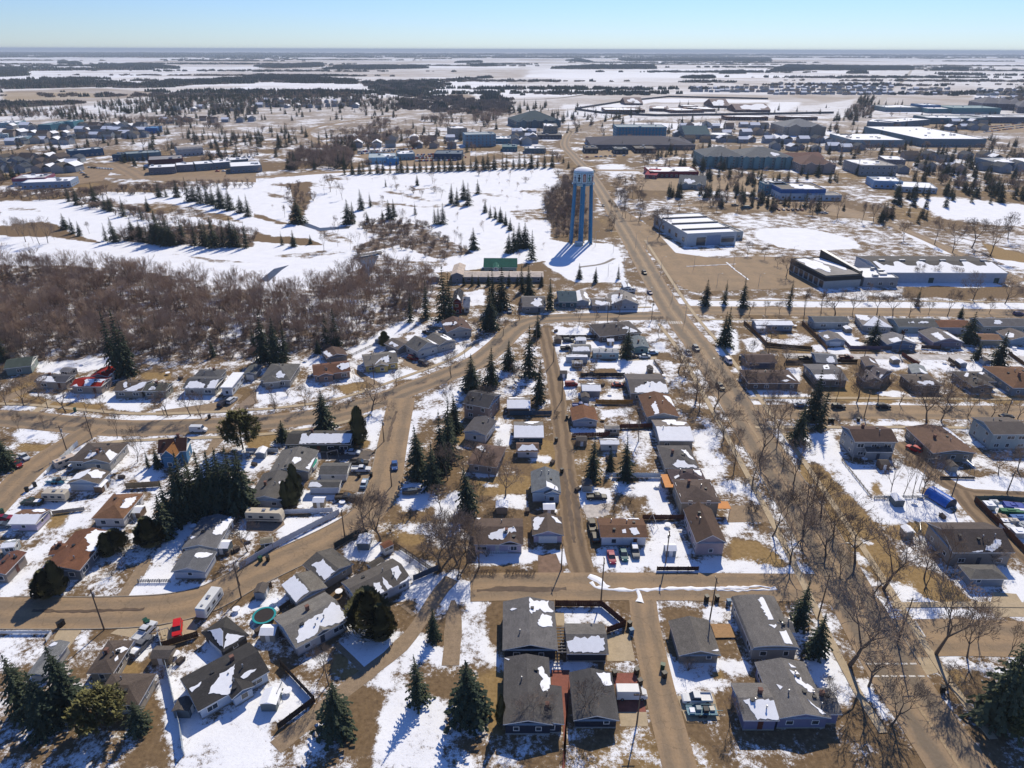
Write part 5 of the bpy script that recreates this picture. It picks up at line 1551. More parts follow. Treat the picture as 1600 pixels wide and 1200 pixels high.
CED = [cedar_mesh(60 + i, ft).mesh('crown', CEDAR) for i, ft in enumerate((.14,.2))]
BRD = []
for i, kw in enumerate((dict(), dict(spread=.7, trunk=.2), dict(spread=.42, up=.6, trunk=.3), dict(spread=.62, limbs=(4,6)), dict(spread=.8, up=.2, trunk=.18), dict(spread=.5, limbs=(3,4), trunk=.32))):
    a_, b_ = branch_tree(100 + i, **kw)
    BRD.append((a_.mesh('trunk', BARK), b_.mesh('twigs', TWIG)))
ASP = []
for i in range(3):
    a_, b_ = branch_tree(200 + i, trunk=.42, limbs=(3,4), spread=.36, up=.8, depth=5, thick=.010, twig=.0014)
    ASP.append((a_.mesh('trunk', BARK), b_.mesh('twigs', TWIG)))
BSH = []
for i in range(3):
    a_, b_ = branch_tree(300 + i, trunk=.35, limbs=(3,4), spread=.6, up=.4, depth=3, stems=9, thick=.012, twig=.0045)
    BSH.append((a_.mesh('stems', BARK), b_.mesh('twigs', TWIG)))
RT = random.Random(99)
def conifer(x, yb, yt, kind_='spruce', fat=1.0, what=None, reg='_', group=None, label=None):
    if reg != '_':
        x_, yb_ = PX(reg, x, yb); _, yt_ = PX(reg, x, yt); x, yb, yt = x_, yb_, yt_
    g = G(x, yb); h = height_at(x, yb, yt)
    o = empty(kind_ + '_tree', (g[0], g[1],0), RT.uniform(0,6.28),(h * fat * RT.uniform(.85,1.15), h * fat * RT.uniform(.85,1.15), h))
    o.rotation_euler[0], o.rotation_euler[1] = RT.gauss(0,.025), RT.gauss(0,.025)
    ms = dict(spruce=SPR, pine=PIN, cedar=CED)[kind_]
    inst('trunk', SPT, o); inst('crown', RT.choice(ms), o)
    wh = what or (('tall dark spruce' if h > 15 else 'dark spruce' if h > 9 else 'small spruce') if kind_ == 'spruce' else 'round olive pine' if kind_ == 'pine' else 'columnar cedar')
    if label: tag(o, label, 'tree', group)
    else: later(o, wh, wh + 's', 'tree', group or {'spruce': 'spruces', 'pine': 'pines', 'cedar': 'cedars'}[kind_] + ' in the yards')
    return o
def bare(x, yb, yt, v=None, wide=1.0, what=None, reg='_', group='bare trees along the streets', asp=False):
    if reg != '_':
        x_, yb_ = PX(reg, x, yb); _, yt_ = PX(reg, x, yt); x, yb, yt = x_, yb_, yt_
    g = G(x, yb); h = min(24, height_at(x, yb, yt))
    return bare_at(g[0], g[1], h, v, wide, what, group, asp)
def bare_at(gx_, gy_, h, v=None, wide=1.0, what=None, group='bare trees along the streets', asp=False):
    wide *= .88; o = empty('bare_tree', (gx_, gy_, 0), RT.uniform(0,6.28),(h * wide, h * wide, h))
    t, b_ = RT.choice(ASP) if asp else (BRD[v] if v is not None else RT.choice(BRD))
    inst('trunk', t, o); inst('twigs', b_, o)
    wh = what or ('tall bare tree' if h > 12 else 'bare leafless tree' if h > 7 else 'small bare tree')
    later(o, wh, wh + 's', 'tree', group)
    return o
def bush(x, yb, h=2.0, w_=1.4, reg='_', what='bare brown bush'):
    if reg != '_': x, yb = PX(reg, x, yb)
    g = G(x, yb)
    o = empty('bush', (g[0], g[1],0), RT.uniform(0,6.28),(h * w_, h * w_, h))
    t, b_ = RT.choice(BSH)
    inst('stems', t, o); inst('twigs', b_, o)
    later(o, what, what + 'es', 'bush', 'bare bushes in the yards')
    return o
# conifers, near: (x, foot, tip) in the photograph
for q in ((655,1097,1025,1.25),(735,1120,1030,1.25),(528,1142,1065,1.25),(678,998,947,1.0),(1249,975,908,1.2),(1274,1024,958,1.2),(1552,1128,978,.78),(1585,1112,985,.65),
          (45,1115,1020,1.0),(112,1108,1006,1.0),(75,1140,1050,1.0),(220,1140,1095,1.5),
          (268,822,752,1.1),(283,812,727,1.1),(296,806,705,1.1),(310,800,706,1.05),(324,800,702,1.05),(338,798,704,1.05),(352,798,701,1.05),(367,797,698,1.1),(382,797,702,1.1),(258,838,773,1.3),
          (12,732,676,1.2),(232,730,703,.9),(247,731,699,.9),(508,668,609,1.2),(443,690,657,1.6),
          (656,742,664,.8),(675,762,690,1.3),(689,738,642,.9),(700,720,622,1.05),(706,690,640,.9),(712,675,612,.9),(738,612,553,1.4),(733,798,728,1.15),(768,602,541,.85),(827,588,507,.9),(839,526,486,.8),(841,630,560,.8),(765,515,449,1.2),(784,484,416,1.0),(771,482,420,.9),(827,460,414,.9),(816,456,414,.8),
          (859,484,433,1.0),(978,558,509,1.3),(930,441,416,.9),(905,436,411,.9),(966,436,412,.9),(641,503,455,.95),(666,497,437,.95),(695,500,413,1.0),(704,497,425,.8),
          (414,562,488,.8),(432,568,494,.8),(446,563,502,.8),(397,542,514,.9),(512,542,489,.9),(526,543,482,.9),(497,552,529,1.3),(182,578,484,.7),(197,586,482,.8),(207,584,498,.7),(227,523,491,.9),(247,523,490,.9),(2,563,506,.9),(725,446,428,1.0),(738,446,424,1.0),(748,447,430,.9),(763,446,425,1.0),(795,447,424,1.0),(808,446,428,.9),(846,447,426,1.0),(795,578,532,1.4),(1363,537,492,1.6),(334,557,526,.9),
          (925,748,681,1.2),(978,748,681,1.2),(953,735,698,.9),(1134,541,479,1.1),(1128,538,486,.9),(1102,477,436,.9),(1132,475,437,.9),(1161,480,432,1.0),(1233,478,436,.9),(1511,535,486,1.1),(1500,497,476,1.4),(1558,572,516,1.25),(1525,562,534,1.5),(1246,692,627,1.1),(1281,670,596,.9),(1432,478,447,.8),(1271,655,575,.7)):
    conifer(q[0], q[1], q[2], 'spruce', q[3])
for q in ((380,702,640,1.15),(160,1140,1082,1.15),(1586,1150,1110,1.2)): conifer(q[0], q[1], q[2], 'pine', q[3])
for q in ((562,692,636,.9),(557,684,640,.8),(465,778,726,.9),(448,792,753,1.0),(459,788,746,1.0),(94,926,879,1.3),(170,868,834,1.4),(781,1130,1085,.8),(601,540,518,1.6)): conifer(q[0], q[1], q[2], 'cedar', q[3])
for q in ((577,985,924,1.7),(598,998,948,1.6),(76,930,893,2.2),(236,852,812,2.4),(184,858,828,1.8)):
    conifer(q[0], q[1], q[2], 'cedar', q[3] * 1.15, what='broad dark juniper')
# golf course and its edges
for q in ((122,320,290),(108,315,292),(150,322,285),(165,328,303),(173,330,304),(193,338,307),(231,330,306),(222,343,320),(249,308,282),(260,308,290),(277,308,280),(295,315,276),(303,314,284),(314,318,278),(325,318,286),(333,320,290),(345,325,285),(360,328,292),(377,332,305),(388,338,303),(102,358,333),(114,365,340),(125,368,345),(166,376,348),(180,378,338),(208,373,340),(222,378,342),(232,378,348),(240,380,340),(249,380,328),(257,382,342),(263,383,335),(270,384,346),(285,380,338),(305,383,345),(318,384,342),(325,385,340),(336,387,338),(350,385,347),(364,385,338),(372,386,350),(385,387,345),
          (459,385,359),(441,383,362),(485,381,366),(544,350,311),(551,348,315),(565,328,295),(579,323,300),(609,343,312),(616,338,310),(603,292,278),(652,290,272),(649,335,315),(680,350,322),(685,350,320),(692,350,317),(705,318,286),(714,320,292),(725,312,280),(731,321,285),(747,303,280),(758,332,312),(766,340,320),(774,342,322),(782,347,322),(790,352,330),(797,360,340),(740,390,355),(795,395,362),(803,392,352),(810,388,347),(820,387,347),(831,406,359),(598,346,327),(575,348,330)):
    conifer(q[0], q[1], q[2], 'spruce', RT.uniform(.95,1.25), group='spruces on the golf course')
conifer(467,348,310,'spruce', 1.5, group='spruces on the golf course')
for i in range(34):
    x = 541 + i * 9.7 + RT.uniform(-2.5,2.5)
    conifer(x, 273 - i * .33,250 - i * .35 + RT.uniform(-5,3),'spruce', RT.uniform(.8,1.15), group='spruce row behind the golf course')
# spruces in the far town
FARSP = []
for (x0, x1, y0, y1, n, hh) in ((235,480,205,232,42,15),(100,420,175,190,40,14),(420,620,170,190,26,13),(860,1010,175,190,34,14),(795,860,165,178,24,15),(1290,1345,180,205,14,15),(1040,1130,300,312,7,13),(1050,1600,255,285,30,14),(1395,1600,300,318,26,14),(1360,1480,318,348,12,12),(60,140,225,245,9,12),(180,240,240,260,10,10)):
    for i in range(n):
        x = RT.uniform(x0, x1); yb = RT.uniform(y0, y1); g = G(x, yb); h = hh * RT.uniform(.65,1.2)
        FARSP.append((g[0], g[1], h, RT.uniform(0,6.28), RT.randint(0,4)))
# bare trees, near
VERGE = []
for q in ((1327,1040,925,1.2),(1357,1073,1000,1.2),(1393,1132,1057,1.3),(1444,922,868,1.2),(1364,930,880,1.2),(1462,1022,905,1.0),(1511,1028,962,.9),(1528,1003,938,.7),(1474,1078,1030,1.1),(1576,1025,970,.9),(1312,905,850,1.0),
          (1207,838,760,1.25),(1234,882,790,1.1),(1175,765,690,1.0),(1131,687,630,1.2),(1092,645,590,1.2),(1147,730,665,1.0),(1115,640,570,1.2),(1088,625,560,1.2),(1060,580,530,1.0),(1071,590,535,1.0),(1186,720,640,.9),(1224,730,680,1.1),(1240,755,685,1.1),(1261,780,720,1.0),(1283,806,745,1.2),(1303,838,765,1.3),(1336,880,810,1.3),(1215,690,620,.8),(1380,920,830,1.2),(1444,905,845,1.4),(1250,850,790,1.0),(1480,890,830,1.4),(1545,880,840,1.3),
          (1392,770,700,.6),(1412,772,705,.6),(1426,775,690,.5),(1440,775,700,.6),(1455,772,705,.6),(1560,740,700,1.3),(1590,735,690,1.3),
          (790,775,725,1.2),(715,882,805,1.4),(700,850,798,1.4),(728,862,802,1.4),(688,888,828,1.3),(748,888,822,1.2),(672,850,805,1.2),(1290,870,790,1.2),(1255,830,760,1.2),  (570,830,760,1.2),(595,845,770,1.2),(582,820,765,1.2),(705,870,800,1.3),(730,880,810,1.3),(715,905,840,1.2),(690,800,755,1.0),(720,750,700,1.2),(745,735,690,1.1),(700,750,690,1.0),(765,750,700,1.0),(387,862,815,1.1),(375,915,870,.9),(514,1070,1005,.9),(505,1050,1010,1.1),(920,1120,1065,1.0),(830,1130,1080,1.1),(1140,1125,1080,1.1),(1290,1110,1060,1.1),(860,1130,1090,.9),
          (30,674,645,1.0),(69,672,648,1.0),(145,686,655,.8),(183,685,645,1.0),(215,722,665,.9),(315,655,610,1.0),(298,650,610,1.0),(257,648,610,1.1),(163,645,610,1.0),(135,645,612,.8),(103,644,602,1.2),(75,638,600,1.0),(37,634,585,1.3),(10,634,590,1.2),(262,650,600,1.0),(60,620,585,1.2),
          (430,640,600,1.0),(477,635,595,1.2),(581,642,585,1.3),(620,603,575,1.0),(560,616,585,.7),(669,588,560,.7),(705,590,540,1.0),(727,560,530,.9),(522,618,590,1.0),(515,650,615,.9),(400,630,600,1.1),(700,640,600,.9),(786,525,495,.9),(745,530,500,.9),(812,500,470,1.0),(805,600,570,1.2),(810,595,565,1.1),(760,640,600,1.0),(735,650,610,1.0),(905,508,475,1.1),(930,505,478,.9),(968,492,462,.9),(1030,528,490,1.1),(985,668,625,1.1),(998,690,640,1.1),(903,600,560,.6),(930,590,550,.6),
          (1160,600,545,1.1),(1225,570,530,1.3),(1195,540,500,1.2),(1338,630,570,1.2),(1372,628,580,1.2),(1405,632,590,1.2),(1448,660,600,1.3),(1470,658,595,1.2),(1512,652,605,1.1),(1549,652,610,1.2),(1275,655,615,.7),(1305,632,580,.9),(1340,600,575,1.3),(1265,640,590,.8),(1235,650,605,.6),(1200,650,600,.7),(1210,655,595,.5),(1480,625,580,1.2),(1530,630,595,1.0),(1590,655,610,1.2),(1205,600,565,1.0),(1170,570,530,.9),
          (1257,492,450,1.2),(1283,490,450,1.1),(1305,492,448,1.3),(1332,492,455,1.0),(1370,492,455,1.1),(1395,494,450,1.3),(1420,495,455,1.1),(1480,494,450,1.2),(1520,470,425,1.3),(1570,475,428,1.3),(1545,490,460,1.0),(1170,492,470,1.1),(1196,490,468,1.0),(1218,490,465,1.1),(1450,492,470,.9),(1355,470,440,.9)):
    bare(q[0], q[1], q[2], wide=q[3])
for q in ((1228,433,400,1.2),(1030,370,320,1.0),(1022,358,325,1.0),(1120,330,310,1.0),(1062,330,305,1.0),(1097,330,308,1.0),(1152,330,302,1.1),(1270,335,300,.9),(1308,340,300,1.0),(1346,348,315,.9),(1365,345,315,1.0),(1460,382,340,1.2),(1488,395,345,1.3),(1518,388,338,1.2),(1547,400,340,1.2),(1575,375,330,1.2),(1412,375,345,1.0),(1383,350,320,1.1),(1432,440,410,1.1),(1460,440,412,1.0),(1491,440,415,1.0),(1215,415,395,1.0),(1168,398,375,.9),(1195,405,380,.9)):
    bare(q[0], q[1], q[2], wide=q[3], group='bare trees around the school field')
for q in ((516,300,270),(507,305,275),(535,312,285),(526,305,280),(523,352,335),(528,385,345),(506,392,360),(629,315,296),(598,320,303),(659,312,295),(689,310,292),(710,385,355),(722,390,360),(650,355,330),(620,352,330),(630,360,325),(560,395,360),(548,390,362),(575,388,355),(617,290,272),(676,287,262),(720,385,362),(570,345,330),(445,340,320),(300,350,320),(310,352,318),(275,352,322),(285,355,322),(40,378,340),(52,380,338),(62,382,342),(75,380,335),(12,370,340),(30,368,335),(85,375,345),(140,365,345),(195,378,350),(205,378,352)):
    bare(q[0], q[1], q[2], wide=.9, group='bare trees on the golf course', asp=RT.random() < .5)
for (x0, x1, y0, y1, n) in ((960,1005,285,330,26),(940,1010,330,365,10),(850,900,300,360,26),(1300,1600,235,262,22),(1000,1060,240,262,12),(1100,1400,215,235,18)):
    for i in range(n):
        g = G(RT.uniform(x0, x1), RT.uniform(y0, y1)); h = RT.uniform(7,12); k_ = RT.randint(0,5); r_ = RT.uniform(0,6.28); VERGE += [(g[0], g[1], h, r_, k_),(g[0], g[1], h, r_, k_ + 6)]
for q in ((590,905),(610,830),(640,880),(660,860),(690,830),(655,895),(735,835),(760,870),(745,850),(720,860),(560,825),(620,850),(960,800),(975,790),(945,795),(985,785),(990,805),(500,700),(540,690),(1010,560),(870,650),(780,700),(800,720),(640,800),(650,810),(630,815),(430,640),(700,560),(735,590),(70,1050),(25,1050),(270,1040),(255,1060),(1100,1030),(1110,1050),(1075,1048),(1240,1060),(1200,1050),(1300,1085),(1405,880),(1350,900),(1180,800),(1170,795),(195,870),(175,900),(190,885),(1265,700),(1230,705),(530,640),(545,632),(450,618),(500,625),(600,570),(115,610),(150,615),(1165,760),(1175,770),(900,700),(1120,680),(1180,590),(1300,600),(1390,600),(1440,610)):
    bush(q[0], q[1], RT.uniform(1.6,3.2), RT.uniform(1.0,1.5))
# hedges of bare bushes along the cross road
for (xa, xb, yy) in ((742,782,897),(792,842,897),(1456,1480,668)):
    mbh = MB()
    a, b_ = G(xa, yy), G(xb, yy)
    o = empty('hedge', ((a[0] + b_[0]) / 2, a[1],0)); ln = abs(b_[0] - a[0])
    for i in range(int(ln / .7)):
        t, tw = RT.choice(BSH)
        inst('stems', t, o, (-ln / 2 + i * .7, RT.uniform(-.3,.3),0), RT.uniform(0,6.28),(1.5,1.5,1.4)); inst('twigs', tw, o, (-ln / 2 + i * .7, RT.uniform(-.3,.3),0), RT.uniform(0,6.28),(1.6,1.6,1.5))
    later(o, 'clipped brown hedge', 'clipped brown hedges', 'hedge', None)

# ------------------------------------------------------------------ woods: what nobody could count
def scatter(name, pts, protos, k='stuff'):
    """pts: (x, y, scale, rot, which); protos: meshes. One object, instances on its points"""
    me = bpy.data.meshes.new(name)
    me.from_pydata([(p[0], p[1],0) for p in pts],[],[])
    for nm, i in (('scale', 2),('rot', 3)):
        me.attributes.new(nm, 'FLOAT', 'POINT').data.foreach_set('value', [float(p[i]) for p in pts])
    me.attributes.new('tall', 'FLOAT', 'POINT').data.foreach_set('value', [float(p[2] if p[2] < 24 else 24 + (p[2] - 24) * .12) for p in pts])
    me.attributes.new('which', 'INT', 'POINT').data.foreach_set('value', [int(p[4]) for p in pts])
    pc = bpy.data.collections.new(name + '_sources')
    for i, pm in enumerate(protos):
        pc.objects.link(bpy.data.objects.new('%s_source_%02d' % (name, i), pm))
    o = link(bpy.data.objects.new(name, me))
    ng = bpy.data.node_groups.new(name + '_scatter', 'GeometryNodeTree')
    ng.interface.new_socket('Geometry', in_out='INPUT', socket_type='NodeSocketGeometry')
    ng.interface.new_socket('Geometry', in_out='OUTPUT', socket_type='NodeSocketGeometry')
    nn, L = ng.nodes, ng.links.new
    gi, go = nn.new('NodeGroupInput'), nn.new('NodeGroupOutput')
    ci = nn.new('GeometryNodeCollectionInfo'); ci.inputs['Collection'].default_value = pc
    ci.inputs['Separate Children'].default_value = True; ci.inputs['Reset Children'].default_value = True
    ip = nn.new('GeometryNodeInstanceOnPoints'); ip.inputs['Pick Instance'].default_value = True
    def at(nm, t):
        q = nn.new('GeometryNodeInputNamedAttribute'); q.data_type = t; q.inputs['Name'].default_value = nm
        return q.outputs['Attribute']
    cs2 = nn.new('ShaderNodeCombineXYZ'); s1 = at('scale', 'FLOAT'); L(s1, cs2.inputs[0]); L(s1, cs2.inputs[1]); L(at('tall', 'FLOAT'), cs2.inputs[2])
    cx = nn.new('ShaderNodeCombineXYZ'); L(at('rot', 'FLOAT'), cx.inputs['Z'])
    L(gi.outputs[0], ip.inputs['Points']); L(ci.outputs[0], ip.inputs['Instance']); L(at('which', 'INT'), ip.inputs['Instance Index'])
    L(cx.outputs[0], ip.inputs['Rotation']); L(cs2.outputs[0], ip.inputs['Scale'])
    L(ip.outputs[0], go.inputs[0])
    md = o.modifiers.new('scatter', 'NODES'); md.node_group = ng
    return kind(o, k)
scatter('far_spruces', FARSP, SPR)
scatter('roadside_thicket', VERGE, [q[1] for q in BRD] + [q[0] for q in BRD])
def joined(a, b, name):
    """trunk and twigs of one tree as one mesh with two materials"""
    mb = MB(); 
    for src, mi in ((a, 0),(b, 1)):
        k = len(mb.v); mb.v += src.v; mb.f += [tuple(k + i for i in f) for f in src.f]; mb.mi += [mi] * len(src.f)
    return mb.mesh(name, [BARK, WTWIG])
def in_poly(poly, n, rnd, jitter=0):
    """n points even over the polygon's world area"""
    xs = [p[0] for p in poly]; ys = [p[1] for p in poly]
    out = []
    x = np.random.RandomState(rnd.randint(0,10 ** 6)).uniform(min(xs), max(xs), n * 12); y = np.random.RandomState(rnd.randint(0,10 ** 6)).uniform(min(ys), max(ys), n * 12)
    k = inside(poly, x, y)
    return list(zip(x[k][:n], y[k][:n]))
wood_poly = [G(*p) for p in ((-150,418),(0,420),(110,424),(230,432),(330,452),(400,461),(480,462),(545,438),(600,430),(670,440),(680,452),(662,482),(630,502),(556,545),(480,552),(380,560),(260,566),(160,556),(60,566),(-150,580))]
wrnd = random.Random(5)
P_ = in_poly(wood_poly, 1350, wrnd)
P_ = [p for p in P_ if vnoise(np.array([p[0] / 28.]), np.array([p[1] / 28.]),77)[0] > .30]
P_.sort(key=lambda p: p[1])
for i, p in enumerate(P_[:40]):
    bare_at(p[0], p[1], wrnd.uniform(7,13), wide=.95, group='bare trees of the creek wood', what='bare woodland tree', asp=wrnd.random() < .55)
WPROT = [joined(*branch_tree(400 + i, trunk=.36, limbs=(3,4), spread=.42, up=.6, depth=5, thick=.011, twig=.0022),'wood_tree') for i in range(4)] + \
        [joined(*branch_tree(420 + i, trunk=.35, limbs=(3,4), spread=.6, up=.4, depth=3, stems=8, thick=.012, twig=.0065),'wood_bush') for i in range(3)]
pts = [(p[0], p[1], wrnd.choice((wrnd.uniform(6,12), wrnd.uniform(9,16))), wrnd.uniform(0,6.28), wrnd.randint(0,3)) for p in P_[40:]]
P2 = in_poly(wood_poly, 3300, wrnd)
pts += [(p[0], p[1], wrnd.uniform(1.6,3.6), wrnd.uniform(0,6.28), wrnd.randint(4,6)) for p in P2 if vnoise(np.array([p[0] / 24.]), np.array([p[1] / 24.]),78)[0] > .25]
scatter('creek_woodland', pts, WPROT)
# thickets along the creek and road
pts = []
for poly, n, h0, h1 in ((((552,352),(610,346),(668,350),(692,372),(742,398),(690,408),(620,388),(560,402),(545,392),(590,374)),260,2,5),
                        (((846,318),(880,280),(905,262),(915,300),(918,372),(870,374)),420,2,6),
                        (((0,300),(110,300),(250,290),(390,283),(400,293),(250,302),(100,314),(0,312)),300,3,6),
                        (((450,285),(482,285),(484,315),(474,345),(454,345),(446,320)),60,2,5),
                        (((165,376),(250,356),(330,352),(400,372),(398,388),(240,384)),140,3,8),
                        (((100,316),(170,318),(240,334),(280,346),(240,350),(150,330)),90,3,7)):
    for p in in_poly([G(*q) for q in poly], n, wrnd):
        pts.append((p[0], p[1], wrnd.uniform(h0, h1), wrnd.uniform(0,6.28), wrnd.randint(4,6) if wrnd.random() < .7 else wrnd.randint(0,3)))
scatter('creek_thicket', pts, WPROT)
# far woods: crowns seen as a mass
def clump(seed, n, mtl, tall, shape):
    rnd = random.Random(seed); mb = MB()
    for c in range(n):
        a = rnd.uniform(0,6.283); r_ = math.sqrt(rnd.random()) * .5
        x, y = r_ * math.cos(a), r_ * math.sin(a); h = tall * rnd.uniform(.6,1.0) * (1 - .5 * r_)
        if shape == 'cone':
            w_ = .13 * rnd.uniform(.8,1.3); k = len(mb.v)
            for q in range(5): mb.v.append((x + w_ * math.cos(q * 1.257 + a), y + w_ * math.sin(q * 1.257 + a),0))
            mb.v.append((x, y, h))
            for q in range(5): mb.f.append((k + q, k + (q + 1) % 5, k + 5)); mb.mi.append(0)
        else:
            for q in range(7):
                b = Vector((x + rnd.gauss(0,.05), y + rnd.gauss(0,.05), h * rnd.uniform(0,.5)))
                d = Vector((rnd.gauss(0,.08), rnd.gauss(0,.08), h * rnd.uniform(.3,.6))); s_ = Vector((rnd.gauss(0,1), rnd.gauss(0,1),0)).normalized() * .05
                mb.face((b - s_, b + s_, b + d))
    return mb.mesh('far_clump', mtl)
FPROT = [clump(i, 14, FARTREE, .62,'cone') for i in range(3)] + [clump(10 + i, 18, FARTWIG, .45,'twig') for i in range(3)]
def far_wood(name, reg, pts_, conif, size=22, density=1.0, limit=5000):
    poly = [GP(reg, *p) for p in zip(pts_[0::2], pts_[1::2])]
    A_ = abs(sum(poly[i - 1][0] * poly[i][1] - poly[i][0] * poly[i - 1][1] for i in range(len(poly)))) / 2
    d = max(abs(p[1]) for p in poly)
    n = int(min(limit, 2.2 * density * A_ / (size * size)))
    out = []
    for p in in_poly(poly, n, wrnd):
        c = wrnd.random() < conif
        out.append((p[0], p[1], size * wrnd.uniform(.55,1.4), wrnd.uniform(0,6.28), wrnd.randint(0,2) if c else wrnd.randint(3,5)))
    if out: scatter(name, out, FPROT)
TOWN, BELT = [],[]
def town_wood(reg, pts_, conif, size=15, density=1.0):
    poly = [GP(reg, *p) for p in zip(pts_[0::2], pts_[1::2])]
    A_ = abs(sum(poly[i - 1][0] * poly[i][1] - poly[i][0] * poly[i - 1][1] for i in range(len(poly)))) / 2
    for p in in_poly(poly, int(min(2600,2.1 * density * A_ / (size * size))), wrnd):
        if vnoise(np.array([p[0] / 45.]), np.array([p[1] / 90.]),31)[0] < .32: continue
        c = wrnd.random() < conif; h = wrnd.uniform(8,17) if c else wrnd.uniform(6,12)
        TOWN.append((p[0], p[1], h, wrnd.uniform(0,6.28), wrnd.randint(0,4) if c else wrnd.randint(5,9)))
far_wood('far_woods', 'm', (0,190,140,190,170,235,0,240),.6,40)
far_wood('far_woods', 'm', (0,270,480,262,900,290,930,312,560,305,0,318),.35,30)
far_wood('far_woods', 'm', (900,285,1300,262,1600,245,1600,280,1250,290,960,312),.6,30)
far_wood('far_woods', 'm', (560,170,900,160,1100,180,1110,192,600,180),.7,50)
far_wood('far_woods', 'm', (0,196,950,188,950,197,0,205),.4,60)
far_wood('far_woods', 'm', (360,150,480,148,490,158,370,158),.8,50)
far_wood('far_woods', 'm', (0,405,430,400,560,405,420,415,0,440),.15,16)
town_wood( 'm', (560,405,900,380,1300,350,1600,345,1600,480,1300,480,900,480,700,460),.7,16,.85)
town_wood( 'm', (0,455,480,440,700,500,680,530,300,500,0,490),.45,15,.7)
town_wood( 'm', (740,520,1100,515,1400,560,1400,580,1000,545,740,540),.1,12)
town_wood( 'n', (0,345,500,345,900,380,1000,420,860,460,600,440,300,440,0,430),.6,16,.8)
far_wood('far_woods', 'n', (0,232,250,236,640,265,640,285,300,280,0,272),.5,30)
far_wood('far_woods', 'n', (660,275,1100,270,1230,290,1080,330,1000,350,720,318),.3,22,.55)
far_wood('far_woods', 'n', (960,350,1180,360,1400,390,1600,380,1600,470,1200,470,950,450,880,430),.15,18,.5)
far_wood('far_woods', 'n', (420,195,520,172,1040,172,1060,188,700,196),.75,45)
far_wood('far_woods', 'n', (0,175,200,162,400,155,410,180,100,188),.6,45)
far_wood('far_woods', 'n', (1180,262,1470,242,1470,248,1190,265),.4,26)
far_wood('far_woods', 'n', (1260,148,1400,142,1410,152,1260,154),.8,50)
far_wood('far_woods', 'n', (1350,168,1470,164,1480,175,1350,176),.8,40)
far_wood('far_woods', 'n', (1420,350,1500,345,1520,380,1440,395),.7,18)
town_wood( 'n', (470,600,620,575,960,590,980,610,860,660,700,690,480,680),.03,12,.9)
town_wood( 'n', (1200,470,1600,460,1600,535,1200,535),.05,14)
town_wood( 'n', (700,570,760,520,1200,495,1200,530,1000,560),.05,13)
town_wood( 'n', (230,760,300,720,480,690,600,720,600,800,230,800),.03,10)
town_wood( 'r', (200,20,600,0,600,90,200,110),.05,9)
town_wood( 'n', (910,690,960,650,1080,640,1090,690),.05,10)
far_wood('far_woods', 'o', (250,185,500,170,880,172,890,192,270,192),.8,45)
far_wood('far_woods', 'o', (340,140,420,128,500,148,480,152),.8,50)
far_wood('far_woods', 'o', (680,130,1600,125,1600,145,700,142),.8,90)
far_wood('far_woods', 'o', (1070,245,1250,238,1255,252,1080,252),.8,30)
far_wood('far_woods', 'o', (1310,210,1430,205,1460,220,1320,222),.8,36)
far_wood('far_woods', 'p', (0,210,120,170,900,178,890,200,260,200),.85,45)
far_wood('far_woods', 'p', (510,212,600,210,620,220,510,222),.8,36)
far_wood('far_woods', 'p', (1040,190,1230,185,1240,200,1050,202),.7,45)
far_wood('far_woods', 'p', (1070,222,1340,228,1340,234,1070,230),.3,40)
town_wood( 'p', (560,390,640,340,665,380,640,430,560,450),.8,16)
town_wood( 'p', (470,470,540,430,660,450,640,500,500,520),.3,14)
town_wood( 'p', (1320,400,1600,380,1600,440,1440,440),.4,16,.5)
town_wood( 'p', (1540,320,1600,310,1600,400,1560,380),.5,18)
for i in range(70):                                   # shelter belts and bluffs out on the farmland
    d = 1900 * math.exp(wrnd.random() * 2.2); a = wrnd.uniform(-.82,.82); x = a * d; ln = wrnd.uniform(60,420) * (1 + d / 5000); th = wrnd.uniform(18,60) * (1 + d / 6000); sz = max(22, d / 170)
    n = int(min(160,3.2 * ln * th / sz ** 2 + ln / sz)); cf = wrnd.random()
    for q in range(n): BELT.append((x + wrnd.gauss(0, ln / 2.2), d + wrnd.gauss(0, th / 2), sz * wrnd.uniform(.5,1.3), wrnd.uniform(0,6.28), wrnd.randint(0,2) if wrnd.random() < cf else wrnd.randint(3,5)))
scatter('far_woods', BELT, FPROT)
for (ya, yb_, sz, dn) in ((82.6,86.5,320,.9),(86.5,90,220,.5)):
    for (xa, xb) in ((-200,400),(400,800),(800,1200),(1200,1800)):
        far_wood('horizon_woods', '_', (xa, yb_ + .6 * (xa + xb) / 1600, xb, yb_ + .6 * (xa + xb) / 1600, xb, ya + 2.2 * xb / 800, xa, ya + 2.2 * xa / 800),.85, sz, dn * .45,2600)
# ------------------------------------------------------------------ vehicles
CARM = {}
def paint_mat(hexcol):
    k = 'paint_' + hexcol
    return mat(k, C(hexcol),.5,.05,.6, spec=.3)
TL = mat('lamp_red', (.25,.01,.01),.3,.05); HL = mat('lamp_clear', (.6,.62,.62),.2,.05)
def loft(mb, st):
    """st: (x, half width, z low, z high); a hull"""
    k = len(mb.v)
    for x, w_, z0, z1 in st:
        mb.v += [(x, -w_, z0),(x, w_, z0),(x, w_ * .93, z1),(x, -w_ * .93, z1)]
    for i in range(len(st) - 1):
        a, b = k + 4 * i, k + 4 * i + 4
        for q in range(4):
            mb.f.append((a + q, a + (q + 1) % 4, b + (q + 1) % 4, b + q)); mb.mi.append(0)
    mb.f.append((k, k + 3, k + 2, k + 1)); mb.mi.append(0)
    e_ = k + 4 * (len(st) - 1); mb.f.append((e_, e_ + 1, e_ + 2, e_ + 3)); mb.mi.append(0)
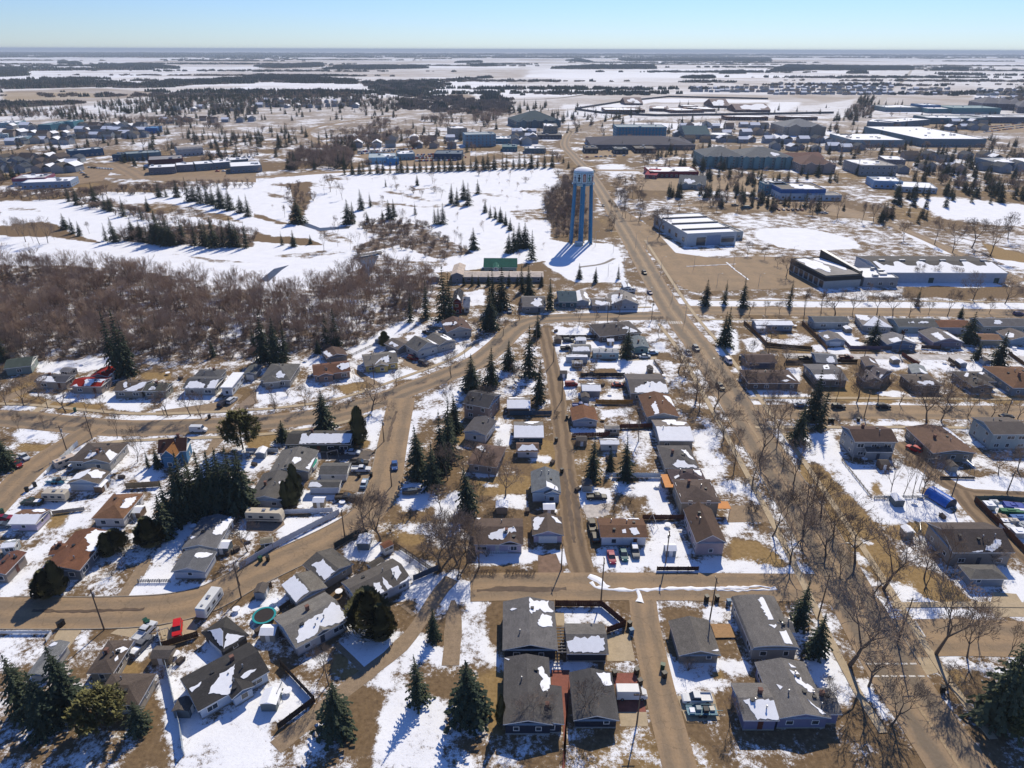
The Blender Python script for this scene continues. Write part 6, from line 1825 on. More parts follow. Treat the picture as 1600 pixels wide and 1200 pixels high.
def fix_normals(me):
    import bmesh
    bm = bmesh.new(); bm.from_mesh(me); bmesh.ops.recalc_face_normals(bm, faces=bm.faces); bm.to_mesh(me); bm.free()
    return me
def car_meshes(typ, col):
    k = (typ, col)
    if k in CARM: return CARM[k]
    P = paint_mat(col)
    body, glass, roof, tyre, hl, tl, bed = MB(), MB(), MB(), MB(), MB(), MB(), None
    if typ == 'sedan':
        L_, W_, = 4.7,.9
        loft(body, [(-2.35,.78,.4,.75),(-2.25,.86,.28,.92),(-1.6,.9,.22,.98),(0,.9,.2,.95),(1.2,.9,.22,.93),(1.9,.87,.25,.82),(2.3,.78,.32,.66)])
        loft(glass, [(-1.75,.78,.9,.96),(-1.05,.74,.9,1.38),(.25,.74,.9,1.42),(1.15,.78,.9,.95)])
        loft(roof, [(-1.05,.70,1.36,1.42),(-.5,.70,1.38,1.47),(.25,.69,1.38,1.46)])
        wb, wr = 1.38,.33
    elif typ == 'suv':
        loft(body, [(-2.35,.82,.4,.95),(-2.3,.92,.32,1.05),(-1.5,.95,.28,1.08),(.9,.95,.28,1.08),(1.6,.93,.3,1.02),(2.2,.88,.35,.92),(2.35,.8,.4,.75)])
        loft(glass, [(-2.25,.84,1.0,1.1),(-2.0,.80,1.0,1.62),(.3,.80,1.0,1.66),(1.1,.84,1.0,1.1)])
        loft(roof, [(-2.05,.76,1.6,1.68),(-.8,.77,1.6,1.74),(.35,.75,1.6,1.7)])
        wb, wr = 1.42,.38
    elif typ == 'van':
        loft(body, [(-2.95,.95,.4,2.3),(-2.85,1.0,.35,2.42),(1.2,1.0,.35,2.42),(1.75,.98,.35,1.6),(2.45,.95,.35,1.25),(2.9,.85,.4,.95)])
        loft(glass, [(1.22,.93,1.35,2.34),(1.30,.95,1.35,2.28),(1.86,.93,1.35,1.56),(1.9,.92,1.35,1.42)])
        for s_ in (-1,1): glass.box(.2,1.15, s_ * 1.0 - .015, s_ * 1.0 + .015,1.45,2.0)
        wb, wr = 1.85,.36
    else:      # pickup
        loft(body, [(-2.8,.92,.45,1.02),(-.55,.97,.38,1.05),(1.1,.97,.38,1.1),(1.9,.95,.38,1.06),(2.6,.9,.4,.98),(2.8,.82,.45,.8)])
        loft(glass, [(-.62,.86,1.03,1.12),(-.5,.82,1.03,1.72),(.65,.82,1.03,1.76),(1.35,.86,1.03,1.13)])
        loft(roof, [(-.55,.78,1.7,1.78),(0,.79,1.7,1.84),(.7,.77,1.7,1.8)])
        bed = MB()
        for s_ in (-1,1): bed.box(-2.75,-.65, s_ * .93 - .05, s_ * .93 + .05,1.0,1.32)
        bed.box(-2.8,-2.7,-.9,.9,1.0,1.3); bed.box(-.68,-.6,-.88,.88,1.04,1.32)
        wb, wr = 1.75,.42
    xs = [v[0] for v in body.v]; x1, x0 = max(xs), min(xs)
    hl.box(x1 - .18, x1 - .02,.5,.78,.62,.8); tl.box(x0 - .01, x0 + .1,.6,.8,.75,.95)
    tyre.tube((0,-.11,0),(0,.11,0), wr, wr, 12)
    rim = MB(); rim.tube((0,-.125,0),(0,.125,0), wr * .6, wr * .6,10)
    r = dict(body=body.mesh('body', P), windows=glass.mesh('windows', GLASS), wheel=tyre.mesh('wheel', RUBBER), rim=rim.mesh('rim', METAL), headlight=hl.mesh('headlight', HL), tail_light=tl.mesh('tail_light', TL), wb=wb, wr=wr, w=.82 if typ != 'van' else .9)
    if roof.v: r['cab_roof'] = roof.mesh('cab_roof', P)
    if bed: r['bed'] = bed.mesh('bed', P)
    for q in r.values():
        if hasattr(q, 'polygons'): fix_normals(q)
    CARM[k] = r
    return r
CARS = []
def car(reg, x, y, head, typ, col, label, snow=False, group=None, scale=1.0):
    g = GP(reg, x, y)
    r = car_meshes(typ, col)
    name = dict(sedan='parked_car', suv='parked_car', van='van', pickup='pickup_truck')[typ]
    o = empty(name, (g[0], g[1],.06), R(head),(scale,) * 3 if scale != 1 else None)
    for k in ('body', 'windows', 'cab_roof', 'bed'):
        if k in r: inst(k, r[k], o)
    for sx in (-1,1):
        for sy in (-1,1):
            wo_ = inst('wheel', r['wheel'], o, (sx * r['wb'], sy * r['w'], r['wr']))
            inst('rim', r['rim'], wo_)
    for sy in (0,-1):
        inst('headlight', r['headlight'], o, (0,0 if sy == 0 else -1.28,0)); inst('tail_light', r['tail_light'], o, (0,0 if sy == 0 else -1.4,0))
    if snow:
        mb = MB(); loft(mb, [(-1.0,.5,1.4,1.5),(-.4,.66,1.4,1.58),(.3,.6,1.4,1.53)] if typ == 'sedan' else [(-2.6,.6,1.05,1.2),(-1.8,.75,1.05,1.34),(-.8,.7,1.05,1.2)] if typ == 'pickup' else [(-2,.6,1.6,1.75),(-.8,.7,1.6,1.84),(.2,.6,1.6,1.75)])
        inst('snow_patch', fix_normals(mb.mesh('snow_patch', SNOW)), o)
    tag(o, label, 'van' if typ == 'van' else 'pickup truck' if typ == 'pickup' else 'car', group)
    CARS.append(o)
    return o
car('c', 905,835,0,'van', 'd8d8d6', 'white cargo van parked on red paving by the south lane')
car('c', 1312,862,180,'pickup', 'cfd2d4', 'white pickup truck with a loaded bed near the bottom edge')
car('a', 1112,425,-70,'suv', 'c3141c', 'bright red SUV parked beside the crescent road')
car('a', 912,440,75,'pickup', 'c9ccd0', 'white pickup nose-up on a muddy drive beside the brown house')
car('a', 890,530,75,'pickup', '6c6d70', 'grey flatbed pickup heaped with junk behind the white pickup', snow=True)
car('g', 908,830,-88,'sedan', '8f1540', 'magenta sedan, leftmost of three cars on the snowy yard')
car('g', 975,815,-88,'sedan', '0c5a60', 'teal sedan between the magenta and grey cars')
car('g', 1038,800,-90,'suv', '5d6268', 'grey SUV, rightmost of three cars on the snowy yard', snow=True)
car('g', 800,655,92,'pickup', '4a453c', 'dark pickup between muddy lane and white bungalow')
car('g', 815,715,92,'suv', '3e382c', 'olive SUV with a tan roof load beside the white bungalow')
car('g', 825,497,2,'pickup', '20262c', 'black pickup shaded by the little garage east of the lane')
car('h', 1048,205,128,'suv', 'a5121d', 'red car on the drive of the two-storey house')
car('h', 1510,42,0,'sedan', '1d2126', 'black car parked on the far side of the east street')
car('e', 1245,138,0,'van', 'c6cad0', 'white van parked on the curved avenue by the blue gabled house', scale=.9)
car('e', 155,305,-35,'sedan', 'c8ccd2', 'white car on the left-edge drive beside a spruce')
car('e', 110,350,-35,'sedan', '8c2226', 'red car half under trees on the left edge')
car('e', 205,592,178,'pickup', '2c3a36', 'dark green pickup with a white box behind the camping trailer', snow=True)
car('e', 25,690,10,'sedan', '7c1838', 'maroon car on the left edge beside the lavender garage')
car('e', 20,735,10,'sedan', '5a6672', 'blue-grey car below the maroon car on the left edge')
car('f', 662,274,2,'suv', '2b3038', 'dark SUV shaded by the long green bungalow')
car('f', 765,276,-4,'sedan', 'b3bcc6', 'silver car with a snowy bonnet shaded by the long green bungalow')
car('f', 818,385,2,'pickup', 'd0d4d8', 'white pickup at the kerb of the crescent road')
car('f', 805,345,2,'pickup', '1c1f22', 'black pickup behind the white pickup at the kerb')
car('f', 1027,360,-80,'sedan', '1a4f8c', 'blue car parked along the crescent road verge')
car('f', 838,472,90,'sedan', '7f98ae', 'snow-capped blue car beside the driveway', snow=True)
car('f', 722,560,2,'pickup', '3a3430', 'brown covered pickup in the corner yard')
car('k', 1090,28,-80,'suv', '202428', 'dark SUV driving on the main road below the car park')
car('k', 1120,138,-80,'sedan', '3f3a66', 'violet sedan driving on the main road above the crosswalk')
car('k', 1377,450,-82,'suv', '56626e', 'grey-blue SUV on the main road below the crosswalk')
car('k', 1333,472,-85,'sedan', 'b9c0c8', 'silver car parked on the left side of the main road')
car('k', 1512,665,-80,'suv', '1e2226', 'black SUV driving down the middle of the main road')
car('k', 1558,522,-82,'van', 'cdcace', 'white van parked on the right side of the main road', scale=.8)
car('k', 342,240,-85,'pickup', '7d868e', 'grey pickup parked on the avenue under bare trees', snow=True)
car('k', 685,652,5,'van', '7d1720', 'dark red van in the cluttered yard by the back lane', scale=.8)
car('w', 640,925,3,'sedan', '8e3228', 'rusty red car between two yards')
car('k', 735,770,3,'pickup', '1c3f84', 'blue pickup beside the brown gabled garage')
car('w', 955,592,3,'sedan', 'b4c0cc', 'silver car on the shared driveway of the sea-green house')
car('w', 1045,548,3,'sedan', '7ea4c4', 'pale blue car beside the silver car by the sea-green house', snow=True)
car('w', 810,590,3,'sedan', '3c2a26', 'dark brown car under the yard spruce')
car('w', 60,405,5,'suv', '1f3340', 'dark blue SUV in the yard by the tiny white shed')
car('w', 45,500,5,'pickup', '16222c', 'black pickup left of the tan-walled garage')
car('j', 1142,568,-35,'suv', '6e1b22', 'maroon SUV on the drive of the yellow-walled house')
car('j', 1208,598,-35,'suv', '22304a', 'navy SUV on the drive beside the maroon SUV')
car('i', 1392,855,80,'suv', '2a2630', 'dark SUV in front of the white flat block')
car('i', 1452,832,75,'suv', 'bfc4cb', 'white SUV in front of the white flat block')
car('u', 880,398,5,'pickup', '24262a', 'black pickup behind the glass porch house')
car('u', 1290,388,0,'pickup', '53202a', 'maroon pickup on the lane by the white gabled garage')
car('u', 835,868,0,'sedan', '245a8c', 'blue car parked under bare trees, leftmost on the east street')
car('u', 985,872,0,'sedan', '1f5c86', 'blue car behind the street spruce on the east street')
car('u', 1212,882,0,'suv', '171a1e', 'black SUV parked right of the street spruce')
car('v', 190,1008,0,'suv', '1a1e26', 'black SUV parked at the middle of the east street')
car('v', 1542,78,0,'suv', '4c4468', 'violet-grey SUV at the right end of the north avenue')
car('s', 570,330,-85,'sedan', '33364e', 'tiny dark car on the main road beside the water tower')
car('s', 514,116,-85,'suv', '1c1f24', 'tiny black car on the main road above the water tower')
car('s', 1392,328,0,'pickup', '28404e', 'dark teal pickup by the snowy school field')
car('s', 1470,345,0,'van', '2f5566', 'blue box van by the snowy school field')
car('t', 352,376,0,'pickup', 'c6c6c4', 'white pickup in the lot beside the snowy field')
car('t', 222,330,85,'sedan', 'b9c2c6', 'silver car in the lot below the blue recreation hall')
for i, c_ in enumerate(('7a2f38', 'c9c6c6', '5c2a34', '6a6e7a', '4a2c4c', '7c2630')):
    car('t', 66 + i * 29,354 + i * .5,88,'sedan', c_, ['dark red', 'white', 'maroon', 'grey', 'plum', 'brick red'][i] + ' car in the row of six on the lot edge', group='row of six cars')
for i, c_ in enumerate(('2c3036', '555b62', '22262c', '3a4450')):
    car('t', 14 + i * 22,268 + i * 15,40,'sedan', c_, ['black', 'grey', 'charcoal', 'slate blue'][i] + ' car along the west wall of the blue hall', group='cars along the blue hall')
# far car parks and the dealership: cars a few pixels long
SM = []
for i, c_ in enumerate(('d2d2d2', '22262a', '8f1d22', '2a4a80', '7c8288', 'b8bcc0')):
    mb = MB(); loft(mb, [(-2.2,.85,.3,.9),(1.2,.9,.25,.95),(2.2,.8,.3,.7)]); loft(mb, [(-1.5,.75,.9,1.0),(-1.0,.7,.9,1.5),(.4,.7,.9,1.5),(1.1,.75,.9,1.0)])
    SM.append(fix_normals(mb.mesh('small_car', paint_mat(c_))))
def lot(reg, x0, y0, x1, y1, n, label, group, head=90, rows=1, dy=0):
    for r_ in range(rows):
        for i in range(n):
            if RT.random() < .15: continue
            t = i / max(1, n - 1)
            g = GP(reg, x0 + (x1 - x0) * t, y0 + (y1 - y0) * t + r_ * dy)
            o = inst('small_car', RT.choice(SM), None, (g[0], g[1],.06), R(head))
            tag(o, label, 'car', group)
DL = 'small car in the packed dealership rows beyond the golf course'
lot('n', 640,712,1000,692,34, DL, 'dealership cars'); lot('n', 640,724,860,708,22, DL, 'dealership cars')
lot('n', 1000,742,1300,735,34, DL, 'dealership cars'); lot('n', 1000,752,1310,746,34, DL, 'dealership cars'); lot('n', 1000,768,1250,765,28, DL, 'dealership cars'); lot('n', 1010,732,1120,726,14, DL, 'dealership cars')
lot('o', 470,745,700,735,9,'small car on the frontage beyond the main road bend', 'cars on the frontage', 20); lot('o', 560,700,720,715,8,'small car before the dark sprawling mall', 'cars before the mall'); lot('o', 900,692,1020,685,7,'small car at the east end of the mall lot', 'cars at the mall end')
lot('p', 140,645,400,640,16,'small car by the supermarket verge', 'cars by the supermarket')
lot('p', 1350,560,1600,530,22,'small car in the big-store lot on the right', 'cars in the big-store lot', rows=3, dy=14)
lot('q', 500,110,545,150,4,'small car beside the low white workshop', 'cars beside the workshop', 10); lot('q', 560,90,700,100,9,'small car above the low white workshop', 'cars above the workshop')
lot('s', 1470,265,1560,300,6,'car parked in the lot above the school field', 'cars above the school field', 40)
lot('m', 480,740,640,720,9,'small car before the blue workshop', 'cars before the blue workshop'); lot('q', 1280,118,1400,112,4,'small car before the strip of white roofs', 'cars before the shops', 0); lot('m', 1260,730,1560,745,20,'small vehicle in the yard behind the shops', 'vehicles behind the shops')
# ------------------------------------------------------------------ trailers, boats, yard things
def rv(reg, x, y, head, L_, H_, col, label, stripe=None, cab=False, cat='camper', name='camping_trailer'):
    g = GP(reg, x, y); o = empty(name, (g[0], g[1],0), R(head))
    mb = MB(); l = L_ / 2
    loft(mb, [(-l, 1.05,.6, H_ - .3),(-l + .25,1.2,.5, H_),(l - .5,1.2,.5, H_),(l - .1,1.15,.55, H_ * .75),(l, 1.0,.6, H_ * .5)])
    inst('body', fix_normals(mb.mesh('body', paint_mat(col))), o)
    for q in range(3):
        for s_ in (-1,1):
            wmb = MB(); wmb.box(-l + .9 + q * L_ / 3.4,-l + 1.9 + q * L_ / 3.4, s_ * 1.2 - .03, s_ * 1.2 + .03,1.5,2.1); inst('window', wmb.mesh('window', GLASS), o)
    if stripe:
        for s_ in (-1,1):
            sb = MB(); sb.box(-l + .3, l - .7, s_ * 1.205 - .015, s_ * 1.205 + .015,.95,1.2); inst('stripe', sb.mesh('stripe', paint_mat(stripe)), o)
    ac = MB(); ac.box(-.5,.4,-.35,.35, H_, H_ + .3); ac.box(-l + .9,-l + 1.4,-.25,.25, H_, H_ + .15); inst('roof_unit', ac.mesh('roof_unit', METAL), o)
    r = car_meshes('van', 'd8d8d6')
    for sx in ((-.6,.4) if not cab else (-l * .5, l * .62)):
        for sy in (-1,1): inst('wheel', r['wheel'], o, (sx, sy * 1.05,.36))
    if cab:
        ws = MB(); ws.box(l - .3, l - .02,-.9,.9,1.3,1.75); inst('windscreen', ws.mesh('windscreen', GLASS), o)
    tag(o, label, cat)
    return o
rv('f', 222,690,-2,9.6,3.1,'c9bda8', 'long tan motorhome with a dark stripe beside the white fence', '4a3f38', True, 'motorhome', 'motorhome')
rv('e', 358,565,178,6.6,2.9,'b9b0a0', 'beige camping trailer behind the dark green pickup', '8a8272')
rv('a', 1318,275,82,7.5,2.9,'d4d6d4', 'white truck camper parked on the crescent kerb by a pyramid roof', '7c868c')
rv('e', 415,345,50,6.0,2.4,'c9b8a6', 'cream boat-like trailer beside the brown L-shaped house')
rv('k', 1012,130,178,5.0,2.5,'c9c9c7', 'small white trailer beside the main road verge')
def boat(reg, x, y, head, col, deck, label):
    g = GP(reg, x, y); o = empty('boat', (g[0], g[1],.4), R(head))
    mb = MB(); loft(mb, [(-2.6,.9,.1,.9),(-1,1.05,0,.95),(1,.95,.05,1.0),(2.1,.5,.3,1.08),(2.8,.06,.7,1.12)]); inst('hull', fix_normals(mb.mesh('hull', paint_mat(col))), o)
    mb = MB(); loft(mb, [(-2.5,.7,.9,1.0),(0,.85,.95,1.25),(1.6,.5,1.0,1.15)]); inst('cover', fix_normals(mb.mesh('cover', mat('tarp_' + deck, C(deck),.7,.15,2))), o)
    t = MB(); t.box(-2.4,3.4,-.06,.06,-.2,-.05); t.box(-.7,-.5,-1.0,1.0,-.2,-.1); inst('trailer', t.mesh('trailer', METAL), o)
    tag(o, label, 'boat')
boat('f', 525,355,85,'d4d6d2', '2a9a88', 'white boat with a turquoise cover beside the grey garage')
boat('f', 1135,525,5,'5a5348', '4b5866', 'covered boat in the blue shade under the lane-side spruces')
def flatbed(reg, x, y, head, label, L_=5.5):
    g = GP(reg, x, y); o = empty('utility_trailer', (g[0], g[1],0), R(head))
    mb = MB(); mb.box(-L_ / 2, L_ / 2,-1,1,.6,.72); mb.box(L_ / 2, L_ / 2 + 1.2,-.05,.05,.55,.65); inst('deck', mb.mesh('deck', paint_mat('2c6f86')), o)
    for s_ in (-1,1):
        rl = MB(); rl.box(-L_ / 2, L_ / 2, s_ - .04, s_ + .04,1.0,1.08)
        for q in range(5): rl.box(-L_ / 2 + q * L_ / 4 - .03,-L_ / 2 + q * L_ / 4 + .03, s_ - .03, s_ + .03,.7,1.05)
        inst('side_rail', rl.mesh('side_rail', paint_mat('2c6f86')), o)
    for q in range(4):
        ld = MB(); a = -L_ / 2 + .5 + q * 1.25; ld.box(a, a + .9,-.7 + q % 2 * .4,.3 + q % 2 * .3,.73,1.1 + .2 * (q % 3)); inst('load', ld.mesh('load', [SNOW, paint_mat('7a8a92'), DARK, paint_mat('b9b4a8')][q]), o)
    r = car_meshes('van', 'd8d8d6')
    for sx in (-.45,.45):
        for sy in (-1,1): inst('wheel', r['wheel'], o, (sx, sy * 1.1,.36))
    tag(o, label, 'trailer')
flatbed('c', 1342,935,0,'blue flatbed trailer stacked with gear below the white pickup')
flatbed('e', 355,455,0,'blue-tarped trailer beside the white gabled garage', 5)
# trampoline
g = GP('b', 55,345); o = empty('trampoline', (g[0], g[1],0))
mb = MB(); mb.lathe([(2.05,.86),(2.05,.95),(2.5,.95),(2.5,.86),(2.05,.86)],28); inst('pad_ring', mb.mesh('pad_ring', paint_mat('1a8f93')), o)
mb = MB(); mb.lathe([(.01,.86),(2.06,.88)],28); inst('mat', mb.mesh('mat', mat('trampoline_mat', (.035,.03,.03),.9)), o)
for q in range(6):
    a = q * 1.047; mb = MB(); mb.tube((2.3 * math.cos(a),2.3 * math.sin(a),0),(2.3 * math.cos(a),2.3 * math.sin(a),.88),.04,.04,6); inst('leg', mb.mesh('leg', METAL), o)
tag(o, 'round trampoline with a teal rim in the fenced yard', 'trampoline')
# pergola between the navy house and its garage
g = GP('c', 468,480,2.5); o = empty('pergola', (g[0], g[1],0))
for q in range(9): mb = MB(); mb.box(-1.0,1.0,-3.2 + q * .8 - .07,-3.2 + q * .8 + .07,2.5,2.68); inst('rafter', mb.mesh('rafter', mat('grey_timber', (.2,.19,.18),.9)), o)
for s_ in (-.9,0,.9): mb = MB(); mb.box(s_ - .08, s_ + .08,-3.4,3.4,2.3,2.49); inst('beam', mb.mesh('beam', MATS['grey_timber']), o)
for sx in (-.9,.9):
    for sy in (-3.2,3.2): mb = MB(); mb.box(sx - .08, sx + .08, sy - .08, sy + .08,0,2.29); inst('post', mb.mesh('post', MATS['grey_timber']), o)
tag(o, 'open-slatted grey pergola between the navy house and its garage', 'pergola')
# blue covered tunnel
g = GP('h', 1178,455); o = empty('storage_tunnel', (g[0], g[1],0), R(112))
mb = MB(); n = 10; L_ = 6.6
for q in range(n):
    a0, a1 = math.pi * q / n, math.pi * (q + 1) / n
    p = lambda a, x: (x, 2.1 * math.cos(a),.4 + 2.2 * math.sin(a))
    mb.face([p(a0,-L_ / 2), p(a0, L_ / 2), p(a1, L_ / 2), p(a1,-L_ / 2)][::-1])
inst('cover', mb.mesh('cover', mat('blue_tarp', (.02,.12,.5),.35,.2,.8)), o)
for s_ in (-1,1):
    mb = MB(); mb.face([(s_ * L_ / 2 * .99,2.08 * math.cos(math.pi * q / n),.4 + 2.18 * math.sin(math.pi * q / n)) for q in range(n + 1)] + [(s_ * L_ / 2 * .99,-2.08,0),(s_ * L_ / 2 * .99,2.08,0)]); inst('end_panel', mb.mesh('end_panel', mat('dark_tarp', (.03,.05,.09),.6)), o)
tag(o, 'bright blue barrel-shaped storage tunnel on the snowy lot', 'tunnel')
# orange awnings of the tan house
for (rg, x, y, head, lab) in (('g', 1228,395,0,'orange awning on the left side of the tan hip-roofed house'),('g', 1528,530,0,'orange awning on the right side of the tan hip-roofed house')):
    g = GP(rg, x, y, 2.8); o = empty('awning', (g[0], g[1],0))
    mb = MB(); mb.box(-1.7,1.7,-3.2 if x < 1400 else -1.6,3.2 if x < 1400 else 1.6,2.7,2.82); inst('canopy', mb.mesh('canopy', mat('orange_canvas', (.55,.22,.05),.7,.1,1)), o)
    for sx in (-1.5,1.5): mb = MB(); mb.tube((sx, -1.4,0),(sx, -1.4,2.7),.06,.06,6); inst('post', mb.mesh('post', METAL), o)
    tag(o, lab, 'awning')
# junk yard on the right: crates, tarps, drums
junk = random.Random(31)
JC = ('1f3f9a', 'c8ccd0', '1d6a44', '5a7f9a', '8b7460', '2a60a0', 'b9b2a8', '3a3f44', '9aa0a4')
for q, (x, y, sx, sy, c_) in enumerate(((1545,490,4.5,2.4,0),(1420,490,2.4,2.2,1),(1445,470,2.0,1.2,1),(1530,525,5.5,1.4,2),(1580,525,3.0,1.4,3),(1520,600,3.2,2.6,1),(1570,552,4.2,1.5,5),(1565,630,3.0,2.4,6),(1490,545,1.8,2.2,4),(1590,590,2.5,2.0,8),(1500,570,1.6,1.4,7),(1540,575,2.0,1.2,6))):
    g = GP('h', x, y); o = empty('storage_bin', (g[0], g[1],0), R(junk.uniform(-12,12)))
    mb = MB(); hh = junk.uniform(.8,1.6); mb.box(-sx / 2, sx / 2,-sy / 2, sy / 2,0, hh); inst('body', mb.mesh('body', paint_mat(JC[c_])), o)
    mb = MB(); mb.box(-sx / 2 - .06, sx / 2 + .06,-sy / 2 - .06, sy / 2 + .06, hh, hh + .12); mb.box(-sx / 5, sx / 6,-sy / 4, sy / 5, hh + .12, hh + .3); inst('lid', mb.mesh('lid', SNOW if q % 3 == 1 else paint_mat(JC[c_])), o)
    later(o, ['blue', 'white', 'green', 'pale blue', 'brown', 'bright blue', 'beige', 'charcoal', 'grey'][c_] + ' storage bin', ['blue', 'white', 'green', 'pale blue', 'brown', 'bright blue', 'beige', 'charcoal', 'grey'][c_] + ' storage bins', 'bin', 'bins in the fenced storage yard', 'fenced storage yard on the right edge')
# wheeled bins
bm_ = MB(); loft(bm_, [(-.3,.24,0,.95),(.3,.3,0,1.0)]); BINB = {c_: fix_normals(bm_.mesh('body', paint_mat(c_))) for c_ in ('1b1d1f', '1d4a38', '235a80')}
lm_ = MB(); lm_.box(-.34,.36,-.32,.32,1.0,1.08); LIDM = {c_: lm_.mesh('lid', paint_mat(c_)) for c_ in ('1b1d1f', '1d4a38', '235a80')}
for (rg, x, y, c_) in (('c', 1375,232,0),('c', 1440,232,0),('c', 1512,258,2),('c', 893,395,0),('c', 905,440,2),('c', 938,690,0),('c', 958,758,0),('c', 1110,712,0),('c', 1100,660,1),('a', 393,388,0),('a', 376,400,0),('a', 915,380,1),('a', 930,390,1),('f', 805,425,0),('f', 880,420,0),('f', 190,948,1),('f', 236,945,0),('g', 660,52,0),('g', 600,178,0),('g', 632,350,0),('e', 172,512,0),('e', 220,482,0),('e', 15,650,1),('h', 625,62,0),('h', 642,62,0),('h', 770,60,0),('u', 232,388,0),('u', 262,382,0),('c', 800,705,0),('i', 1310,935,0),('x', 945,665,1),('d', 1172,668,0)):
    g = GP(rg, x, y); c2 = ('1b1d1f', '1d4a38', '235a80')[c_]
    o = empty('wheeled_bin', (g[0], g[1],.05), RT.uniform(0,6.28),(1.35,1.35,1.25)); inst('body', BINB[c2], o); inst('lid', LIDM[c2], o)
    later(o, ('black', 'green', 'blue')[c_] + ' wheeled bin', ('black', 'green', 'blue')[c_] + ' wheeled bins', 'bin', 'wheeled bins set out at the kerbs')
# ------------------------------------------------------------------ fences
PANEL = {}
def fence(reg, pts, h=1.75, col='5a4638', label='', span=2.4, cat='fence', gap=0.0, world=False):
    P = [GP(reg, *p) for p in zip(pts[0::2], pts[1::2])]
    o = empty('fence', (P[0][0], P[0][1],0))
    m_ = mat('fence_' + col, C(col),.9,.2,2.0, fine=.15)
    for a, b in zip(P, P[1:]):
        d = math.hypot(b[0] - a[0], b[1] - a[1]); n = max(1, round(d / span)); s_ = d / n
        ang = math.atan2(b[1] - a[1], b[0] - a[0])
        key = (col, h, round(s_, 1), gap)
        if key not in PANEL:
            mb = MB(); k = 6
            for q in range(k):
                dz = random.uniform(-.03,.03)
                mb.box(.06 + (s_ - .1) * q / k, .06 + (s_ - .1) * (q + 1) / k - .015 - gap * s_ / k, -.02 + random.uniform(-.008,.008),.02,.08, h - .08 + dz)
            mb.box(.05, s_ - .05,.021,.07,.3,.4); mb.box(.05, s_ - .05,.021,.07, h - .45, h - .35)
            pb = MB(); pb.box(-.06,.06,-.06,.06,0, h + .06)
            PANEL[key] = (mb.mesh('panel', m_), pb.mesh('post', m_))
        pm, po = PANEL[key]
        for q in range(n):
            x, y = a[0] + (b[0] - a[0]) * q / n - P[0][0], a[1] + (b[1] - a[1]) * q / n - P[0][1]
            inst('panel', pm, o, (x, y, 0), ang); inst('post', po, o, (x, y, 0), ang)
    inst('post', po, o, (P[-1][0] - P[0][0], P[-1][1] - P[0][1],0))
    tag(o, label, cat)
    return o
fence('c', (430,270,720,274,868,398,752,438),1.9,'4b2a20', 'dark red-brown board fence round the snowy yard of the navy house')
fence('a', (1012,528,1240,460),1.7,'4a372c', 'brown fence behind the red SUV')
fence('a', (985,440,1010,520,1050,690,1085,850,1130,1040,1150,1200),1.9,'9aa4ae', 'tall pale fence casting a long shadow between two bottom-left yards')
fence('a', (0,442,325,442,292,490),1.0,'d4d6da', 'low white fence along the snowy corner lot')
fence('b', (155,640,368,868,140,1040),1.7,'3a302a', 'dark fence closing the V-shaped yard corner')
fence('b', (150,300,215,255),1.4,'4b4640', 'short dark fence beside the trampoline')
fence('b', (0,195,100,150),1.7,'4a3a30', 'brown fence behind the trampoline yard')
fence('b', (985,112,1140,45),1.8,'47505c', 'grey fence on the right of the comb-streaked bungalow')
fence('f', (60,995,330,835,680,655),1.8,'c3c8ce', 'long white-grey fence along the crescent road')
fence('f', (330,655,640,642),1.6,'c9ccd2', 'white fence behind the motorhome yard')
fence('f', (652,868,830,768,862,792),1.8,'3a4140', 'dark fence at the inner bend of the crescent road')
fence('f', (1022,852,1140,930,1262,1015),1.6,'5f544a', 'weathered fence beside the snowy triangular yard', gap=.35)
fence('f', (100,265,300,268),1.5,'b4bcc4', 'pale fence left of the grey cross-gabled house')
fence('e', (1372,868,1440,760,1510,645),1.8,'7d6b5a', 'brown fence right of the dotted-snow bungalow')
fence('e', (300,402,390,318,490,222),1.7,'c4c8ca', 'white fence along the west street')
fence('e', (790,495,1005,482),2.0,'8d7c60', 'tan high fence left of the spruce row')
fence('e', (330,655,530,630),1.2,'9d948a', 'low timber fence above the lavender garage yard')
fence('a', (865,122,1065,120),1.1,'8c8a86', 'low picket fence left of the grey garage', gap=.4)
fence('a', (1340,945 - 900 + 880,1345,930),1.5,'8c8a86', 'short fence stub below the crescent') if False else None
fence('g', (915,378,1192,380),1.8,'b9c4cc', 'pale fence behind the two lane-side spruces')
fence('g', (1080,612,1335,612),1.7,'5a3a30', 'red-brown fence right of the white bungalow')
fence('g', (690,155,880,150,960,105,1130,100),1.7,'5f372d', 'long red-brown fence below the brown gabled garage')
fence('k', (345,815,575,812),1.7,'3f5566', 'blue board fence below the snow-topped shed')
fence('g', (1160,895,1390,895),1.3,'3d241f', 'low dark fence along the cross road in front of the snowy yard')
fence('g', (205,800,285,800,330,800),1.0,'d0d2d6', 'white porch railing of the lilac-walled bungalow', gap=.6)
fence('h', (1350,458,1480,455,1640,470),1.8,'4a5a58', 'grey-green fence at the back of the storage yard')
fence('h', (1352,462,1480,590,1600,715,1680,800),1.8,'5f4030', 'rusty fence along the storage yard lane')
fence('h', (850,446,1040,444,1130,442),1.1,'a9a7a2', 'low pale fence left of the blue tunnel', gap=.4)
fence('h', (690,258,835,440),1.0,'6e675f', 'low wire-like fence below the two-storey house', gap=.7)
fence('h', (1180,345,1350,348),.9,'4c443e', 'low dark fence around the patio of the wide brown house')
fence('k', (820,750,1025,752),1.8,'a5763a', 'honey-coloured fence above the white yard')
fence('k', (600,388,960,386),1.7,'3f3834', 'dark fence at the north end of the yards')
fence('k', (735,602,980,600),1.8,'2a2f36', 'black fence across the yards below the clothes-line')
fence('w', (1060,640,1170,790),1.3,'7a736a', 'slanting fence on the main road side of the white yard', gap=.3)
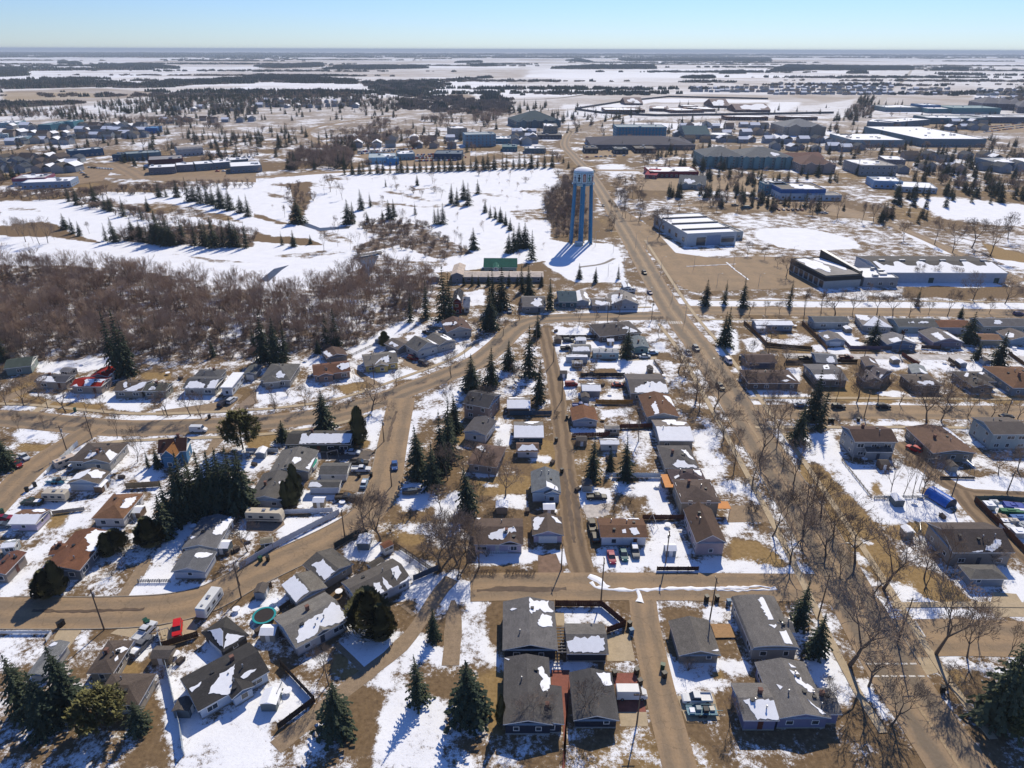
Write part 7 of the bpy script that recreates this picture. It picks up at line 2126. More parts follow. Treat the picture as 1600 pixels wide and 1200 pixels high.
fence('u', (270,40,400,160,500,262),1.8,'5f4632', 'brown fence running down the left edge of the fenced block')
fence('u', (500,262,700,280,950,302),1.7,'584534', 'brown fence across the lane side of the bare yard')
fence('u', (850,45,980,170,1100,305),1.8,'6b5138', 'brown fence right of the bare yard')
fence('u', (1260,225,1330,295,1640,300),1.8,'665a6c', 'plum-grey fence along the lane behind the snowy yard')
fence('u', (690,440,950,440),1.6,'5a564e', 'grey fence between low brown garage and porch house')
fence('u', (1190,425,1400,430),1.6,'53402f', 'brown fence on the south side of the lane')
fence('v', (235,165,330,230,400,285),1.8,'5c3a2c', 'red-brown fence beside the snow-domed house')
fence('v', (375,485,460,540,545,592),1.7,'6b3d30', 'rust-coloured fence between two snowy yards')
fence('v', (600,285,690,350,760,408),1.7,'5a4538', 'brown fence left of the mauve garage')
fence('v', (0,425,270,428),1.7,'5d5358', 'grey fence left of the blue-grey garage')
fence('v', (570,415,760,425),1.7,'54433a', 'brown fence right of the blue-grey garage')
fence('v', (1440,475,1640,620),1.7,'5a4636', 'brown fence behind the tan-brown corner house')
fence('v', (840,530,960,620),1.5,'574a3c', 'dark fence right of the pine-yard')
fence('k', (100,440,260,370),1.2,'59677a', 'low blue-grey fence along the avenue curve', gap=.4)
fence('j', (570,575,760,545,900,480),1.2,'6a655e', 'low wire fence along the wood edge', gap=.7)
# ------------------------------------------------------------------ poles and lamps
def pole(x, yb, xt, yt, label_what='wooden utility pole', arm=True, lamp=False, reg='_', hmax=12.5):
    if reg != '_': (x, yb),(xt, yt) = PX(reg, x, yb), PX(reg, xt, yt)
    g = G(x, yb); h = min(hmax, max(6.5, height_at(x, yb, yt)))
    o = empty('street_lamp' if lamp else 'utility_pole', (g[0], g[1],0), RT.choice((0, R(90))) if not lamp else 0)
    mb = MB(); mb.tube((0,0,0),(0,0, h),.17 if not lamp else .11,.11 if not lamp else .06,8); inst('pole', mb.mesh('pole', WOODPOLE if not lamp else METAL), o)
    if lamp:
        mb = MB(); mb.tube((0,0, h - .05),(1.8,0, h + .3),.045,.04,6); inst('arm', mb.mesh('arm', METAL), o)
        mb = MB(); mb.box(1.7,2.4,-.13,.13, h + .22, h + .36); inst('lamp_head', mb.mesh('lamp_head', METAL), o)
    elif arm:
        mb = MB(); mb.box(-1.1,1.1,-.05,.05, h - .7, h - .55); inst('crossarm', mb.mesh('crossarm', WOODPOLE), o)
        for s_ in (-.95,0,.95): mb = MB(); mb.tube((s_, 0, h - .55),(s_, 0, h - .35),.05,.03,6); inst('insulator', mb.mesh('insulator', METAL), o)
        if RT.random() < .4: mb = MB(); mb.tube((.32,0, h - 2.2),(.32,0, h - 1.2),.24,.24,10); inst('transformer', mb.mesh('transformer', METAL), o)
    later(o, label_what, label_what + 's', 'street lamp' if lamp else 'utility pole', 'street lamps' if lamp else 'utility poles')
for q in ((163,984,140,921),(106,709,91,665),(144,685,133,642),(539,841,532,797),(612,760,608,733),(939,939,939,872),(1109,968,1116,903),(995,1131,1000,1082),(377,934,367,878),(1278,967,1292,893),(1402,1006,1406,902),(1270,784,1283,737),(1484,784,1498,741),(1573,771,1583,735),(877,890,872,850),(878,625,877,590),(865,565,864,530),(948,515,947,470),(1018,500,1017,470),(1350,652,1354,610),(1572,650,1582,622),(1350,560,1354,530),(1200,555,1203,520),(1404,552,1410,520),(625,1130,623,1130),(600,690,598,655),(585,600,585,568),(838,540,837,505),(1040,880,1042,830)):
    if q[1] - q[3] > 5: pole(*q)
for q in ((1436,765,1447,709),(1070,503,1074,463),(1032,430,1036,395),(1050,470,1054,440),(993,388,996,360),(1009,478,1011,450),(1160,575,1164,540),(1101,600,1104,560),(1010,393,1012,370),(975,420,976,398),(958,395,958,375),(930,385,930,362),(950,432,951,412),(1120,447,1121,430),(1185,447,1186,430),(1146,415,1147,398),(1238,405,1240,385),(1084,420,1085,400),(1240,685,1247,640),(1300,890,1312,850)):
    pole(*q, label_what='grey street lamp', lamp=True, hmax=10)

# ------------------------------------------------------------------ things left standing in the yards
def clutter(kd, rg, x, y):
    g = GP(rg, x, y); a = RT.uniform(0,3.1)
    if kd == 'wood_pile':
        o = empty('wood_pile', (g[0], g[1],0), a)
        for q in range(9):
            mb = MB(); r_, c_ = divmod(q, 3); mb.tube((-.8,(c_ - 1) * .36,.18 + r_ * .33),(.8 + RT.uniform(-.2,.2),(c_ - 1) * .36,.18 + r_ * .33),.17,.16,7); inst('log', mb.mesh('log', BARK), o)
        nm = 'stacked log pile'
    elif kd == 'patio_table':
        o = empty('patio_table', (g[0], g[1],0), a)
        mb = MB(); mb.lathe([(.01,.74),(.85,.74),(.85,.8),(.01,.82)],14); inst('table_top', mb.mesh('table_top', SNOW), o)
        for q in range(4): t = q * 1.57 + .8; mb = MB(); mb.tube((.6 * math.cos(t),.6 * math.sin(t),0),(.5 * math.cos(t),.5 * math.sin(t),.74),.04,.04,5); inst('leg', mb.mesh('leg', METAL), o)
        nm = 'snowy patio table'
    elif kd == 'swing_set':
        o = empty('swing_set', (g[0], g[1],0), a)
        for s_ in (-1.6,1.6):
            for t in (-.9,.9): mb = MB(); mb.tube((s_, t, 0),(s_, 0,2.3),.06,.05,6); inst('leg', mb.mesh('leg', METAL), o)
        mb = MB(); mb.tube((-1.6,0,2.3),(1.6,0,2.3),.06,.06,6); inst('top_bar', mb.mesh('top_bar', METAL), o)
        for t in (-.7,.7):
            mb = MB(); mb.box(t - .25, t + .25,-.12,.12,.5,.55)
            for e_ in (-.22,.22): mb.tube((t + e_, 0,.55),(t + e_, 0,2.28),.015,.015,4)
            inst('swing', mb.mesh('swing', DARK), o)
        nm = 'metal swing set'
    else:
        o = empty('garden_shed', (g[0], g[1],0), RT.choice((0, R(90))))
        w_, d_ = RT.uniform(1.2,1.8), RT.uniform(1.0,1.5); c_ = RT.choice(('8a7f70', '7d8894', '9b9890', '5f6a70', '6e5a4a'))
        mb = MB(); mb.box(-w_, w_, -d_, d_, 0,2.0); inst('wall', mb.mesh('wall', wall_mat(c_)), o)
        mb = MB()
        for s_ in (-1,1): mb.face([(s_ * (w_ + .15), s_ * (d_ + .2),1.95),(-s_ * (w_ + .15), s_ * (d_ + .2),1.95),(-s_ * (w_ + .15),0,2.6),(s_ * (w_ + .15),0,2.6)]); mb.face([(s_ * w_, -d_, 2),(s_ * w_, d_, 2),(s_ * w_, 0,2.55)])
        inst('roof', mb.mesh('roof', SNOW if RT.random() < .5 else roof_mat('6f6862')), o)
        mb = MB(); mb.box(-.45,.45,-d_ - .05,-d_ - .01,0,1.8); inst('door', mb.mesh('door', TRIM), o)
        nm = 'little garden shed'
    later(o, nm, nm + 's', nm.split()[-1], 'odds and ends in the yards')
for rg, L_ in (('k', (610,410,640,440,720,395,690,480,770,520,800,570,640,600,700,610,860,650,760,730,690,700,900,700,1120,575,950,560,600,350,900,420,1130,590,1200,600)),
               ('g', (720,450,770,440,930,470,1160,430,1210,420,1000,230,890,280,740,190,720,80,860,60,560,570,590,575,440,570,300,560,1140,640,1220,650,1230,800,280,90,580,300)),
               ('e', (350,380,450,360,640,500,720,400,760,430,860,660,830,690,700,790,270,690,110,760,1430,900,1400,880,1560,300,1210,740)),('f', (150,350,200,290,640,300,440,620,560,600,120,820,40,880,840,850,820,860,700,590)),
               ('a', (1030,600,1100,580,1130,620,1160,930,1010,470,1480,300)),('b', (40,200,120,250,20,430,90,460,160,820,200,810,100,880,520,190,560,170)),
               ('h', (770,260,800,255,890,290,930,300,1210,255,1230,300,1320,300,920,430,960,470,1050,470,1190,540,1010,630,1070,620,1080,440)),('u', (560,60,780,70,1300,120,1400,200,1020,160,470,380,600,400,1220,480)),('v', (420,330,560,320,300,560,800,560,880,590,960,590,1080,590,1240,600,1200,570,1500,420,90,380)),('i', (310,590,520,600,90,560,1050,660,1130,690)),('j', (640,560,870,540,930,460,470,580,1210,400))):
    for q in range(0, len(L_),2): clutter(('shed', 'patio_table', 'wood_pile', 'shed', 'swing_set', 'patio_table')[(q // 2 * 7 + len(L_)) % 6], rg, L_[q], L_[q + 1])
# ------------------------------------------------------------------ the water tower
g = GP('_', 907,379)
wt = empty('water_tower', (g[0], g[1],0))
BLUE = mat('tower_blue', C('0f6690'),.5,.1,.5, spec=.4); TANKM = mat('tank_paint', C('a3c0cd'),.5,.12,.4)
mb = MB(); mb.lathe([(1.9,0),(1.55,2),(1.45,34),(1.9,36.5)],16); inst('riser', mb.mesh('riser', BLUE), wt)
for q in range(6):
    a = R(30 + 60 * q); lg = MB()
    lg.tube((7.1 * math.cos(a),7.1 * math.sin(a),0),(5.7 * math.cos(a),5.7 * math.sin(a),37),.92,.8,10); inst('leg', lg.mesh('leg', BLUE), wt)
    ft = MB(); ft.box(7.1 * math.cos(a) - 1,7.1 * math.cos(a) + 1,7.1 * math.sin(a) - 1,7.1 * math.sin(a) + 1,0,.5); inst('footing', ft.mesh('footing', PAVE), wt)
for z_ in (13,25):
    for q in range(6):
        a, b_ = R(30 + 60 * q), R(90 + 60 * q); r_ = 7.1 - 1.4 * z_ / 37
        st = MB(); st.tube((r_ * math.cos(a), r_ * math.sin(a), z_),(r_ * math.cos(b_), r_ * math.sin(b_), z_),.07,.07,6, caps=False); inst('strut', st.mesh('strut', METAL), wt)
mb = MB(); mb.lathe([(1.8,36.2),(4.2,35.4),(5.6,36.2),(6.1,37.2),(6.15,43.2),(5.7,44.4),(4.4,45.3),(2.2,45.9),(.02,46.0)],40)
inst('tank', mb.mesh('tank', TANKM, True), wt)
mb = MB(); mb.lathe([(6.2,36.4),(7.0,36.4),(7.0,36.55),(6.2,36.55)],40); inst('walkway', mb.mesh('walkway', BLUE), wt)
mb = MB()
for q in range(40):
    a, b_ = 6.2832 * q / 40,6.2832 * (q + 1) / 40
    mb.tube((6.95 * math.cos(a),6.95 * math.sin(a),36.55),(6.95 * math.cos(a),6.95 * math.sin(a),37.6),.04,.04,4, caps=False)
    mb.tube((6.95 * math.cos(a),6.95 * math.sin(a),37.6),(6.95 * math.cos(b_),6.95 * math.sin(b_),37.6),.04,.04,4, caps=False)
inst('railing', mb.mesh('railing', BLUE), wt)
mb = MB(); mb.lathe([(5.75,44.46),(4.5,45.42),(2.2,46.05),(.02,46.15)],40); inst('snow_patch', mb.mesh('snow_patch', SNOW, True), wt)
def curved(name, pts, m_, r_=6.19):
    """a flat print on the round tank: outline in (arc metres, height)"""
    me_ = MB(); P = [(r_ * math.sin(x / r_),-r_ * math.cos(x / r_), z_) for x, z_ in pts]
    me_.face(P); return inst(name, me_.mesh(name, m_), wt)
def figure(x, col, hat=None):
    curved('mural_figure', [(x - .75,38.2),(x - .25,38.2),(x, 39.2),(x + .25,38.2),(x + .75,38.2),(x + .55,39.9),(x + 1.0,40.6),(x + .8,41.0),(x + .35,40.9),(x + .3,42.0),(x - .3,42.0),(x - .35,40.9),(x - .9,40.9),(x - 1.0,40.4),(x - .5,39.9)], mat('mural_' + col, C(col),.6,.1,1))
    if hat: curved('mural_figure', [(x - .7,41.9),(x + .7,41.9),(x + .35,42.6),(x - .35,42.6)], mat('mural_' + hat, C(hat),.6,.1,1),6.205)
figure(-3.3,'1d2330', '1d2330'); figure(3.3,'3d6f6b', '27406a'); figure(6.4,'7c3a34'); figure(-6.6,'38507c')
curved('mural_panel', [(-.95,38.2),(.95,38.2),(.95,42.4),(.5,42.9),(-.5,42.9),(-.95,42.4)], mat('mural_brick', C('8a5f58'),.6,.1,1)); curved('mural_panel', [(-.55,38.6),(.55,38.6),(.55,42.0),(-.55,42.0)], mat('mural_cream', C('9c8c88'),.6,.1,1),6.205)
for x in (-4.9,-1.8,1.8,4.9): curved('mural_border', [(x - .12,37.6),(x + .12,37.6),(x + .12,43.0),(x - .12,43.0)], mat('mural_slate', C('4a5a68'),.6,.1,1))
for q in range(16):
    a0, a1 = -9.2 + q * 1.15,-9.2 + (q + 1) * 1.15
    for z_ in (37.25,43.05): curved('mural_border', [(a0, z_),(a1, z_),(a1, z_ + .2),(a0, z_ + .2)], MATS['mural_slate'])
tag(wt, 'tall bright-blue water tower with a painted white tank', 'water tower')
LANDMARKS.append(('blue water tower', g[0], g[1]))
o = empty('pump_house', (g[0] - 2.0, g[1] - 8.5,0)); mb = MB(); mb.box(-2,2,-1.5,1.5,0,2.6); inst('wall', mb.mesh('wall', wall_mat('8da3ad')), o); mb = MB(); mb.box(-2.2,2.2,-1.7,1.7,2.6,2.8); inst('roof', mb.mesh('roof', TRIM), o); tag(o, 'small pale pump hut at the foot of the water tower', 'hut')

# ------------------------------------------------------------------ large buildings
def building(reg, label, q, h, wallc, roofc, rows=1, roof='flat', pitch=.3, snow=0.0, units=3, band=None, win=True, ridge='x', name='building', snap=True, gables=0, parapet=.5):
    """q: roof corners near-left, near-right, far-right, measured at roof height"""
    cen, ang, L_, W_ = fit(reg, q[0:2], q[2:4], q[4:6], h, snap)
    o = empty(name, (cen[0], cen[1],0), ang)
    W0 = Matrix.Translation((cen[0], cen[1],0)) @ Matrix.Rotation(ang, 4,'Z')
    l, w_ = L_ / 2, W_ / 2
    if roof == 'flat':
        mb = MB(); mb.box(-l, l, -w_, w_, 0, h); inst('wall', mb.mesh('wall', wall_mat(wallc)), o)
        rb = MB(); rb.face([(-l + .4,-w_ + .4, h + .05),(l - .4,-w_ + .4, h + .05),(l - .4, w_ - .4, h + .05),(-l + .4, w_ - .4, h + .05)], uv=[(0,0),(L_, 0),(L_, W_),(0, W_)]); inst('roof', rb.mesh('roof', mat('membrane_' + roofc, C(roofc),.85,.25,.08, fine=.1)), o)
        pb = MB(); t = .4
        for (x0, x1, y0, y1) in ((-l, l, -w_, -w_ + t),(-l, l, w_ - t, w_),(-l, -l + t, -w_ + t, w_ - t),(l - t, l, -w_ + t, w_ - t)): pb.box(x0, x1, y0, y1, h + .002, h + parapet)
        inst('parapet', pb.mesh('parapet', wall_mat(band or wallc)), o)
        if snow:
            sb = MB(); fc = Face([(-l + .5,-w_ + .5, h + .07),(l - .5,-w_ + .5, h + .07),(l - .5, w_ - .5, h + .07),(-l + .5, w_ - .5, h + .07)])
            if snow >= .9: snow_sheet(sb, fc, rough_poly([p for p in fc.q],2.0,.6),.15)
            else:
                for q_ in range(3): snow_sheet(sb, fc, blob(L_ * RT.uniform(.2,.8), W_ * RT.uniform(.25,.75), L_ * snow * .4, W_ * snow * .6),.11 + .035 * q_)
            if sb.f: inst('snow_patch', sb.mesh('snow_patch', SNOW), o)
        for _ in range(units):
            x, y = RT.uniform(-.8,.8) * l, RT.uniform(-.7,.7) * w_; s_ = RT.uniform(.8,1.8)
            ub = MB(); ub.box(x - s_, x + s_, y - s_ * .7, y + s_ * .7, h + .06, h + RT.uniform(1.0,1.8)); inst('roof_unit', ub.mesh('roof_unit', METAL), o)
    else:
        block(o, 0,0,0, L_, W_, h, ridge, roof, pitch, wallc, roofc, .5, snow or None, reg, wins=False, world0=W0, detail=1)
        for k in range(gables):
            x = -l + (k + .5) * L_ / gables
            block(o, x, -w_ * .62,0, L_ / gables * .55, W_ * .5, h + .1,'y', 'gable', pitch * 1.5, wallc, roofc, .4, None, reg, wins=False, world0=W0, detail=0)
    if band and roof == 'flat':
        bb = MB(); bb.box(-l - .04, l + .04,-w_ - .04, w_ + .04, h * .62, h * .98); inst('fascia_band', bb.mesh('fascia_band', wall_mat(band)), o)
    if win:
        fl = rows; n = max(2, int(L_ / 4.5)); n = min(n, 22); n2 = min(8, max(1, int(W_ / 5)))
        for r_ in range(fl):
            z_ = h * (r_ + .5) / fl if fl > 1 else min(1.7, h * .4)
            hh = min(1.6, h / fl * .45)
            for k in range(n):
                f, p = window_meshes(1.8, hh); x = -l + (k + .5) * L_ / n
                w0 = inst('window', f, o, (x, -w_ - (.02 if not band else .06) - .02 + (.5 * 0), z_ + .1)); inst('pane', p, w0)
            for k in range(n2):
                f, p = window_meshes(1.4, hh)
                for s_ in ((1,-1) if abs(cen[0]) < 40 else ((-1,) if cen[0] > 0 else (1,))):
                    y = -w_ + (k + .5) * W_ / n2
                    w0 = inst('window', f, o, (s_ * (l + .04), y, z_ + .1), s_ * math.pi / 2); inst('pane', p, w0)
    tag(o, label, 'building')
    LANDMARKS.append((label, cen[0], cen[1]))
    return o, W0, L_, W_
B = building
hall, W0, L_, W_ = B('_', 'grey flat-roofed civic hall with snow between its roof ribs', (1069,367,1132,362,1097,333),7.5,'a9b2ba', '77746f', 1, snow=.9, units=0, win=False)
for k in range(3):
    rb = MB(); y = -W_ / 2 + W_ * (k + .6) / 3.4; rb.box(-L_ / 2 + .6, L_ / 2 - .6, y - .5, y + .5,7.58,8.7); inst('roof_rib', rb.mesh('roof_rib', mat('dark_metal', (.12,.12,.13),.6)), hall)
for (x0, x1, z0, z1, m_) in ((-.30,-.12,.3,5.2, GLASS),(-.10,.18,.1,6.2, wall_mat('7d8da6')),(.2,.46,1.5,4.0, GLASS),(.2,.46,4.3,5.0, wall_mat('6a7480'))):
    fb = MB(); fb.box(L_ * x0, L_ * x1,-W_ / 2 - .12,-W_ / 2 - .004, z0, z1); inst('window' if m_ is GLASS else 'wall_panel', fb.mesh('front_panel', m_), hall)
for k in range(5):
    fb = MB(); fb.box(-L_ / 2 - .1,-L_ / 2 - .004,-W_ / 2 + W_ * (k + .3) / 5,-W_ / 2 + W_ * (k + .6) / 5,2,4.5); inst('window', fb.mesh('window', GLASS), hall)
B('s', 'low annex with a glass corner on the right of the civic hall', (1335,500,1410,490,1330,440),4.5,'8f9aa2', '8d8a86', 1, snow=.5, units=1)
# arena with its shed roof ribs
ar, W0, L_, W_ = B('t', 'long low arena with snow fingers down its metal roof', (700,748,1428,742,1290,640),5.5,'a9afba', '55524f', 1, roof='gable', pitch=.12, snow=0, win=False)
sb = MB(); fc = Face([(-L_ / 2,-W_ / 2,5.5),(L_ / 2,-W_ / 2,5.5),(L_ / 2,0,5.5 + W_ / 2 * .12),(-L_ / 2,0,5.5 + W_ / 2 * .12)])
pts = [(1,.2)] + [(L_ - .8,.2)]
n = 36
for k in range(n + 1):
    x = L_ - .8 - (L_ - 2) * k / n
    pts.append((x, W_ * (.45 if (k % 7) < 3 else .31) + RT.uniform(-1.2,1.2)))
snow_sheet(sb, fc, pts, .15); inst('snow_patch', sb.mesh('snow_patch', SNOW), ar)
for k in range(6):
    vb = MB(); x = -L_ / 2 + L_ * (k + .6) / 6; vb.box(x - 1.6, x + 1.6,-.6,.6,5.5 + W_ / 2 * .12 - .1,5.5 + W_ / 2 * .12 + .7); inst('roof_vent', vb.mesh('roof_vent', METAL), ar)
for k, x in enumerate((-.1,.42)):
    db = MB(); db.box(L_ * x - 1.3, L_ * x + 1.3,-W_ / 2 + .38,-W_ / 2 + .5,0,2.8); inst('door', db.mesh('door', mat('door_green', (.02,.06,.06),.5)), ar)
en, W0, L_, W_ = B('t', 'modern entrance block with a black glazed front', (365,768,615,758,352,650),6.5,'9aa0a2', '8a8784', 1, snow=.5, units=0, win=False, band='23282c')
for k in range(7):
    wb_ = MB(); wb_.box(-L_ / 2 - .1,-L_ / 2 - .05,-W_ / 2 + W_ * (k + .15) / 7,-W_ / 2 + W_ * (k + .85) / 7,.4,3.8); inst('window', wb_.mesh('window', GLASS), en)
fn = MB(); pA, pB = GP('t', 335,600,11), GP('t', 575,735,7)
a = math.atan2(pB[1] - pA[1], pB[0] - pA[0]); d = math.hypot(pB[0] - pA[0], pB[1] - pA[1])
o = empty('entrance_fin', (pA[0], pA[1],0), a)
for (y0, y1, m_, nm) in ((-.6,2.0, mat('black_cladding', (.03,.032,.035),.5),'wall'),):
    fb = MB(); k = [(0, y0,0),(d, y0,0),(d, y0,7),(0, y0,11),(0, y1,0),(d, y1,0),(d, y1,7),(0, y1,11)]
    for f in ((0,1,2,3),(7,6,5,4),(3,2,6,7),(0,3,7,4),(1,5,6,2)): fb.face([k[i] for i in f])
    inst(nm, fb.mesh(nm, m_), o)
sb = MB(); sb.face([(0,-.3,11.05),(d, -.3,7.05),(d, 1.7,7.05),(0,1.7,11.05)]); inst('cap', sb.mesh('cap', METAL), o)
tag(o, 'black wedge-shaped wall rising behind the entrance block', 'wall')
B('t', 'low grey link block between entrance block and arena', (610,782,822,776,700,715),4.6,'8d9094', '9a9793', 1, snow=.9, units=4)
B('t', 'blue and white recreation hall with a striped roof', (95,226,385,223,258,183),8,'b7c2cc', '6d675f', 1, snow=.5, units=1, band='2a5f9c')
B('t', 'white front annex of the blue recreation hall', (235,264,432,260,418,240),4,'b5c0c8', '8f8a84', 1, snow=.3, units=2)
B('t', 'grey two-block office left of the field spruces', (553,76,726,76,720,40),9,'8e9296', '9d9994', 2, snow=.7, units=2)
B('t', 'brown-grey office block behind the two-block office', (722,38,832,40,825,18),8,'77757c', '9a9896', 2, snow=.9, units=1)
B('t', 'pale-blue workshop with two roof units', (655,172,808,174,800,148),6,'86a6c6', '98a0a8', 1, snow=.6, units=3)
B('t', 'long pale shed beside the pale-blue workshop', (812,208,1070,222,1010,185),4,'b4bcc4', 'c4c4c4', 1, snow=1.0, units=0)
B('t', 'slate-blue warehouse cut by the right edge', (1395,58,1680,58,1660,28),7,'66788a', '8f9498', 1, snow=.8)
B('t', 'pinkish apartment row with brown hip roofs', (185,68,370,70,350,32),8,'9b8d86', '6b524c', 3, roof='hip', pitch=.35, gables=2)
B('t', 'upper pink apartment row behind the brown hip roofs', (110,35,290,25,280,5),8,'94857f', '78584f', 3, roof='gable', pitch=.35)
B('o', 'teal-green apartment block with five roof gables, left half', (1185,738,1400,738,1395,698),11,'6a8c90', '63686c', 4, roof='hip', pitch=.3, gables=4)
B('o', 'teal-green apartment block with snowy gables, right half', (1405,742,1690,742,1680,702),11,'6d9094', '696d70', 4, roof='hip', pitch=.3, gables=5, snow=.2)
B('s', 'maroon-banded restaurant with a snowy flat roof', (862,118,1140,108,1118,82),5,'6e2a3a', '8c8a88', 1, snow=.7, units=2, band='7c1f36')
B('s', 'small red-roofed canopy beside the maroon restaurant', (838,130,930,138,925,112),3.5,'8a4a50', '9c3a48', 1, roof='shed', pitch=.1)
B('s', 'low grey house group behind roadside spruces', (1050,190,1240,200,1200,160),4,'7f8c94', '66696c', 1, roof='gable', pitch=.35, gables=2, snow=.3)
B('s', 'teal edge building right of the roadside lot', (1575,195,1700,195,1690,175),8,'4a7a8c', '8c9094', 2)
B('o', 'bright blue hotel with white window bays', (650,556,950,556,940,540),15,'2b7391', '8b9ba2', 4, units=3)
B('o', 'dark sprawling mall with a slate roof', (480,664,1100,662,1075,618),6,'6f6a6c', '464652', 1, roof='hip', pitch=.16, snow=.0)
B('o', 'tan five-storey inn by the road bend', (200,550,282,550,276,532),14,'8c8378', '8a8a8a', 4, snow=.6)
B('o', 'low dark wing of the tan inn', (165,606,318,606,300,590),5,'4a4a50', '5a5a5e', 1)
B('o', 'dark-teal lodge hotel with several gables', (20,520,255,512,245,490),10,'4a6470', '39505a', 3, roof='hip', pitch=.4, gables=4)
B('o', 'white-roofed diner left of the road bend', (80,690,215,690,205,675),5,'5a6a70', 'a0a4a6', 1, snow=.5)
B('o', 'teal-roofed church hall east of the blue hotel', (1080,600,1240,600,1180,575),6,'6f7c82', '3c5c66', 1, roof='gable', pitch=.35)
B('o', 'long grey shop east of the teal-roofed hall', (1200,606,1370,604,1340,590),5,'777c80', '9a9a98', 1, snow=.6)
B('o', 'small dark restaurant in the mall car park', (455,690,535,690,525,670),5,'33363c', '4a4a4e', 1)
B('o', 'dark café pavilion in the middle of the mall lot', (640,695,720,695,712,678),5,'35424c', '4c545a', 1)
B('o', 'brown restaurant at the right of the mall lot', (770,690,890,690,880,672),5,'453a38', '55504e', 1)
B('n', 'pale-blue hotel with regular windows beyond the spruce row', (1305,604,1490,600,1480,585),14,'6f93a6', '9aa6ac', 4, units=2)
B('n', 'tan office block left of the pale-blue hotel', (1212,565,1302,562,1296,548),13,'85807a', 'a8a4a0', 4, snow=.7)
B('n', 'low blue building right of the pale-blue hotel', (1495,628,1600,628,1590,612),6,'4f7a90', '8aa0aa', 1, snow=.6)
B('n', 'pale-blue showroom among the packed car rows', (705,748,880,745,870,718),6,'7ca8bf', 'a6b4ba', 1, snow=.3)
B('n', 'blue-sided service bay of the showroom', (820,755,885,752,880,738),6,'2f74a8', '8aa6b8', 1)
B('n', 'white-roofed garage right of the showroom', (885,725,990,722,980,702),6,'7f9aa6', 'b9c0c4', 1, snow=.6)
B('n', 'dark blue showroom beside the red sign', (1118,722,1300,726,1290,702),6,'253f5e', '5a6a7a', 1)
B('n', 'teal shop on the right of the far spruce row', (1540,680,1640,680,1630,662),5,'34606c', '5f7a80', 1)
for (lab, q, h, wc, rc, kw) in (('white prefab store on the left edge', (0,528,150,528,140,515),7,'6f8c98', 'b4b8ba', dict(snow=.7)),('big teal warehouse in the left commercial strip', (285,540,420,545,400,520),9,'2f6478', '6d8a94', {}),('pale-teal warehouse block right of the big one', (420,520,508,522,500,510),10,'4f8a96', '7fa0a6', dict(snow=.3)),('low white shop below the left-edge store', (0,600,72,598,65,582),5,'8fa6b0', 'bcc0c2', dict(snow=.8)),('pale workshop with a flat roof on the far left road', (92,622,190,625,170,610),6,'7f9fae', 'b0b8bc', dict(snow=.6)),('blue workshop with a long pale roof', (432,706,640,690,620,680),7,'1f4f70', '8f9ea6', dict(snow=.3)),
                                 ('slate-blue warehouse above the strip of shops', (790,725,1010,712,990,698),7,'3f6070', '7f8e94', {}),('maroon-fronted store with a grey roof', (935,762,1170,752,1130,730),7,'4a2430', '8b8a8c', {}),('dark-blue shed between warehouse and strip', (725,728,800,735,790,715),6,'22455f', '5f7480', {}),('bright blue shed in the far commercial yard', (915,562,1010,562,1000,550),7,'1f5f9c', '4f80ac', {}),('small dark office on the north-west road', (430,612,480,612,470,600),5,'3a4654', '7a8288', {}),('white house by the far wood', (1045,512,1110,512,1100,502),5,'8fa0ac', 'c4c8ca', dict(snow=.5))):
    B('m', lab, q, h, wc, rc, 1, **kw)
o, W0, L_, W_ = B('m', 'white barrel-roofed hangar above the shops', (1110,712,1260,700,1250,690),5,'a9aeb2', 'b9b0a6', 1, roof='barrel', pitch=.7)
for i, q in enumerate(((930,92,1106,84,1096,66),(1098,76,1216,70,1208,54),(1216,70,1330,62,1322,44),(1330,62,1432,52,1424,36),(1432,44,1540,36,1532,22),(1440,84,1640,74,1620,48))):
    B('q', ['first grey shop unit, leftmost of the stepped white-roofed strip', 'second shop unit from the left in the white-roofed strip', 'middle shop unit in the white-roofed strip', 'fourth shop unit from the left in the white-roofed strip', 'rightmost upper shop unit in the white-roofed strip', 'separate white-roofed shop unit below the strip'][i], q, 6,['6a6a72', '74747c', '62727e', '6a7a86', '5f6f7c', '6d7884'][i], 'b4b4b6', 1, snow=1.0, units=2)
B('q', 'low white workshop with a red stripe', (92,158,330,154,322,126),6,'8f9aac', 'b0b0b4', 1, snow=.4, band='7a3a50')
B('q', 'long bluish shed in front of the striped workshop', (150,184,482,176,470,148),5,'7f92ac', 'c4c8ce', 1, snow=1.0)
B('q', 'small house group at the far left edge', (20,60,110,60,100,40),5,'8c8478', '8f8a84', 1, roof='gable', pitch=.3)
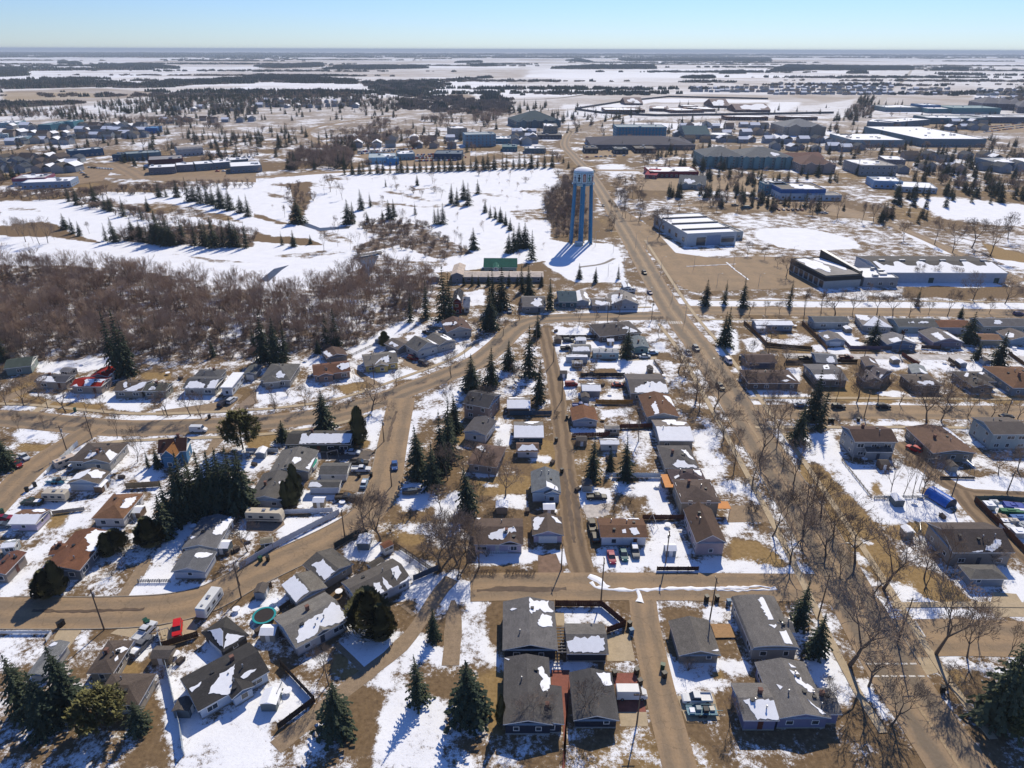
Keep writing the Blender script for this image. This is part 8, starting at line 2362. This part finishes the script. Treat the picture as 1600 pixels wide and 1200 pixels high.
for (lab, q, h, wc, rc, kw) in (('huge white-roofed superstore on the right', (985,630,1430,630,930,552),9,'5f7886', 'b9b6b2', dict(snow=.9, units=9)),('long pale supermarket below the superstore', (520,634,880,642,700,600),8,'7a8c96', 'b9b8b6', dict(snow=.9, units=6)),('white-roofed store above the superstore', (810,524,995,508,880,496),8,'5a7080', 'c0c2c2', dict(snow=.9)),('left wing of the white-roofed store', (630,520,812,530,800,512),7,'6f7a84', 'c4c4c4', dict(snow=.9)),('long teal-grey mall block behind the car rows', (985,498,1290,498,1280,482),9,'4f6c78', 'a4acb0', dict(snow=.5)),('brown-grey mall block on the right edge', (1290,494,1660,492,1640,478),9,'5c5f6c', '9a9ea4', dict(snow=.3)),('grey low school beyond the stores', (715,432,912,432,900,418),8,'6f8288', 'a0a8aa', dict(snow=.5)),('blue-topped gymnasium beyond the stores', (950,418,1030,418,1020,408),12,'44739c', '8fa4b4', dict(snow=.4)),('teal school wing with a snowy roof', (985,440,1130,440,1120,428),8,'4f7c84', 'b9c0c2', dict(snow=.8)),('long teal-green school block at right', (1132,436,1362,436,1350,420),10,'4d7a80', '7f989c', {}),('tan apartment house with hip roof by the field', (80,552,305,552,290,528),12,'8f877e', '7c7f84', dict(roof='hip', pitch=.3, gables=2))):
    B('p', lab, q, h, wc, rc, 3 if 'apartment' in lab else 1, **kw)
for i, q in enumerate(((1325,405,1420,405,1410,392),(1425,408,1500,408,1490,396),(1505,410,1580,412,1570,400),(1560,425,1660,428,1650,412))):
    B('p', ['leftmost of four brown apartment blocks on the right skyline', 'second brown apartment block from the left on the right skyline', 'third brown apartment block from the left on the right skyline', 'rightmost brown apartment block on the right skyline'][i], q, 12,'5a5660', '6a6a72', 3, roof='hip', pitch=.3)
for i, (rg, q, h) in enumerate((('o', (580,448,820,448,800,432),7),('o', (865,438,985,440,970,424),8),('o', (985,452,1150,448,1140,434),7),('o', (1090,442,1250,444,1240,430),7),('o', (1335,492,1580,492,1570,482),8),('o', (1388,446,1580,446,1560,430),7),('o', (1245,420,1320,420,1310,402),7),('o', (700,405,800,405,790,390),6),('o', (1060,424,1150,424,1140,416),6),('p', (70,492,290,492,280,484),8))):
    B(rg, ['longest left brick block', 'stepped brick block', 'middle brick block', 'right-of-middle brick block', 'detached front brick block', 'gabled right brick block', 'white-roofed brick block', 'small upper-left hut', 'narrow upper brick block', 'outlying right brick block'][i] + ' of the fenced institution', q, h * .65,'4f3230', '8a7a76', 1, roof='gable' if i in (5,6,7) else 'flat', pitch=.25, snow=.7, units=1)
def barrier(reg, pts, h, label):
    L_ = [GP(reg, *p) for p in zip(pts[0::2], pts[1::2])]
    o = empty('perimeter_fence', (L_[0][0], L_[0][1],0)); mb = MB()
    for a, b_ in zip(L_, L_[1:]):
        M = Matrix.Translation((a[0] - L_[0][0], a[1] - L_[0][1],0)) @ Matrix.Rotation(math.atan2(b_[1] - a[1], b_[0] - a[0]),4,'Z')
        d = math.hypot(b_[0] - a[0], b_[1] - a[1]); mb.box(0, d, -.1,.1,.2, h, M=M)
        n = int(d / 12)
        for k in range(n): mb.tube(M @ Vector((k * 12,0,0)), M @ Vector((k * 12,0, h + 1)),.15,.15,5)
    inst('mesh_panel', mb.mesh('mesh_panel', mat('fence_mesh', (.07,.075,.085),.8)), o)
    tag(o, label, 'fence')
barrier('o', (395,445,700,398,980,368,1600,382),4,'dark tall far-side fence of the institution')
barrier('o', (395,448,560,470,900,488,1600,478,2010,470),4,'dark tall near-side fence of the institution')
# the far subdivisions: houses a few pixels wide
FH = []
for i, (wc, rc) in enumerate((('8f969c', '4f5660'),('a8a39c', '5c5650'),('7f8894', '444c58'),('9c9088', '5f5450'))):
    mb = MB(); mb.box(-6,6,-5,5,0,5)
    for s_ in (-1,1):
        mb.face([(s_ * 6.4, s_ * 5.5,4.8),(-s_ * 6.4, s_ * 5.5,4.8),(-s_ * 6.4,0,7.8),(s_ * 6.4,0,7.8)][::1],1)
        mb.face([(s_ * 6,-5,5),(s_ * 6,5,5),(s_ * 6,0,7.7)],0)
    FH.append(mb.mesh('small_house', [wall_mat(wc), roof_mat(rc)]))
SNH = []
for i in range(2):
    mb = MB(); mb.box(-6,6,-5,5,0,5); mb.face([(-6.4,-5.5,4.8),(6.4,-5.5,4.8),(6.4,0,7.8),(-6.4,0,7.8)],1); mb.face([(6.4,5.5,4.8),(-6.4,5.5,4.8),(-6.4,0,7.8),(6.4,0,7.8)],1)
    SNH.append(mb.mesh('small_house', [wall_mat('8a9098'), SNOW]))
def estate(reg, x0, x1, y0, y1, nx, ny, label, group):
    for j in range(ny):
        for i in range(nx):
            x = x0 + (x1 - x0) * (i + RT.uniform(-.3,.3)) / max(1, nx - 1); y = y0 + (y1 - y0) * (j + RT.uniform(-.15,.15)) / max(1, ny - 1)
            g = GP(reg, x, y)
            o = inst('small_house', RT.choice(FH) if RT.random() < .62 else RT.choice(SNH), None, (g[0], g[1],0), R(RT.choice((0,90)) + RT.uniform(-10,10)),(RT.uniform(.9,1.25),) * 3)
            tag(o, label, 'house', group)
estate('p', 20,760,290,350,24,4,'small house in the far subdivision beyond the institution', 'houses of the far subdivision')
estate('o', 1120,1590,315,335,16,2,'small house at the near end of the far subdivision', 'houses at the subdivision end')
estate('p', 850,1110,322,350,9,2,'small house right of the straight range road', 'houses right of the range road')
estate('p', 1320,1600,330,385,9,3,'small house on the far right skyline', 'houses on the right skyline')
estate('n', 20,640,400,430,14,2,'small house among the far-left spruces', 'houses among the far spruces')
estate('m', 1040,1590,450,520,8,2,'small house in the wooded far-left quarter', 'houses in the wooded quarter')
estate('m', 520,900,560,620,10,3,'small shed in the far commercial yards', 'sheds in the commercial yards')
estate('o', 20,130,600,660,4,3,'small building left of the tan inn', 'buildings left of the inn')
estate('p', 1150,1330,540,570,4,2,'small kiosk in the big-store lot', 'kiosks in the store lot')
# snow left in the far streets needs no geometry: it is in the ground cover
# footbridge on the golf course
pA, pB = GP('_', 553,403), GP('_', 597,396)
o = empty('footbridge', (pA[0], pA[1],0), math.atan2(pB[1] - pA[1], pB[0] - pA[0])); d = math.hypot(pB[0] - pA[0], pB[1] - pA[1])
mb = MB(); mb.box(0, d, -1.5,1.5,.9,1.15); inst('deck', mb.mesh('deck', mat('grey_timber', (.2,.19,.18),.9)), o)
for s_ in (-1.4,1.4):
    mb = MB(); mb.box(0, d, s_ - .06, s_ + .06,2.0,2.1)
    for k in range(int(d / 2)): mb.box(k * 2, k * 2 + .1, s_ - .05, s_ + .05,1.15,2.0)
    inst('railing', mb.mesh('railing', MATS['grey_timber']), o)
for k in (.1,.9): mb = MB(); mb.box(d * k - 1, d * k + 1,-1.6,1.6,0,.9); inst('abutment', mb.mesh('abutment', PAVE), o)
tag(o, 'low timber footbridge over the golf course creek', 'bridge')
LANDMARKS.append(('golf footbridge', pA[0], pA[1]))
for (x, y, nm) in ((250,330,'upper-left fairway'),(290,382,'long spruce band by the lower fairway'),(120,360,'left fairway bend'),(467,340,'culvert pool'),(600,335,'middle fairway'),(730,310,'upper-right fairway'),(775,345,'right fairway edge'),(800,390,'lodge-side fairway'),(150,315,'far-left fairway'),(350,300,'fairway corner by the shops'),(20,375,'left-edge fairway'),(520,300,'fairway below the spruce row'),(620,310,'open slope of the golf course'),(700,385,'creek thicket'),(670,265,'middle of the golf road'),(580,268,'left half of the golf road'),(840,260,'road bend end of the golf road')):
    g = G(x, y); LANDMARKS.append((nm, g[0], g[1]))

# trees and small sheds between the far town's buildings
GOLF = [G(*p) for p in ((-100,300),(120,296),(400,274),(700,256),(880,256),(905,300),(960,385),(985,445),(560,440),(-100,400))]
SCH = [GP('t', *p) for p in ((-300,340),(500,390),(800,450),(1300,660),(1600,800),(1600,900),(-700,900))]
trnd = random.Random(12)
bx_ = np.array([(x, y) for _l, x, y in LANDMARKS])
for i in range(5200):
    px_, py_ = trnd.uniform(-100,1700), trnd.uniform(163,330)
    x, y = G(px_, py_)
    if trnd.random() > min(1,650 / y): continue
    if vnoise(np.array([x / 60.]), np.array([y / 110.]),44)[0] < .46: continue
    if inside(GOLF, np.array([x]), np.array([y]))[0] or inside(SCH, np.array([x]), np.array([y]))[0]: continue
    if np.hypot(bx_[:, 0] - x, (bx_[:, 1] - y) * .8).min() < 26 or (60 < x < 96 and y < 900): continue
    c = trnd.random() < (.5 if px_ > 950 else .42)
    TOWN.append((x, y, trnd.uniform(6,15) if c else trnd.uniform(5,11), trnd.uniform(0,6.28), trnd.randint(0,4) if c else trnd.randint(5,9)))
    if i % 5 == 0 and y > 560: TOWN.append((x + 6, y, trnd.uniform(2,4),0, trnd.randint(5,9)))
scatter('town_trees', TOWN, SPR + WPROT[:3] + WPROT[4:6])
gp = []
for p in in_poly(GOLF, 420, trnd):
    k = trnd.random()
    if k < .5 and vnoise(np.array([p[0] / 40.]), np.array([p[1] / 60.]),9)[0] > .5: gp.append((p[0], p[1], trnd.uniform(3,9), trnd.uniform(0,6.28), trnd.choice((0,1,2,2,3))))
scatter('golf_saplings', gp, WPROT[:3] + WPROT[4:5])
estate('q', 20,480,50,110,7,3,'small workshop in the left commercial quarter', 'workshops on the left')
estate('m', 80,420,570,660,6,3,'small yard building by the north-west road', 'yard buildings by the north-west road')
estate('o', 1050,1590,560,650,8,3,'small shop east of the mall', 'shops east of the mall')
estate('p', 40,560,650,700,7,2,'small shop south of the supermarket', 'shops south of the supermarket')
estate('t', 860,1560,40,110,7,2,'small house beyond the sports field spruces', 'houses beyond the sports field')
estate('n', 620,1250,640,680,6,2,'small house above the dealership', 'houses above the dealership')
# ------------------------------------------------------------------ labels for things told apart by where they stand
ORD = ['leftmost', 'second from left', 'third from left', 'fourth from left', 'fifth from left', 'sixth from left', 'seventh from left', 'eighth from left', 'ninth from left', 'tenth from left'] + ['%dth from left' % k for k in range(11,200)]
NUM = ['no', 'one', 'two', 'three', 'four', 'five', 'six', 'seven', 'eight', 'nine', 'ten', 'eleven', 'twelve', 'thirteen', 'fourteen', 'fifteen', 'sixteen', 'seventeen', 'eighteen', 'nineteen', 'twenty']
def short(lab):
    w_ = lab.split()
    stops = ('with', 'beside', 'behind', 'on', 'in', 'by', 'under', 'at', 'facing', 'joined', 'edged', 'cut', 'below', 'half', 'above', 'between', 'among', 'left', 'right', 'east', 'west', 'near', 'west', 'wholly', 'north', 'against', 'tucked', 'of', 'over', 'along', 'rising')
    for i, x in enumerate(w_):
        if x in stops and i >= 3: return ' '.join(w_[:i])
    return lab
cnt = {}
for l_, _x, _y in LANDMARKS: cnt[short(l_)] = cnt.get(short(l_),0) + 1
LM = []
for l_, x, y in LANDMARKS:
    s_ = short(l_)
    if cnt[s_] > 1 or len(s_.split()) > 7:
        if len(l_.split()) > 9: continue
        s_ = l_
    LM.append((s_, x, y))
lmx = np.array([(x, y) for _s, x, y in LM])
def imx(x, y): return x / max(1.0, y + 20)
groups_ = {}
for o, what, plural, x, y, land in PENDING:
    if land: key = (what, plural, 'in the ' + land)
    else:
        d = np.hypot(lmx[:, 0] - x, lmx[:, 1] - y); k = int(d.argmin()); dx, dy = x - lmx[k, 0], y - lmx[k, 1]
        area = LM[k][0].split()[-1] in ('fairway', 'course', 'thicket', 'road', 'bend', 'shops', 'edge') or 'fairway' in LM[k][0]
        rel = 'on' if area else ('behind' if dy > abs(dx) else 'in front of' if -dy > abs(dx) else 'right of' if dx > 0 else 'left of')
        key = (what, plural, rel + ' the ' + LM[k][0])
    groups_.setdefault(key, []).append((imx(x, y), o))
LONG = 0
for (what, plural, where), L_ in groups_.items():
    L_.sort(key=lambda q: q[0])
    for i, (_k, o) in enumerate(L_):
        n = len(L_)
        if n == 1: lab = what + ' ' + where
        elif n == 2: lab = ('left ' if i == 0 else 'right ') + 'of two ' + plural + ' ' + where
        else: lab = (ORD[i] if i < n - 1 else 'rightmost') + ' of ' + (NUM[n] if n <= 20 else str(n)) + ' ' + plural + ' ' + where
        if len(lab.split()) > 16 and n > 1: lab = ('left' if n == 2 and i == 0 else 'right' if n == 2 else ORD[i] if i < n - 1 else 'rightmost') + ' ' + what + ' ' + where
        if len(lab.split()) > 16: LONG += 1; print(len(lab.split()), lab)
        o['label'] = lab
print('labels too long:', LONG, 'things:', len(PENDING),'objects:', len(bpy.data.objects))
# ------------------------------------------------------------------ the air
hz = MB(); hz.box(-47000,47000,-3500,46500,-1.0,122.0)
m = bpy.data.materials.new('air'); m.use_nodes = True
m.node_tree.nodes.clear()
vp = m.node_tree.nodes.new('ShaderNodeVolumePrincipled'); mo = m.node_tree.nodes.new('ShaderNodeOutputMaterial')
vp.inputs['Color'].default_value = (.74,.86,1.0,1); vp.inputs['Density'].default_value = 7e-5; vp.inputs['Anisotropy'].default_value = 0.0
m.node_tree.links.new(vp.outputs[0], mo.inputs['Volume'])
haze = hz.build('haze', m)
kind(haze, 'stuff')
haze.visible_shadow = True
bpy.context.view_layer.update()
